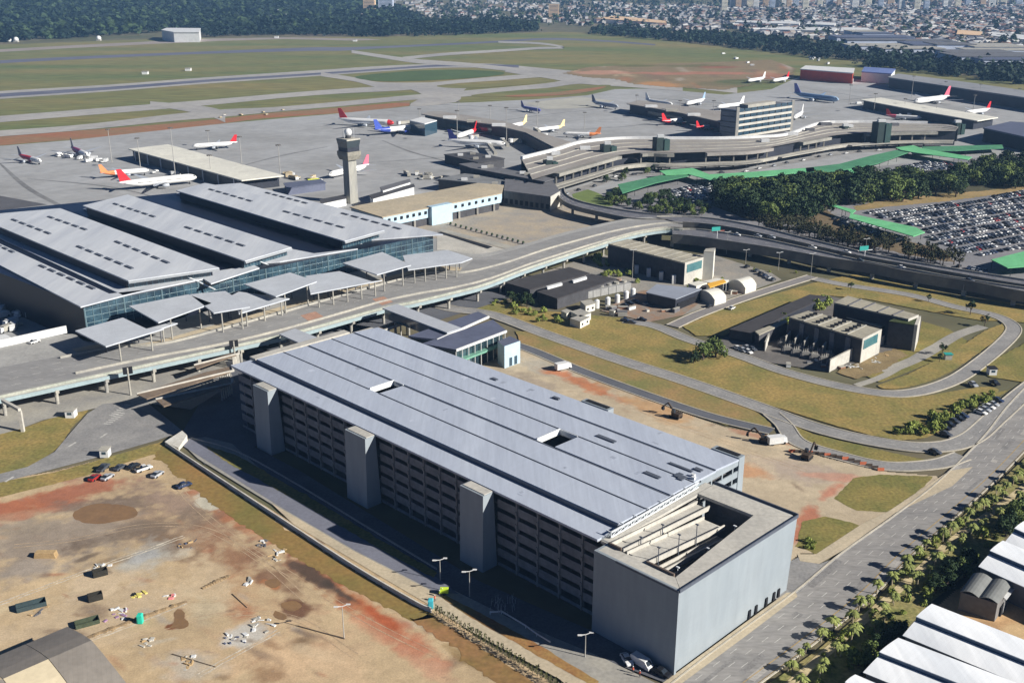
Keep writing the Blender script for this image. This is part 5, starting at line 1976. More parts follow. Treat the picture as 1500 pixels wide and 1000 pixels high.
def tent(px, zr, ze, lab, rm):
    """ridge tent: px = four eave corners, ridge along the long sides"""
    p = [G(x, y, ze) for x, y in px]
    t = thing('canvas_tent', lab, 'tent', centre(p))
    n = 6
    A, B_ = [], []
    for k in range(n + 1):
        f = k / n
        h = math.sin(math.pi * f) ** .8 * (zr - ze)
        A.append(p[0].lerp(p[3], f) + Vector((0, 0, h)))
        B_.append(p[1].lerp(p[2], f) + Vector((0, 0, h)))
    b = MB()
    for k in range(n):
        b.hexa([A[k] - Vector((0, 0, .15)), B_[k] - Vector((0, 0, .15)), B_[k + 1] - Vector((0, 0, .15)), A[k + 1] - Vector((0, 0, .15))], [A[k], B_[k], B_[k + 1], A[k + 1]])
    b.build('canopy', rm, t)
    b = MB()
    for E_ in (A, B_):
        b.face([Vector((E_[0].x, E_[0].y, 0))] + [q - Vector((0, 0, .16)) for q in E_] + [Vector((E_[-1].x, E_[-1].y, 0))])
    b.face([Vector((p[0].x, p[0].y, 0)), Vector((p[1].x, p[1].y, 0)), p[1] - Vector((0, 0, .16)), p[0] - Vector((0, 0, .16))])
    b.face([Vector((p[3].x, p[3].y, 0)), Vector((p[2].x, p[2].y, 0)), p[2] - Vector((0, 0, .16)), p[3] - Vector((0, 0, .16))])
    b.build('side_cloth', CANVAS if rm is not CANVAS else rm, t)


tent([(1020, 428), (1040, 425), (1064, 434), (1047, 439)], 5.4, 3, 'white round-topped canvas tent left of the orange awning', CANVAS)
tent([(1068, 413), (1088, 408), (1108, 416), (1092, 422)], 5.4, 3, 'white round-topped canvas tent right of the orange awning', CANVAS)
px = [(1036, 415), (1060, 409), (1064, 413), (1040, 421)]
pts = [G(x, y, 5.6) for x, y in px]
t = thing('orange_awning', 'orange-yellow awning between the two white tents', 'awning', centre(pts))
b = MB()
b.prism([(p.x, p.y) for p in pts], 5.3, 5.6)
b.build('cloth', mat('orange_cloth', (226, 172, 66), .8, .1, .3, 2, k=.95), t)
for p in pts:
    b = MB()
    b.tube((p.x, p.y, 0), (p.x, p.y, 5.3), .12, .12, 6)
    b.build('post', STEELW, t)


def right_substation():
    # front hall
    z = 10
    px = [(1155, 462), (1176, 456), (1292, 486), (1262, 497)]
    px = [(1156, 464), (1184, 455), (1291, 482), (1263, 496)]
    t, pts = building('power_hall', 'front hall of the right-hand substation, pale ribbed roof and dark wall', 'building', px, z, DKCON, ROOFT, .6, .0)
    for i in range(1, 5):
        p, q = pts[0].lerp(pts[3], i / 5), pts[1].lerp(pts[2], i / 5)
        b = MB()
        b.beam(p + Vector((0, 0, .1)), q + Vector((0, 0, .1)), .6, .4)
        b.build('roof_rib', CONC, t)
        for k in range(4):
            c = p.lerp(q, .2 + .2 * k) + (pts[3] - pts[0]).normalized() * -1.6
            b = MB()
            b.box(c.x - .7, c.x + .7, c.y - .6, c.y + .6, z, z + .9)
            b.build('roof_vent', DARK, t)
    for i in range(4):
        p = pts[0].lerp(pts[3], .2 + .21 * i)
        ee = (pts[3] - pts[0]).normalized()
        ss = Vector((ee.y, -ee.x, 0))
        p = p + ss * .6
        b = MB()
        b.hexa([p - ee * 1 - Vector((0, 0, z)), p + ee - Vector((0, 0, z)), p + ee - ss * .6 - Vector((0, 0, z)), p - ee - ss * .6 - Vector((0, 0, z))], [p - ee - Vector((0, 0, 1)), p + ee - Vector((0, 0, 1)), p + ee - ss * .6 - Vector((0, 0, 1)), p - ee - ss * .6 - Vector((0, 0, 1))])
        b.build('pilaster', mat('mid_concrete', (128, 128, 132), .9, .15, .3, 1, k=.8), t)
    a_, c_ = pts[3], pts[2]
    e = (c_ - a_).normalized()
    s = Vector((e.y, -e.x, 0)) * .25
    b = MB()
    b.hexa([v + Vector((0, 0, -z)) for v in (a_ + s, c_ + s, c_, a_)], [v + Vector((0, 0, .1)) for v in (a_ + s, c_ + s, c_, a_)])
    b.build('end_wall', CREAM, t)
    p, q = a_.lerp(c_, .08), a_.lerp(c_, .8)
    b = MB()
    b.hexa([v + s * 1.6 + Vector((0, 0, -4.6)) for v in (p, q, q - s, p - s)], [v + s * 1.6 + Vector((0, 0, -1.0)) for v in (p, q, q - s, p - s)])
    b.build('window', TEAL, t)
    # back hall
    z = 12
    px = [(1222, 443), (1242, 433), (1345, 461), (1330, 467)]
    t, pts = building('power_hall', 'back hall of the right-hand substation, longer ribbed roof', 'building', px, z, PIERW, ROOFT, .6, .0)
    for i in range(1, 5):
        p, q = pts[0].lerp(pts[3], i / 5), pts[1].lerp(pts[2], i / 5)
        b = MB()
        b.beam(p + Vector((0, 0, .1)), q + Vector((0, 0, .1)), .6, .4)
        b.build('roof_rib', CONC_D, t)
    a_, c_ = pts[3], pts[2]
    e = (c_ - a_).normalized()
    s = Vector((e.y, -e.x, 0)) * .25
    b = MB()
    b.hexa([v + Vector((0, 0, -z)) for v in (a_ + s, c_ + s, c_, a_)], [v + Vector((0, 0, .1)) for v in (a_ + s, c_ + s, c_, a_)])
    b.build('end_wall', CREAM, t)
    # low wing between them and the end block
    building('power_hall_wing', 'low wing between the two substation halls', 'building', [(1222, 459), (1234, 455), (1300, 474), (1290, 479)], 7, DKCON, ROOFT, .4, .0)
    t, pts = building('end_block', 'dark roofless end block of the back hall, planted top', 'building', [(1302, 470), (1318, 462), (1347, 463), (1342, 476)], 11, DKCON, mat('planted_roof', (72, 84, 44), .95, .3, .5, 2, k=.7), .4, .02)
    b = MB()
    p, q = pts[3], pts[2]
    b.beam(p + Vector((0, 0, -5.4)), q + Vector((0, 0, -5.4)), 1.2, 11)
    b.build('fin_wall', CREAM, t)
    building('black_shed', 'broad black flat roof at the back of the right-hand substation', 'shed', [(1068, 482), (1186, 431), (1212, 434), (1150, 462), (1102, 488)], 4.5, PIERW, BLKROOF, .4, .01)
    building('narrow_canopy', 'narrow pale roof strip left of the front hall', 'canopy', [(1106, 485), (1150, 468), (1154, 471), (1112, 490)], 5.5, DKCON, ROOFT, .4, .02)
    # boundary walls
    for (a0, a1), h, lab in ((((1214, 545), (1262, 520)), 5, 'tall cream boundary wall at the front corner of the substation'),
                             (((1262, 520), (1294, 505)), 4, 'lower cream boundary wall running back from the corner'),
                             (((1120, 515), (1126, 500)), 4, 'cream gatepost wall at the substation gate'),
                             (((1126, 498), (1158, 484)), 3, 'thin cream wall behind the substation gate')):
        p, q = G(*a0), G(*a1)
        t2 = thing('boundary_wall', lab, 'wall', p.lerp(q, .5))
        b = MB()
        b.beam(p + Vector((0, 0, h / 2)), q + Vector((0, 0, h / 2)), .4, h)
        b.build('wall_panel', CREAM, t2)
        b = MB()
        b.beam(p + Vector((0, 0, h + .08)), q + Vector((0, 0, h + .08)), .6, .15)
        b.build('coping', CONC, t2)


right_substation()
# transformers in the yard
TRF = mat('transformer_grey', (136, 134, 130), .7, .15, .5, 2, k=.8)
k_ = 0
for row in range(2):
    for i in range(6):
        p = G(1146 + i * 13.5 + row * 6, 507 + i * 3.6 + row * 9)
        t = thing('transformer', 'grey finned transformer with bushings in the substation yard', 'transformer', p, 'transformers in the yard')
        b = MB()
        b.box(p.x - 1.5, p.x + 1.5, p.y - 1, p.y + 1, 0, 2.4)
        b.build('tank', TRF, t)
        for sx in (-1, 1):
            b = MB()
            for f in range(5):
                b.box(p.x + sx * 1.52 + (0 if sx > 0 else -.5), p.x + sx * 1.52 + (.5 if sx > 0 else 0), p.y - .9 + f * .4, p.y - .75 + f * .4, .4, 2.1)
            b.build('radiator', CONC_D, t)
        for sx in (-.8, 0, .8):
            b = MB()
            b.tube((p.x + sx, p.y, 2.4), (p.x + sx, p.y, 3.5), .18, .1, 6)
            b.build('bushing', CREAM, t)
        if row == 0 and i < 5:
            q = G(1152 + i * 13.5, 505 + i * 3.6)
            t = thing('blast_wall', 'pale concrete blast wall between two transformers', 'wall', q, 'blast walls')
            b = MB()
            b.beam(q + Vector((-1.5, -3, 2.2)), q + Vector((2.2, 4, 2.2)), .3, 4.4)
            b.build('slab', CONC, t)
            b = MB()
            b.beam(q + Vector((-1.5, -3, 4.45)), q + Vector((2.2, 4, 4.45)), .5, .12)
            b.build('coping', CREAM, t)


# white warehouses, lower right
def warehouse(left, top, far_l, far_t, lab, z=6.0):
    """left, top: the two visible end corners of the roof; far_*: points where its long edges leave"""
    p0, p1 = G(*left, z), G(*top, z)
    q0, q1 = G(*far_l, z), G(*far_t, z)
    d = (q0 - p0).normalized()
    L_ = max((q0 - p0).length, (q1 - p1).length) + 25
    q0, q1 = p0 + d * L_, p1 + d * L_
    t = thing('white_warehouse', lab, 'warehouse', p0.lerp(p1, .5) - Vector((0, 0, z)))
    # curved two-part roof: the lower half, a step face coloured dark as shade, the upper half
    def arc(f):
        return math.sin(math.pi * (.06 + .88 * f)) * .9
    for f0, f1, dz, nm in ((0, .42, 0, 'lower_roof'), (.43, 1, 1.0, 'upper_roof')):
        b = MB()
        n = 6
        for i in range(n):
            a, c = f0 + (f1 - f0) * i / n, f0 + (f1 - f0) * (i + 1) / n
            pa, pc = p0.lerp(p1, a) + Vector((0, 0, arc(a) + dz)), p0.lerp(p1, c) + Vector((0, 0, arc(c) + dz))
            b.hexa([pa + Vector((0, 0, -.15)), pa + d * L_ + Vector((0, 0, -.15)), pc + d * L_ + Vector((0, 0, -.15)), pc + Vector((0, 0, -.15))], [pa, pa + d * L_, pc + d * L_, pc])
        b.build(nm, mat('white_sheeting', (230, 232, 234), .5, .06, .1, .9, k=1.1, lines=(30, 1.0, .05, 45), rgb2=(206, 210, 214), spec=.4, rot=45, stretch=(1, .1, 1)), t)
    b = MB()
    a = .43
    pa = p0.lerp(p1, a) + Vector((0, 0, arc(a)))
    e = (p1 - p0).normalized() * .12
    b.hexa([pa - Vector((0, 0, .3)), pa + d * L_ - Vector((0, 0, .3)), pa + d * L_ + e - Vector((0, 0, .3)), pa + e - Vector((0, 0, .3))], [pa + Vector((0, 0, .84)), pa + d * L_ + Vector((0, 0, .84)), pa + d * L_ + e + Vector((0, 0, .84)), pa + e + Vector((0, 0, .84))])
    b.build('step_face', mat('step_shade', (66, 96, 128), .3, .1, .2, 1, k=.7), t)
    b = MB()
    w0, w1 = p0.lerp(p1, .03) + d * .5, p0.lerp(p1, .97) + d * .5
    b.prism([(w0.x, w0.y), (w0.x + d.x * (L_ - 1), w0.y + d.y * (L_ - 1)), (w1.x + d.x * (L_ - 1), w1.y + d.y * (L_ - 1)), (w1.x, w1.y)], 0, z + .05)
    b.build('wall', mat('shed_wall', (120, 124, 130), .8, .1, .2, 1, k=.8, lines=(50, 3, .04, 45)), t)


warehouse((1322, 931), (1364, 890), (1480, 997), (1500, 949), 'white curved-roof warehouse, middle of the lower right row')
warehouse((1264, 985), (1315, 940), (1330, 1012), (1420, 985), 'white curved-roof warehouse at the bottom edge, nearest the palms')
warehouse((1224, 1022), (1252, 994), (1300, 1056), (1320, 1024), 'white warehouse roof barely showing at the bottom edge')
warehouse((1433, 830), (1468, 797), (1500, 860), (1500, 811), 'white curved-roof warehouse behind the small grey hut')
warehouse((1472, 794), (1500, 768), (1520, 816), (1540, 785), 'white curved-roof warehouse at the right edge, topmost of its row')

# small grey hut with a two-vault roof
pts = [G(x, y, 5.2) for x, y in [(1406, 866), (1426, 839), (1482, 856), (1462, 884)]]
t = thing('grey_hut', 'small grey hut with a two-vault roof on the sandy yard between warehouses', 'hut', centre(pts))
b = MB()
for h in range(2):
    n = 6
    for i in range(n):
        f0, f1 = (h + i / n) / 2, (h + (i + 1) / n) / 2
        z0, z1 = math.sin(math.pi * i / n) * .8, math.sin(math.pi * (i + 1) / n) * .8
        a, c = pts[0].lerp(pts[3], f0), pts[0].lerp(pts[3], f1)
        a2, c2 = pts[1].lerp(pts[2], f0), pts[1].lerp(pts[2], f1)
        dz = Vector((0, 0, .15))
        b.hexa([a + Vector((0, 0, z0)) - dz, c + Vector((0, 0, z1)) - dz, c2 + Vector((0, 0, z1)) - dz, a2 + Vector((0, 0, z0)) - dz], [a + Vector((0, 0, z0)), c + Vector((0, 0, z1)), c2 + Vector((0, 0, z1)), a2 + Vector((0, 0, z0))])
b.build('roof', mat('grey_sheet', (122, 124, 122), .8, .1, .3, 1.2, k=.9), t)
b = MB()
c0 = centre(pts, 5.2)
b.prism([(p.lerp(c0, .04).x, p.lerp(c0, .04).y) for p in pts], 0, 5.05)
b.build('wall', mat('hut_wall', (128, 126, 124), .9, .12, .3, 1, k=.8), t)
b = MB()
p, q = pts[3].lerp(pts[2], .3), pts[3].lerp(pts[2], .7)
b.beam((p.x + .1, p.y - .1, 1.3), (q.x + .1, q.y - .1, 1.3), .3, 2.6)
b.build('door', DARK, t)
t = thing('awning', 'small white lean-to awning on the right of the grey hut', 'awning', G(1484, 880, 0))
b = MB()
px_roof(b, [(1468, 872), (1480, 857), (1488, 860), (1474, 878)], 4.2, .15)
b.build('sheet', WHITE, t)
for q_ in ((1472, 878), (1486, 862)):
    p = G(*q_, 4)
    b = MB()
    b.tube((p.x, p.y, 0), (p.x, p.y, 4.04), .1, .1, 6)
    b.build('post', STEELW, t)
soil_grid('sandy_yard', [(1370, 890), (1420, 850), (1450, 840), (1560, 880), (1640, 960), (1500, 1000), (1440, 960)], .2, .7, (206, 170, 126), [(1450, 920, 60, 12, (188, 152, 112), .8), (1490, 930, 30, 14, (214, 184, 140), .8)], k=.86, seed=21)


# grey barn with a ridged sheet roof, lower left corner
def barn():
    zr, ze = 9.0, 6.0
    R0, R1 = G(40, 978, zr), G(134, 937, zr)
    d = (R1 - R0).normalized()
    R0 = R1 - d * 46
    s = Vector((-d.y, d.x, 0))
    up_e = G(99, 917, ze)
    wu = abs((up_e - R1).dot(s))
    t = thing('sheet_barn', 'grey sheet-roofed barn with one cream panel in the bottom left corner', 'barn', (R1 - d * 20) - Vector((0, 0, zr)))
    g1 = mat('barn_sheet', (144, 137, 128), .8, .1, .1, .8, k=.9, lines=(30, .9, .1, -22))
    g2 = mat('barn_cream_sheet', (206, 192, 162), .8, .06, .2, 1, k=.95)
    nb = 5
    for k in range(nb):
        a, c = 46 * k / nb, 46 * (k + 1) / nb - .12
        for side, w_, m_ in ((1, wu, g1), (-1, 17, g2 if k == 1 else g1)):
            b = MB()
            n = 3
            for i in range(n):
                f0, f1 = i / n, (i + 1) / n
                z0 = zr - (zr - ze) * (f0 ** 1.25)
                z1 = zr - (zr - ze) * (f1 ** 1.25)
                P = [R1 - d * a + s * side * w_ * f0, R1 - d * c + s * side * w_ * f0, R1 - d * c + s * side * w_ * f1, R1 - d * a + s * side * w_ * f1]
                for p, zz in zip(P, (z0, z0, z1, z1)):
                    p.z = zz
                if side > 0:
                    P = P[::-1]
                b.hexa([p - Vector((0, 0, .12)) for p in P], P)
            b.build('roof_panel', m_ if not (side > 0 and k == 2) else g2, t)
    b = MB()
    c4 = [R1 - d * .4 + s * wu * .97, R1 - d * .4 - s * 16.5, R1 - d * 45.6 - s * 16.5, R1 - d * 45.6 + s * wu * .97]
    b.prism([(p.x, p.y) for p in c4], 0, ze - .2)
    b.build('wall', mat('barn_wall', (126, 122, 118), .9, .1, .2, 1, k=.8), t)


barn()
# red-brown yard behind the warehouses and soil at the right edge
area('earth_bank', [(1470, 770), (1500, 742), (1560, 720), (1560, 770), (1500, 768)], .2, mat('bank_earth', (170, 130, 100), .95, .2, .1, 1, k=.9))

BOXC = [WHITE, CONC, CONC_D, CORR, mat('rust_box', (150, 110, 86), .8, .2, .6, 3, k=.85), CANVAS]
spots = [(955 + uni(-14, 40), 447 + uni(-6, 10)) for _ in range(12)] + [(1040 + uni(-16, 40), 430 + uni(-12, 12)) for _ in range(10)] + [(905 + uni(-15, 30), 455 + uni(-4, 8)) for _ in range(8)] + [(1165 + uni(-30, 70), 532 + uni(-14, 8)) for _ in range(10)]
for x, y in spots:
    p = G(x, y)
    t = thing('storage_box', 'small crate or cabinet standing about the substation yards', 'box', p, 'boxes about the substation yards')
    a, l, w, h = uni(0, 3.14), uni(.6, 2.2), uni(.5, 1.2), uni(.7, 2.0)
    d = Vector((math.cos(a), math.sin(a), 0))
    e = Vector((-d.y, d.x, 0))
    m_ = random.choice(BOXC)
    fp = [p + d * sx * l + e * sy * w for sx, sy in ((-1, -1), (1, -1), (1, 1), (-1, 1))]
    b = MB()
    b.hexa(fp, [q + Vector((0, 0, h)) for q in fp])
    b.build('body', m_, t)
    b = MB()
    c = [q.lerp(p, -.05) for q in fp]
    b.hexa([q + Vector((0, 0, h + .01)) for q in c], [q + Vector((0, 0, h + .14)) for q in c])
    b.build('lid', CONC if m_ is not CONC else CONC_D, t)
# ------------------------------------------------------------------ vegetation
def leaf_mat(name, rgb, rgb2, k=.8):
    m = mat(name, rgb, .75, .22, .25, 1.6, rgb2=rgb2, k=k, island=.38, coord='obj', spec=.2, sharp=(.3, .7))
    return m


LEAF = [leaf_mat('dark_foliage', (66, 86, 50), (46, 66, 42), .75), leaf_mat('mid_foliage', (110, 124, 64), (80, 98, 52), .95), leaf_mat('olive_foliage', (88, 88, 58), (64, 70, 46), .65),
        leaf_mat('bright_foliage', (142, 150, 74), (108, 124, 60), 1.05)]
BARK = mat('bark', (112, 98, 84), .95, .2, .5, 3, k=.7)
PBARK = mat('palm_bark', (176, 164, 140), .9, .15, .5, 3, k=.8)
PALM = leaf_mat('palm_frond', (138, 142, 78), (100, 114, 62), .95)


def crown(seed, r, h, base, nb, nl, ls):
    """lumps of leaf clumps spread through an uneven crown"""
    rs = random.Random(seed)
    b = MB()
    lumps = []
    for i in range(nb):
        a = rs.uniform(0, 6.28)
        t_ = rs.random()
        rr = r * (.25 + .62 * math.sqrt(rs.random())) * (1 - .45 * t_)
        lumps.append((Vector((math.cos(a) * rr, math.sin(a) * rr, base + h * (.12 + .8 * t_))), r * rs.uniform(.28, .46)))
    for k in range(nl):
        c, lr = lumps[k % nb]
        d = Vector((rs.gauss(0, 1), rs.gauss(0, 1), rs.gauss(.15, 1))).normalized()
        p = c + d * lr * rs.uniform(.55, 1.08)
        n = (d + Vector((rs.gauss(0, .5), rs.gauss(0, .5), rs.gauss(.4, .5)))).normalized()
        x = n.orthogonal().normalized()
        x = (Matrix.Rotation(rs.uniform(0, 6.28), 3, n) @ x)
        y = n.cross(x)
        s = ls * rs.uniform(.6, 1.3)
        m_ = p + n * s * .25
        b.face([p - x * s, m_ - y * s * .6, p + x * s])
        b.face([p + x * s, m_ + y * s * .6, p - x * s])
    return b


def tree_proto(name, seed, r, h, trunk, nb, nl, ls, m):
    t = thing(name, 'tree', 'tree')
    b = MB()
    rs = random.Random(seed)
    b.tube((0, 0, -.2), (rs.uniform(-.2, .2), rs.uniform(-.2, .2), trunk + h * .35), r * .09, r * .05, 7)
    for i in range(4):
        a = i * 1.57 + rs.uniform(-.5, .5)
        b.tube((0, 0, trunk * .8), (math.cos(a) * r * .55, math.sin(a) * r * .55, trunk + h * rs.uniform(.3, .55)), r * .05, r * .02, 5)
    b.build('trunk', BARK, t)
    crown(seed, r, h, trunk, nb, nl, ls).build('crown', m, t)
    return t


PR = {'dark': [tree_proto('broadleaf_tree', 1, 4.8, 6.2, 1.8, 14, 620, .62, LEAF[0]), tree_proto('broadleaf_tree', 2, 5.4, 5.8, 1.9, 15, 680, .64, LEAF[1]), tree_proto('broadleaf_tree', 3, 4.3, 6.8, 1.9, 13, 560, .6, LEAF[0])],
      'thin': [tree_proto('thin_tree', 4, 3.2, 5.4, 3.2, 8, 150, .6, LEAF[2]), tree_proto('thin_tree', 5, 2.8, 6.0, 3.0, 8, 140, .6, LEAF[2])],
      'shrub': [tree_proto('leafy_shrub', 6, 1.9, 2.2, .2, 8, 170, .42, LEAF[3]), tree_proto('leafy_shrub', 7, 1.5, 1.8, .2, 7, 140, .4, LEAF[3]), tree_proto('leafy_shrub', 8, 2.3, 2.6, .3, 9, 200, .48, LEAF[3])],
      'young': [tree_proto('young_tree', 9, 1.5, 2.8, 1.6, 7, 110, .38, LEAF[0])]}


def plant(kind, p, sc, lab, group):
    src = random.choice(PR[kind])
    return dup(src, p, uni(0, 6.28), lab, group, sc)


def scatter(px, n, kind, lab, group, s0, s1, mind=3.0, z=0):
    pts = [G(x, y) for x, y in px]
    xs, ys = [p.x for p in pts], [p.y for p in pts]
    poly = [(p.x, p.y) for p in pts]
    got = []
    tries = 0
    while len(got) < n and tries < n * 40:
        tries += 1
        x, y = uni(min(xs), max(xs)), uni(min(ys), max(ys))
        if not inside(poly, x, y) or any((x - a) ** 2 + (y - c) ** 2 < mind * mind for a, c in got):
            continue
        got.append((x, y))
        plant(kind, (x, y, z), uni(s0, s1), lab, group)
    return got


# ground of the car parks and groves on the right
area('car_park', [(840, 300), (900, 280), (1000, 262), (1100, 262), (1260, 246), (1420, 232), (1640, 222), (1640, 452), (1500, 416), (1367, 393), (1283, 378), (1200, 358), (1107, 336), (1000, 322), (900, 312)], .10, mat('car_park_asphalt', (140, 138, 140), .9, .12, .03, .5, rgb2=(124, 124, 128), k=.88))
area('grass_lawn', [(838, 285), (852, 276), (880, 285), (900, 300), (880, 303), (850, 297)], .14, mat('lawn', (112, 128, 72), .95, .15, .1, 1, k=.85), 3)
area('grass_lawn', [(1255, 309), (1300, 303), (1380, 296), (1440, 288), (1520, 276), (1520, 270), (1440, 280), (1360, 286), (1280, 296), (1250, 303)], .15, mat('dry_bank', (168, 142, 100), .95, .18, .08, .8, rgb2=(140, 124, 80), k=.9))
area('dirt_patch', [(1176, 322), (1212, 308), (1230, 322), (1290, 345), (1380, 365), (1400, 385), (1330, 374), (1220, 345)], .15, mat('leaf_litter', (120, 104, 78), .95, .2, .1, 1, k=.85))
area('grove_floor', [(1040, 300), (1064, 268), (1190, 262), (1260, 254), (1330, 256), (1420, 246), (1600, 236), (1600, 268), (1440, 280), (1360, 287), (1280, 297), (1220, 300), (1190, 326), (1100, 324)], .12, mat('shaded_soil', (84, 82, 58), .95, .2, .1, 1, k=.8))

gd = 'broad dark tree in the dense grove between the walkways and the big car park'
scatter([(1046, 300), (1064, 286), (1120, 284), (1190, 282), (1262, 272), (1325, 272), (1408, 280), (1400, 289), (1300, 298), (1222, 300), (1192, 324), (1110, 324)], 125, 'dark', gd, 'trees of the dense grove', 1.25, 1.75, 4.6)
scatter([(1380, 262), (1430, 248), (1480, 240), (1620, 236), (1620, 268), (1440, 280), (1416, 272)], 76, 'dark', 'broad dark tree in the wood at the right edge behind the big car park', 'trees at the right edge', 1.1, 1.6, 4.6)
scatter([(900, 300), (930, 296), (985, 280), (1000, 300), (1036, 308), (1046, 316), (1000, 315), (940, 312)], 36, 'dark', 'green tree in the hedge-like clump below the near walkway crossing', 'trees below the near crossing', .45, .75, 3.2)
scatter([(880, 288), (912, 284), (920, 296), (900, 306)], 7, 'dark', 'green tree beside the ramp lawn, left of the walkways', 'trees by the ramp', .55, .8, 3.5)
scatter([(1100, 332), (1180, 334), (1230, 350), (1300, 364), (1400, 386), (1408, 396), (1340, 387), (1240, 366), (1150, 346)], 92, 'thin', 'thin brownish tree in the row behind the elevated road', 'thin trees behind the elevated road', .75, 1.15, 2.3)
scatter([(886, 250), (960, 238), (1000, 240), (1000, 246), (900, 268), (870, 280)], 14, 'dark', 'small tree on the kerb island before the curved terminal', 'trees before the curved terminal', .4, .65, 4)
scatter([(1066, 272), (1180, 264), (1260, 258), (1270, 264), (1190, 274), (1080, 280)], 16, 'dark', 'low green tree along the walkway behind the grove', 'trees along the walkway', .4, .6, 4)
# trees near the substations
for q_, k_, s_, lab in (((758, 447), 'dark', .62, 'round dark tree at the left corner of the pump house'), ((772, 449), 'dark', .7, 'bushy green tree beside the pump house wall'),
                        ((748, 440), 'dark', .5, 'small dark tree under the elevated road by the pump house'),
                        ((1030, 527), 'dark', .85, 'large dark tree on the road bend left of the substation'), ((1048, 523), 'dark', .9, 'larger of the dark trees on the road bend by the substation gate'),
                        ((1016, 532), 'dark', .5, 'low dark bush at the left of the two bend trees'),
                        ((1421, 461), 'young', 1.6, 'single dark young tree on the lawn inside the loop road, upper right'), ((1360, 442), 'young', .9, 'small round tree on the far lawn of the loop road'),
                        ((1442, 478), 'young', 1.3, 'small dark tree near the end of the curved path'), ((1380, 520), 'young', 1.2, 'small dark tree beside the pale path, nearer the substation'),
                        ((1376, 530), 'young', .9, 'tiny tree under the one beside the pale path'), ((1246, 425), 'young', 1.0, 'small tree on the lawn below the elevated road, near the back hall')):
    plant(k_, G(*q_), s_, lab, None)
scatter([(1118, 492), (1150, 474), (1180, 468), (1170, 476), (1130, 496)], 9, 'shrub', 'green shrub between the black roof and the narrow canopy', 'shrubs in the substation', .9, 1.5, 1.5, 0)
scatter([(1186, 448), (1222, 440), (1230, 446), (1190, 458)], 7, 'shrub', 'dark shrub behind the front substation hall', 'shrubs behind the hall', 1.0, 1.6, 1.5)
scatter([(704, 446), (740, 440), (800, 456), (830, 474), (800, 476), (740, 462)], 26, 'shrub', 'scrubby bush on the bank by the pump house', 'bushes on the bank', .45, .95, 1.2)
scatter([(880, 405), (910, 395), (940, 410), (925, 420)], 10, 'shrub', 'bush on the verge between pump house and switch house', 'bushes by the switch house', .6, 1.1, 1.5)
scatter([(865, 378), (890, 374), (905, 388), (880, 392)], 8, 'shrub', 'bush in the corner left of the switch house', 'bushes left of the switch house', .8, 1.3, 1.5)
scatter([(990, 356), (1030, 352), (1040, 360), (1010, 364)], 9, 'shrub', 'bush between the switch house and the elevated road', 'bushes behind the switch house', .7, 1.2, 1.5)
scatter([(1300, 636), (1372, 610), (1440, 580), (1462, 572), (1450, 590), (1400, 610), (1380, 632), (1345, 644)], 46, 'shrub', 'green bush on the bank above the parked cars', 'bushes on the bank above the parked cars', .5, 1.0, 1.2)
scatter([(1180, 792), (1194, 795), (1192, 808), (1182, 806)], 7, 'shrub', 'small bush on the triangular lawn by the garage corner', 'bushes on the triangular lawn', .3, .5, .8)
scatter([(970, 405), (1000, 440), (1120, 388), (1180, 396), (1240, 414), (1260, 424), (1160, 400)], 10, 'shrub', 'dry bush on the verge under the elevated road', 'bushes under the elevated road', .4, .8, 2)

# strip of plants between the avenue and the warehouses
area('planted_strip', [(1100, 1020), (1200, 950), (1285, 878), (1345, 815), (1430, 738), (1500, 672), (1600, 590), (1640, 700), (1500, 760), (1470, 790), (1430, 830), (1360, 885), (1320, 930), (1260, 985), (1180, 1060)], .11, mat('planted_ground', (118, 122, 66), .95, .3, .15, 1.2, rgb2=(146, 134, 90), k=1.0))
path = catmull([G(x, y) for x, y in [(1150, 1010), (1198, 967), (1262, 911), (1330, 851), (1395, 792), (1450, 752), (1500, 714), (1580, 650)]], 8)
l_, r_ = strip_pts(path, 1.1)
b = MB()
ribbon(b, l_, r_, .18)
b.build('footpath', mat('sandy_path', (206, 190, 150), .95, .15, .2, 1.5, rgb2=(182, 166, 128), k=.9))['kind'] = 'structure'


def palm_proto(seed, hgt):
    rs = random.Random(seed)
    t = thing('palm_tree', 'palm', 'palm tree')
    b = MB()
    top = Vector((rs.uniform(-.3, .3), rs.uniform(-.3, .3), hgt))
    b.tube((0, 0, -.2), top * .5, .24, .17, 8)
    b.tube(top * .5, top, .17, .13, 8)
    b.build('trunk', PBARK, t)
    b = MB()
    n = 15
    for i in range(n):
        a = 6.28 * i / n + rs.uniform(-.2, .2)
        el = rs.uniform(.1, 1.1)
        d = Vector((math.cos(a), math.sin(a), 0))
        s = Vector((-d.y, d.x, 0))
        L_ = rs.uniform(1.9, 2.6)
        prev = None
        for j in range(6):
            f = j / 5
            p = top + d * (L_ * f) * math.cos(el * .6) + Vector((0, 0, math.sin(el) * L_ * f - 1.35 * L_ * f * f * .75))
            w = .62 * math.sin(math.pi * (.12 + .85 * f)) * (L_ / 2.3)
            cur = (p, p + s * w - Vector((0, 0, w * .55)), p - s * w - Vector((0, 0, w * .55)))
            if prev:
                b.face([prev[0], prev[1], cur[1], cur[0]])
                b.face([prev[0], cur[0], cur[2], prev[2]])
            prev = cur
    b.build('crown', PALM, t)
    return t


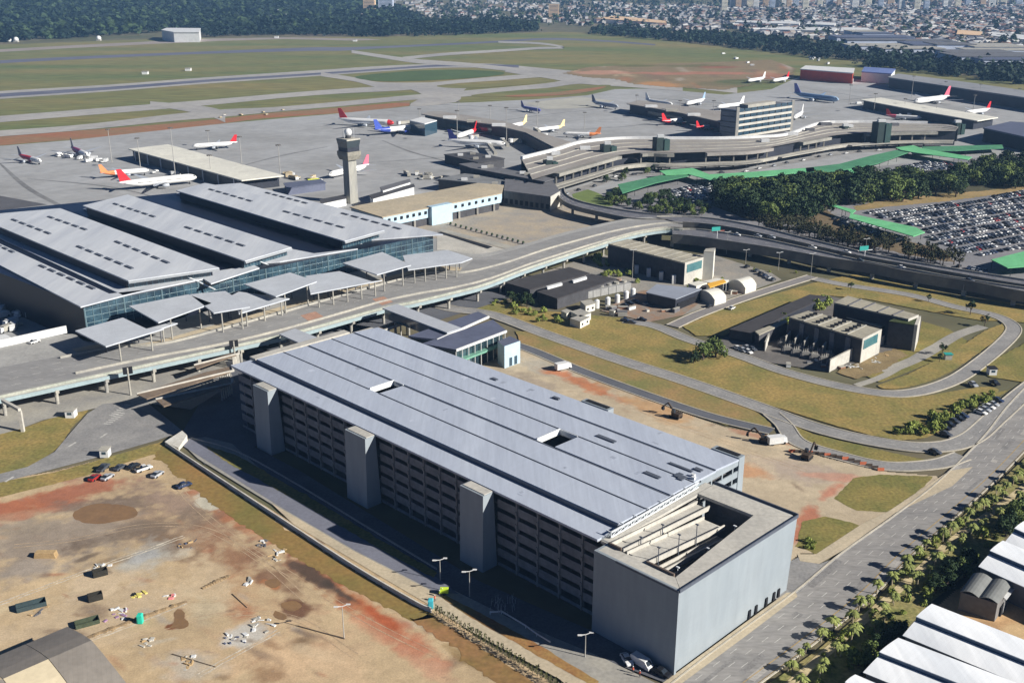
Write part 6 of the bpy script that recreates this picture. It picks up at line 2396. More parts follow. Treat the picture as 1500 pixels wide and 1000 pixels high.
PALMS = [palm_proto(31 + i, 3.3 + .6 * i) for i in range(3)]
lp = resample(path, 4.0)
for i, p in enumerate(lp):
    d = (lp[min(i + 1, len(lp) - 1)] - lp[max(0, i - 1)]).normalized()
    s = Vector((-d.y, d.x, 0))
    for off in (2.3, -2.6):
        if rnd() < .05:
            continue
        q = p + s * (off + uni(-1.1, 1.1)) + d * uni(-2, 2)
        dup(random.choice(PALMS), (q.x, q.y, .1), uni(0, 6.28), 'young palm in the double row along the sandy footpath by the avenue', 'palms along the avenue', uni(.5, .92))
scatter([(1200, 990), (1300, 900), (1410, 800), (1510, 722), (1600, 640), (1620, 700), (1500, 755), (1440, 812), (1370, 872), (1300, 940), (1240, 990), (1190, 1020)], 105, 'shrub', 'leafy shrub in the planted strip between palms and white warehouses', 'shrubs in the planted strip', .4, 1.0, 1.0)
scatter([(1150, 985), (1270, 890), (1370, 795), (1480, 702), (1560, 640), (1580, 660), (1490, 722), (1380, 810), (1290, 900), (1180, 985)], 42, 'shrub', 'low shrub on the avenue side of the palm row', 'shrubs on the avenue side', .35, .75, 1.0)
scatter([(1360, 880), (1400, 830), (1436, 818), (1424, 838), (1398, 862)], 7, 'dark', 'round dark tree close to the grey hut and warehouses', 'trees beside the hut', .4, .6, 2.5)
scatter([(1245, 985), (1300, 935), (1320, 925), (1310, 938), (1262, 985)], 6, 'dark', 'dark tree at the left end of the nearest warehouses', 'trees at the warehouse ends', .35, .5, 2.5)
scatter([(1450, 800), (1480, 765), (1500, 748), (1510, 760), (1475, 790)], 6, 'dark', 'dark tree behind the upper warehouses at the right edge', 'trees behind the upper warehouses', .45, .7, 2.5)
scatter([(1505, 690), (1560, 620), (1620, 560), (1640, 600), (1530, 700)], 16, 'shrub', 'shrub at the right edge beyond the avenue', 'shrubs beyond the avenue', .5, 1.0, 1.5)

# young cypress-like hedge plants along the site edge
def hedge_plant(seed):
    rs = random.Random(seed)
    t = thing('hedge_plant', 'hedge plant', 'hedge plant')
    b = MB()
    b.tube((0, 0, -.1), (0, 0, 1.0), .06, .04, 5)
    b.build('stem', BARK, t)
    b = MB()
    for k in range(46):
        f = rs.random()
        a = rs.uniform(0, 6.28)
        r = .36 * (1 - f * .75) * rs.uniform(.5, 1)
        p = Vector((math.cos(a) * r, math.sin(a) * r, .2 + 1.75 * f))
        d = Vector((math.cos(a), math.sin(a), .7)).normalized()
        x = d.cross(Vector((0, 0, 1))).normalized() * .13
        b.face([p - x, p + x, p + d * .34])
    b.build('foliage', leaf_mat('hedge_foliage', (84, 86, 44), (58, 64, 36), .7), t)
    return t


HP = [hedge_plant(i) for i in range(3)]
a_, c_ = G(640, 899), G(808, 1003)
n = 27
for i in range(n + 5):
    p = a_.lerp(c_, i / n)
    dup(random.choice(HP), (p.x + uni(-.1, .1), p.y + uni(-.1, .1), .1), uni(0, 6), 'slim young hedge plant in the straight row along the pale pavement', 'hedge plants along the pavement', uni(.95, 1.45))

for k in PR.values():
    for o in k:
        drop(o)
for o in PALMS + HP:
    drop(o)


# far woods: nobody could count these trees
def wood(name, px, n, size, mats, seed, terrain=True, hk=1.0):
    rs = np.random.RandomState(seed)
    pts = [GT(x, y) for x, y in px]
    poly = [(p.x, p.y) for p in pts]
    xs, ys = [p[0] for p in poly], [p[1] for p in poly]
    V, Fc, MI = [], [], []
    cnt = 0
    while cnt < n:
        x, y = rs.uniform(min(xs), max(xs)), rs.uniform(min(ys), max(ys))
        if not inside(poly, x, y):
            continue
        cnt += 1
        z = hill(x, y)
        r = size * rs.uniform(.6, 1.35)
        hh = r * rs.uniform(1.3, 2.1) * hk
        mi = rs.randint(0, len(mats))
        for k in range(13):
            a, t_ = rs.uniform(0, 6.28), rs.rand()
            rr = r * (1 - .7 * t_ ** 2) * rs.uniform(.5, 1)
            c = np.array([x + math.cos(a) * rr, y + math.sin(a) * rr, z + .15 * hh + hh * .85 * t_])
            nrm = np.array([math.cos(a), math.sin(a), .5 + t_]) + rs.normal(0, .35, 3)
            nrm /= np.linalg.norm(nrm)
            u = np.cross(nrm, [0, 0, 1.0])
            u /= np.linalg.norm(u) + 1e-6
            v = np.cross(nrm, u)
            s = r * rs.uniform(.32, .6)
            i0 = len(V)
            V += [tuple(c - u * s), tuple(c - v * s * .8 + nrm * s * .2), tuple(c + u * s), tuple(c + v * s * .8 + nrm * s * .2)]
            Fc.append((i0, i0 + 1, i0 + 2, i0 + 3))
            MI.append(mi)
    me = bpy.data.meshes.new(name)
    me.from_pydata(V, [], Fc)
    for m in mats:
        me.materials.append(m)
    me.polygons.foreach_set('material_index', MI)
    o = bpy.data.objects.new(name, me)
    COL.objects.link(o)
    o['kind'] = 'stuff'
    return o


FARL = [leaf_mat('far_foliage', (48, 70, 46), (36, 56, 42), .5), leaf_mat('far_foliage_olive', (72, 90, 52), (50, 70, 46), .75), leaf_mat('far_foliage_dark', (34, 54, 42), (26, 44, 38), .5)]
wood('hill_wood', [(-80, 66), (0, 63), (100, 57), (180, 52), (235, 48), (300, 50), (420, 50), (560, 48), (620, 30), (560, 6), (420, -4), (200, -8), (-80, -8)], 5200, 11, FARL, 1)
wood('wood_edge', [(300, 55), (420, 52), (520, 54), (600, 55), (700, 51), (788, 47), (786, 38), (700, 34), (560, 36), (440, 40), (300, 46)], 1200, 8, [FARL[0], FARL[2]], 2, hk=1.2)
wood('wood_belt', [(860, 50), (1000, 62), (1120, 76), (1200, 86), (1300, 94), (1420, 106), (1560, 122), (1560, 106), (1400, 90), (1260, 76), (1180, 64), (1060, 54), (960, 47), (880, 43)], 1050, 7, [FARL[2], FARL[0]], 3)
wood('city_trees', [(640, 36), (860, 40), (1000, 42), (1200, 56), (1500, 78), (1600, 60), (1600, 0), (1300, -2), (900, 0), (620, 0)], 1500, 8, FARL, 4)
wood('cargo_trees', [(1250, 96), (1320, 104), (1440, 118), (1600, 140), (1600, 126), (1440, 108), (1300, 95)], 260, 6, [FARL[0]], 5)
# ------------------------------------------------------------------ aircraft
PAINTS = {}


def paint(rgb, nm):
    if nm not in PAINTS:
        PAINTS[nm] = mat('aircraft_' + nm, rgb, .35, .04, .1, .6, k=.9, spec=.5, coord='obj')
    return PAINTS[nm]


PW = lambda: paint((232, 232, 230), 'white')
PCOL = {'white': (232, 232, 230), 'red': (206, 44, 52), 'navy': (48, 52, 130), 'orange': (236, 150, 96), 'yellow': (236, 214, 158), 'maroon': (150, 40, 84), 'blue': (62, 84, 176),
        'sky': (150, 176, 204), 'purple': (110, 112, 176), 'pink': (222, 110, 130), 'grey': (176, 182, 190), 'darkgrey': (92, 96, 116), 'tanw': (226, 210, 190)}


def aircraft(nose, tail, hc, lab, front='white', rear=None, fin='white', engines=2, widebody=False, split=.35, belly=None, nose_col=None):
    """nose, tail: ends of the fuselage in the survey; the length follows"""
    A, B_ = G(*nose, hc), G(*tail, hc)
    L_ = (A - B_).length
    L_ = max(34 if not widebody else 50, min(L_, 64 if widebody else 43))
    t = thing('airliner', lab, 'aircraft')
    rear = rear or front
    R_ = L_ * (.05 if widebody else .052)
    P = lambda c: paint(PCOL[c], c)
    n = 12
    prof = [(0, .12, -.1), (.015, .42, -.06), (.05, .78, -.02), (.1, .97, 0), (.16, 1, 0), (1 - split, 1, 0), (.72, .99, .02), (.82, .8, .16), (.91, .5, .38), (.97, .26, .52), (1, .1, .58)]
    prof = sorted(prof, key=lambda q: q[0])
    b = MB()
    rings, mis = [], []
    for (f, r, dz) in prof:
        rings.append([(L_ * (.5 - f), R_ * r * math.cos(a), hc + R_ * dz + R_ * r * math.sin(a)) for a in [2 * math.pi * i / n for i in range(n)]])
    for k in range(len(prof) - 1):
        m = (prof[k][0] + prof[k + 1][0]) / 2
        mis.append(2 if m < .1 and nose_col else (1 if m > 1 - split else 0))
    b.ring(rings, mis=mis)
    fu_ = b.build('fuselage', [P(front), P(rear), P(nose_col or front)], t, smooth=True)
    # windows: a thin dark line each side, proud of the skin
    for s in (-1, 1):
        b = MB()
        y = s * R_ * 1.0
        b.hexa([(L_ * .36, y, hc + R_ * .12), (-L_ * .27, y, hc + R_ * .12), (-L_ * .27, y * .96, hc + R_ * .12), (L_ * .36, y * .96, hc + R_ * .12)],
               [(L_ * .36, y * .985, hc + R_ * .24), (-L_ * .27, y * .985, hc + R_ * .24), (-L_ * .27, y * .94, hc + R_ * .24), (L_ * .36, y * .94, hc + R_ * .24)])
        b.build('window_line', DARK, fu_)
    b = MB()
    b.hexa([(L_ * .478, -R_ * .52, hc + R_ * .2), (L_ * .478, R_ * .52, hc + R_ * .2), (L_ * .45, R_ * .7, hc + R_ * .3), (L_ * .45, -R_ * .7, hc + R_ * .3)],
           [(L_ * .468, -R_ * .42, hc + R_ * .48), (L_ * .468, R_ * .42, hc + R_ * .48), (L_ * .44, R_ * .55, hc + R_ * .62), (L_ * .44, -R_ * .55, hc + R_ * .62)])
    b.build('cockpit_glass', DARK, fu_)
    span = L_ * (.47 if widebody else .46)
    for s in (-1, 1):
        b = MB()
        def wing(x, y, z, c, th):
            return [(x + c * .5, y, z), (x, y, z + th), (x - c * .5, y, z), (x, y, z - th)]
        b.ring([wing(L_ * .03, s * R_ * .6, hc - R_ * .45, L_ * .19, R_ * .16), wing(-L_ * .06, s * span * .38, hc - R_ * .1, L_ * .11, R_ * .1), wing(-L_ * .17, s * span, hc + R_ * .55, L_ * .035, R_ * .03)])
        wg_ = b.build('wing', P('grey') if front != 'sky' else P('sky'), t)
        b = MB()
        b.ring([wing(-L_ * .42, s * R_ * .2, hc + R_ * .45, L_ * .085, R_ * .07), wing(-L_ * .475, s * L_ * .165, hc + R_ * .7, L_ * .035, R_ * .02)])
        b.build('tailplane', P('grey'), t)
        for e in range(engines // 2):
            y = s * span * (.34 + .3 * e)
            x = L_ * (.045 - .05 * e)
            b = MB()
            er = R_ * (.5 if engines == 2 else .4)
            b.ring([[(x + L_ * dx, y + er * q * math.cos(a), hc - R_ * .75 + er * q * math.sin(a)) for a in [2 * math.pi * i / 10 for i in range(10)]] for dx, q in ((.045, .8), (.035, 1), (-.01, .95), (-.04, .6))])
            b.build('engine', P(fin if fin in ('navy', 'red', 'blue') and engines == 2 and rear == fin else 'grey'), wg_, smooth=True)
    b = MB()
    fh = L_ * .155
    b.ring([[(-L_ * .33, y * R_ * .08, hc + R_ * .8) if k == 0 else (-L_ * .475, y * R_ * .08, hc + R_ * .62) for k, y in ((0, -1), (0, 1), (1, 1), (1, -1))],
            [(-L_ * .445, -R_ * .03, hc + R_ * .8 + fh), (-L_ * .445, R_ * .03, hc + R_ * .8 + fh), (-L_ * .505, R_ * .03, hc + R_ * .8 + fh), (-L_ * .505, -R_ * .03, hc + R_ * .8 + fh)]])
    b.build('tail_fin', P(fin), t)
    for (x, y) in ((L_ * .4, 0), (-L_ * .03, R_ * .9), (-L_ * .03, -R_ * .9)):
        b = MB()
        b.tube((x, y, .5), (x, y, hc - R_ * .6), .16, .16, 6)
        b.tube((x, y - .5, .55), (x, y + .5, .55), .55, .55, 8)
        b.build('landing_gear', DARK, t)
    t.location = ((A.x + B_.x) / 2, (A.y + B_.y) / 2, 0)
    t.rotation_euler = (0, 0, math.atan2(A.y - B_.y, A.x - B_.x))
    return t


aircraft((60, 236), (27, 228), 3.2, 'small airliner with red rear and grey fin, farthest left on the apron', 'white', 'red', 'darkgrey', split=.62)
aircraft((137, 231), (97, 214), 3.4, 'airliner with maroon rear and dark fin among white service vehicles', 'white', 'maroon', 'darkgrey', split=.6)
aircraft((218, 249), (146, 255), 3.6, 'white airliner with pale orange tail behind the big white one', 'white', 'orange', 'orange', split=.3)
aircraft((288, 259), (173, 271), 4.6, 'large white airliner with red and navy fin close to the new terminal', 'white', 'white', 'red', widebody=True)
aircraft((281, 214), (348, 210), 3.8, 'white airliner with red fin parked beyond the cream-roofed shed', 'white', 'white', 'red')
aircraft((577, 180), (496, 176), 4.6, 'large red and white airliner right behind the tower dome', 'white', 'white', 'red', widebody=True, nose_col='red')
aircraft((621, 185), (548, 192), 4.6, 'white airliner with blue rear and blue fin by the white lounge', 'white', 'blue', 'blue', widebody=True, split=.3)
aircraft((481, 256), (541, 243), 3.4, 'white airliner with pale pink fin half hidden by the control tower', 'white', 'white', 'pink')
aircraft((741, 211), (656, 207), 4.6, 'white airliner with navy fin and navy engines, nearest the curved terminal', 'white', 'white', 'navy', widebody=True, nose_col='white')
aircraft((669, 200), (700, 190), 3.2, 'small white airliner with red tail under the central pier', 'white', 'red', 'red', split=.3)
aircraft((792, 162), (763, 157), 3.4, 'purple-blue airliner taxiing alone on the middle apron', 'purple', 'purple', 'navy')
aircraft((737, 187), (772, 180), 3.4, 'white airliner with pale yellow fin behind the central pier, left of two', 'white', 'yellow', 'yellow', split=.25)
aircraft((789, 190), (824, 186), 3.4, 'white airliner with pale yellow fin behind the central pier, right of two', 'white', 'yellow', 'yellow', split=.25)
aircraft((835, 196), (870, 197), 3.4, 'airliner showing only its orange fin above the curved terminal', 'white', 'orange', 'orange', split=.3)
aircraft((906, 156), (866, 150), 3.8, 'pale grey airliner with dark fin left of the banded block pier', 'grey', 'grey', 'darkgrey')
aircraft((986, 153), (944, 147), 3.8, 'white airliner with tall white fin behind the right-hand pier, left of three', 'white', 'white', 'white')
aircraft((1004, 152), (1034, 146), 3.6, 'white airliner with small blue-tipped fin behind the right-hand pier, middle of three', 'white', 'white', 'sky')
aircraft((1048, 157), (1092, 152), 3.8, 'white airliner with leaning white fin behind the right-hand pier, nearest the office block', 'white', 'white', 'white')
aircraft((1016, 174), (969, 179), 3.4, 'white airliner with red tail before the right-hand pier, left of two', 'white', 'red', 'red', split=.25)
aircraft((1052, 183), (1020, 188), 3.4, 'white airliner with red tail partly hidden by the office block', 'white', 'red', 'red', split=.3)
aircraft((1229, 146), (1162, 138), 4.4, 'long pale blue airliner with purple fin right of the office block', 'sky', 'sky', 'purple', widebody=True)
aircraft((1121, 120), (1166, 113), 4.0, 'white airliner with red fin by the earthworks, right of two', 'white', 'white', 'red')
aircraft((1090, 119), (1126, 114), 4.0, 'white airliner by the earthworks, left of two', 'white', 'white', 'white')
aircraft((1334, 149), (1396, 142), 4.2, 'white airliner with red striped fin beyond the far right pier', 'white', 'white', 'pink', widebody=True)
aircraft((1408, 166), (1456, 160), 3.8, 'white airliner with bright red fin at the end of the far right pier', 'white', 'white', 'red')
aircraft((1341, 172), (1306, 170), 3.2, 'small white airliner with pink-red tail before the far right pier', 'white', 'pink', 'red', split=.3)
aircraft((1160, 174), (1179, 163), 3.2, 'small white airliner just right of the office block', 'white', 'white', 'white')

# boarding bridges
def bridge(a, c, lab):
    p, q = G(*a, 4), G(*c, 4)
    t = thing('boarding_bridge', lab, 'boarding bridge', (p.x, p.y, 0), 'boarding bridges')
    b = MB()
    b.beam(p, q, 2.6, 2.6)
    b.build('tunnel', CONC, t)
    b = MB()
    m = p.lerp(q, .8)
    b.box(m.x - .6, m.x + .6, m.y - .6, m.y + .6, 0, 2.69)
    b.build('wheel_post', CONC_D, t)
    b = MB()
    b.tube((q.x, q.y, 2.6), (q.x, q.y, 5.6), 2.0, 2.0, 10)
    b.build('cab', WHITE, t)


for i, (a, c) in enumerate((((744, 213), (736, 205)), ((726, 225), (716, 212)), ((617, 178), (606, 184)), ((600, 178), (584, 180)), ((1052, 176), (1040, 182)), ((1016, 168), (1008, 173)),
                            ((700, 199), (690, 201)), ((762, 205), (748, 206)), ((790, 193), (784, 189)), ((950, 150), (938, 150)), ((1340, 163), (1332, 168)), ((1432, 171), (1420, 166)))):
    bridge(a, c, 'grey covered boarding bridge reaching from a pier towards an aircraft')

# ------------------------------------------------------------------ floodlight masts and street lamps
def mast(p, h, lab, group=None, head='ring', r=.32):
    t = thing('floodlight_mast' if head == 'ring' else 'street_lamp', lab, 'light mast' if head == 'ring' else 'street lamp', p, group)
    b = MB()
    b.tube((p.x, p.y, 0), (p.x, p.y, h), r, r * .6, 8)
    b.build('pole', mat('mast_steel', (172, 170, 164), .6, .1, .5, 2, k=.85), t)
    if head == 'ring':
        b = MB()
        b.tube((p.x, p.y, h), (p.x, p.y, h + .5), 1.3, 1.3, 8)
        for i in range(6):
            a = i * 1.047
            b.box(p.x + 1.5 * math.cos(a) - .35, p.x + 1.5 * math.cos(a) + .35, p.y + 1.5 * math.sin(a) - .35, p.y + 1.5 * math.sin(a) + .35, h - .3, h + .4)
        b.build('lamp_ring', mat('mast_head', (120, 116, 110), .7, .1, .5, 2, k=.8), t)
    else:
        for s in (-1, 1):
            b = MB()
            b.beam((p.x, p.y, h - .1), (p.x + s * 1.3, p.y + s * .5, h + .1), .12, .12)
            b.box(p.x + s * 1.3 - .5, p.x + s * 1.3 + .5, p.y + s * .5 - .2, p.y + s * .5 + .2, h, h + .2)
            b.build('lamp_arm', WHITE, t)
    return t


def mast_h(base, topy):
    p = G(*base)
    h = 1.0
    while h < 60:
        dep = p.y * CP - (h - H) * SP
        if 500 - F * (p.y * SP + (h - H) * CP) / dep < topy:
            break
        h += .25
    return p, h


ml = 'tall slender floodlight mast on the aircraft apron or at the foot of its piers'
for base, ty in (((164, 238), 190), ((206, 248), 203), ((257, 258), 188), ((310, 265), 228), ((354, 240), 201), ((411, 262), 213), ((306, 215), 192), ((615, 188), 160), ((672, 190), 150),
                 ((670, 208), 163), ((742, 212), 158), ((718, 182), 155), ((787, 183), 150), ((856, 190), 165), ((932, 165), 140), ((995, 176), 148), ((1044, 182), 148), ((1244, 150), 125),
                 ((1280, 165), 138), ((1335, 143), 112), ((1370, 172), 150), ((1383, 140), 120), ((1434, 146), 124), ((1491, 150), 130), ((1324, 165), 145), ((1425, 165), 140)):
    p, h = mast_h(base, ty)
    mast(p, h, ml, 'floodlight masts on the apron')
for base, ty, lab in (((688, 874), 836, 'twin-armed street lamp in front of the middle garage stair tower'), ((857, 962), 929, 'twin-armed street lamp near the blind garage corner'),
                      ((926, 413), 366, 'tall lamp post before the dark switch house wall'), ((504, 934), 888, 'thin grey lamp post standing in the bare building site'),
                      ((645, 850), 828, 'street lamp in deep shade below the garage, left of the middle tower'), ((1064, 372), 340, 'tall lamp post beside the teal sign on the elevated road'),
                      ((1187, 410), 372, 'lamp post rising through the lower carriageway, left'), ((1265, 392), 350, 'slim lamp post by the teal overhead sign on the upper carriageway'),
                      ((1092, 386), 366, 'short lamp post under the elevated road behind the vent tower'), ((1140, 396), 370, 'lamp post at the dark edge under the lower carriageway')):
    p, h = mast_h(base, ty)
    mast(p, max(6, min(h, 22)), lab, None, 'arm', .14)

# ------------------------------------------------------------------ vehicles
CARCOL = {'white': (226, 226, 224), 'silver': (172, 176, 182), 'black': (34, 35, 40), 'dark grey': (78, 82, 90), 'red': (160, 44, 40), 'dark blue': (48, 62, 92)}
TYRE = mat('tyre', (38, 38, 40), .9, .1, 1, 3, k=.8)
CGLASS = mat('car_glass', (52, 60, 70), .1, .1, .5, 2, k=.7, spec=.8)


def cpaint(c):
    return mat('car_paint_' + c.replace(' ', '_'), CARCOL[c], .3, .04, .5, 2, k=.85, spec=.6, coord='obj')


def car_body(b, van=False, mi=0, gi=1):
    """4.3 m car along x: lower body and cabin lofted"""
    w = .87
    def sec(x, z0, z1, hw):
        return [(x, -hw, z0), (x, hw, z0), (x, hw * .96, z1), (x, -hw * .96, z1)]
    if not van:
        b.ring([sec(2.15, .35, .62, w * .86), sec(1.9, .3, .78, w * .97), (sec(.95, .3, .95, w)), sec(-1.5, .3, 1.0, w), sec(-2.05, .32, .92, w * .95), sec(-2.15, .4, .7, w * .9)], mi)
        b.ring([sec(.98, .9, .97, w * .93), sec(.3, .9, 1.42, w * .78), sec(-.9, .9, 1.46, w * .78), sec(-1.75, .9, 1.0, w * .88)], gi)
        b.hexa([(.32, -w * .74, 1.4), (.32, w * .74, 1.4), (-.95, w * .74, 1.43), (-.95, -w * .74, 1.43)][::-1], [(.3, -w * .72, 1.47), (.3, w * .72, 1.47), (-.9, w * .72, 1.5), (-.9, -w * .72, 1.5)][::-1], mi)
    else:
        b.ring([sec(2.5, .4, .9, w), sec(2.2, .35, 1.1, w * 1.05), sec(1.5, .35, 2.0, w * 1.05), sec(-2.3, .35, 2.1, w * 1.05), sec(-2.5, .4, 1.9, w)], mi)


def detailed_car(c, kind='car'):
    t = thing(kind, 'car', 'car')
    b = MB()
    w = .87
    def sec(x, z0, z1, hw):
        return [(x, -hw, z0), (x, hw, z0), (x, hw * .96, z1), (x, -hw * .96, z1)]
    if kind == 'car':
        b.ring([sec(2.15, .35, .62, w * .86), sec(1.9, .3, .78, w * .97), (sec(.95, .3, .95, w)), sec(-1.5, .3, 1.0, w), sec(-2.05, .32, .92, w * .95), sec(-2.15, .4, .7, w * .9)])
    elif kind == 'pickup_truck':
        b.ring([sec(2.6, .45, .8, w * .9), sec(2.3, .4, 1.0, w), sec(1.3, .4, 1.1, w * 1.02), sec(-2.5, .45, 1.12, w * 1.02), sec(-2.6, .5, 1.0, w)])
    else:
        b.ring([sec(2.5, .4, .9, w), sec(2.2, .35, 1.15, w * 1.05), sec(1.4, .35, 2.05, w * 1.05), sec(-2.3, .35, 2.1, w * 1.05), sec(-2.5, .4, 1.9, w)])
    b.build('body', cpaint(c), t)
    if kind in ('car', 'pickup_truck'):
        x0, x1, x2, x3 = (.98, .3, -.9, -1.75) if kind == 'car' else (1.2, .6, -.5, -.8)
        dz = 0 if kind == 'car' else .3
        b = MB()
        b.ring([sec(x0, .9 + dz, .97 + dz, w * .93), sec(x1, .9 + dz, 1.42 + dz, w * .78), sec(x2, .9 + dz, 1.46 + dz, w * .78), sec(x3, .9 + dz, 1.0 + dz, w * .88)])
        b.build('windows', CGLASS, t)
        b = MB()
        b.hexa([(x1, -w * .72, 1.43 + dz), (x1, w * .72, 1.43 + dz), (x2, w * .72, 1.47 + dz), (x2, -w * .72, 1.47 + dz)][::-1], [(x1, -w * .7, 1.5 + dz), (x1, w * .7, 1.5 + dz), (x2, w * .7, 1.53 + dz), (x2, -w * .7, 1.53 + dz)][::-1])
        b.build('roof', cpaint(c), t)
        if kind == 'pickup_truck':
            b = MB()
            b.box(-2.45, -.95, -.72, .72, 1.13, 1.16)
            b.build('load_bed', DARK, t)
    else:
        b = MB()
        b.hexa([(2.23, -.7, 1.25), (2.23, .7, 1.25), (2.1, .7, 1.25), (2.1, -.7, 1.25)], [(1.55, -.68, 1.95), (1.55, .68, 1.95), (1.42, .68, 1.95), (1.42, -.68, 1.95)])
        b.build('windscreen', CGLASS, t)
    for x in (1.3, -1.35):
        for y in (-.8, .8):
            b = MB()
            b.tube((x, y - .11, .32), (x, y + .11, .32), .33, .33, 10)
            b.build('wheel', TYRE, t)
    return t


DC = {c: detailed_car(c) for c in CARCOL}
DP = {c: detailed_car(c, 'pickup_truck') for c in ('white', 'dark grey')}
DV = {c: detailed_car(c, 'van') for c in ('white', 'silver')}


def put(proto, px, py, ang_to, lab, group=None, cat=None, z=.12):
    p, q = G(px, py), G(*ang_to)
    o = dup(proto, (p.x, p.y, z), math.atan2(q.y - p.y, q.x - p.x), lab, group, uni(.97, 1.05))
    if cat:
        o['category'] = cat
    return o


put(DC['red'], 139, 702, (150, 694), 'red car at the left end of the row parked on the site edge')
put(DC['silver'], 158, 701, (169, 694), 'silver car second from the left on the site edge')
put(DC['dark grey'], 176, 687, (187, 680), 'dark grey car above the silver one on the site edge')
put(DC['black'], 196, 685, (212, 677), 'black car behind the white pickup on the site edge')
put(DP['white'], 211, 689, (226, 684), 'white pickup truck parked on the site edge', None, 'pickup')
put(DC['silver'], 231, 697, (240, 691), 'pale silver car right of the white pickup')
put(DC['dark blue'], 270, 713, (284, 708), 'dark blue car standing alone on the site, right of the others')
put(DP['dark grey'], 152, 688, (160, 681), 'dark pickup truck at the back of the row on the site edge', None, 'pickup')
put(DV['white'], 940, 975, (965, 990), 'white van parked tight beside the blind garage wall', None, 'van')
put(DC['white'], 918, 969, (924, 978), 'white car parked behind the white van')
put(DC['black'], 969, 988, (985, 996), 'black car in front of the white van by the garage corner')
put(DC['white'], 55, 527, (70, 522), 'white car driving on the forecourt at the left', z=7.05)
for i, (x, y, c) in enumerate(((1383, 629, 'black'), (1390, 624, 'black'), (1397, 619, 'dark grey'), (1404, 615, 'black'), (1410, 611, 'dark blue'), (1436, 606, 'white'), (1442, 602, 'silver'), (1448, 598, 'white'), (1454, 594, 'silver'), (1461, 588, 'dark blue'), (1385, 638, 'dark grey'))):
    put(DC[c], x, y, (x + 9, y + 3), '%s car in the short row parked along the avenue bend' % c, 'cars along the avenue bend', z=.16)
put(DC['dark grey'], 1369, 664, (1382, 668), 'dark car driving where the loop road meets the avenue')
put(DC['black'], 1457, 563, (1466, 568), 'black car at the junction on the far right, beside the guard post')
put(DC['silver'], 1425, 565, (1436, 572), 'silver car waiting left of the guard post')
for x, y, c in ((916, 471, 'dark blue'), (925, 474, 'dark grey'), (940, 470, 'black'), (915, 449, 'black'), (922, 446, 'black'), (930, 443, 'dark grey')):
    put(DC[c], x, y, (x + 8, y + 1), '%s car in the yard in front of the cooling cells' % c, 'cars in the substation yard')
for x, y, c in ((1108, 398, 'dark grey'), (1114, 402, 'black'), (1120, 405, 'dark blue'), (1126, 408, 'silver'), (1132, 411, 'dark grey'), (1094, 392, 'black')):
    put(DC[c], x, y, (x + 6, y - 3), '%s car behind the right-hand tent' % c, 'cars behind the tents')
put(DC['black'], 1039, 450, (1050, 446), 'black car by the kerb below the left tent')
put(DC['white'], 1072, 453, (1080, 449), 'white car on the verge of the yard road')
for x, y, c in ((1080, 512, 'white'), (1088, 515, 'silver'), (1096, 517, 'white'), (1102, 513, 'dark grey'), (1094, 511, 'silver')):
    put(DC[c], x, y, (x + 6, y + 3), '%s car at the substation gate' % c, 'cars at the substation gate')
# cars at kerbs of the terminals and on the carriageways
for i, (x, y) in enumerate(((1190, 365), (1130, 350), (1260, 383), (1080, 345), (1320, 393), (1110, 348), (1420, 412), (1240, 372))):
    p, q = G(x, y, 7), G(x + 20, y + 4, 7)
    c = ('white', 'silver', 'dark grey', 'white')[i % 4]
    up = 7.55 if y < 351 + (x - 1117) * .2 else 7.05
    dup(DC[c], (p.x, p.y, up - .02), math.atan2(q.y - p.y, q.x - p.x), '%s car on the curving elevated carriageways' % c, 'cars on the elevated carriageways')
for i in range(22):
    k_ = 8 + int(i * 3.6)
    f, c_ = OF[min(k_, 88)], OB[min(k_, 88)]
    p = f + (f - c_).normalized() * uni(17, 24)
    d = OF[min(k_ + 1, 89)] - OF[max(0, k_ - 1)]
    c = random.choice(['white', 'silver', 'white', 'dark grey', 'black'])
    dup(DC[c], (p.x, p.y, .22), math.atan2(d.y, d.x), '%s car on the kerbside road before the curved terminal' % c, 'cars before the curved terminal')
for o in list(DC.values()) + list(DP.values()) + list(DV.values()):
    drop(o)

# parked cars in the big lots: simple one-mesh cars
LOT = {}
for c in CARCOL:
    b = MB()
    car_body(b)
    for x in (1.3, -1.35):
        b.box(x - .3, x + .3, -.9, .9, 0, .3, 2)
    LOT[c] = b.build('parked_car', [cpaint(c), CGLASS, TYRE], loc=(0, 0, 0))
    LOT[c]['category'] = 'car'


def rows_in(px, a, c, gap, pitch, fill=.88):
    pts = [G(x, y) for x, y in px]
    poly = [(p.x, p.y) for p in pts]
    A, B_ = G(*a), G(*c)
    d = (B_ - A).normalized()
    s = Vector((-d.y, d.x, 0))
    out = []
    cx = centre(pts)
    k = -40
    R_ = 200
    y = -R_
    row = 0
    while y < R_:
        x = -R_
        while x < R_:
            p = cx + d * x + s * y
            if inside(poly, p.x, p.y) and rnd() < fill:
                out.append((p.x + uni(-.15, .15), p.y + uni(-.3, .3), math.atan2(s.y, s.x) + (math.pi if rnd() < .5 else 0) + uni(-.04, .04)))
            x += pitch
        row += 1
        y += 5.2 if row % 2 else gap
    return out


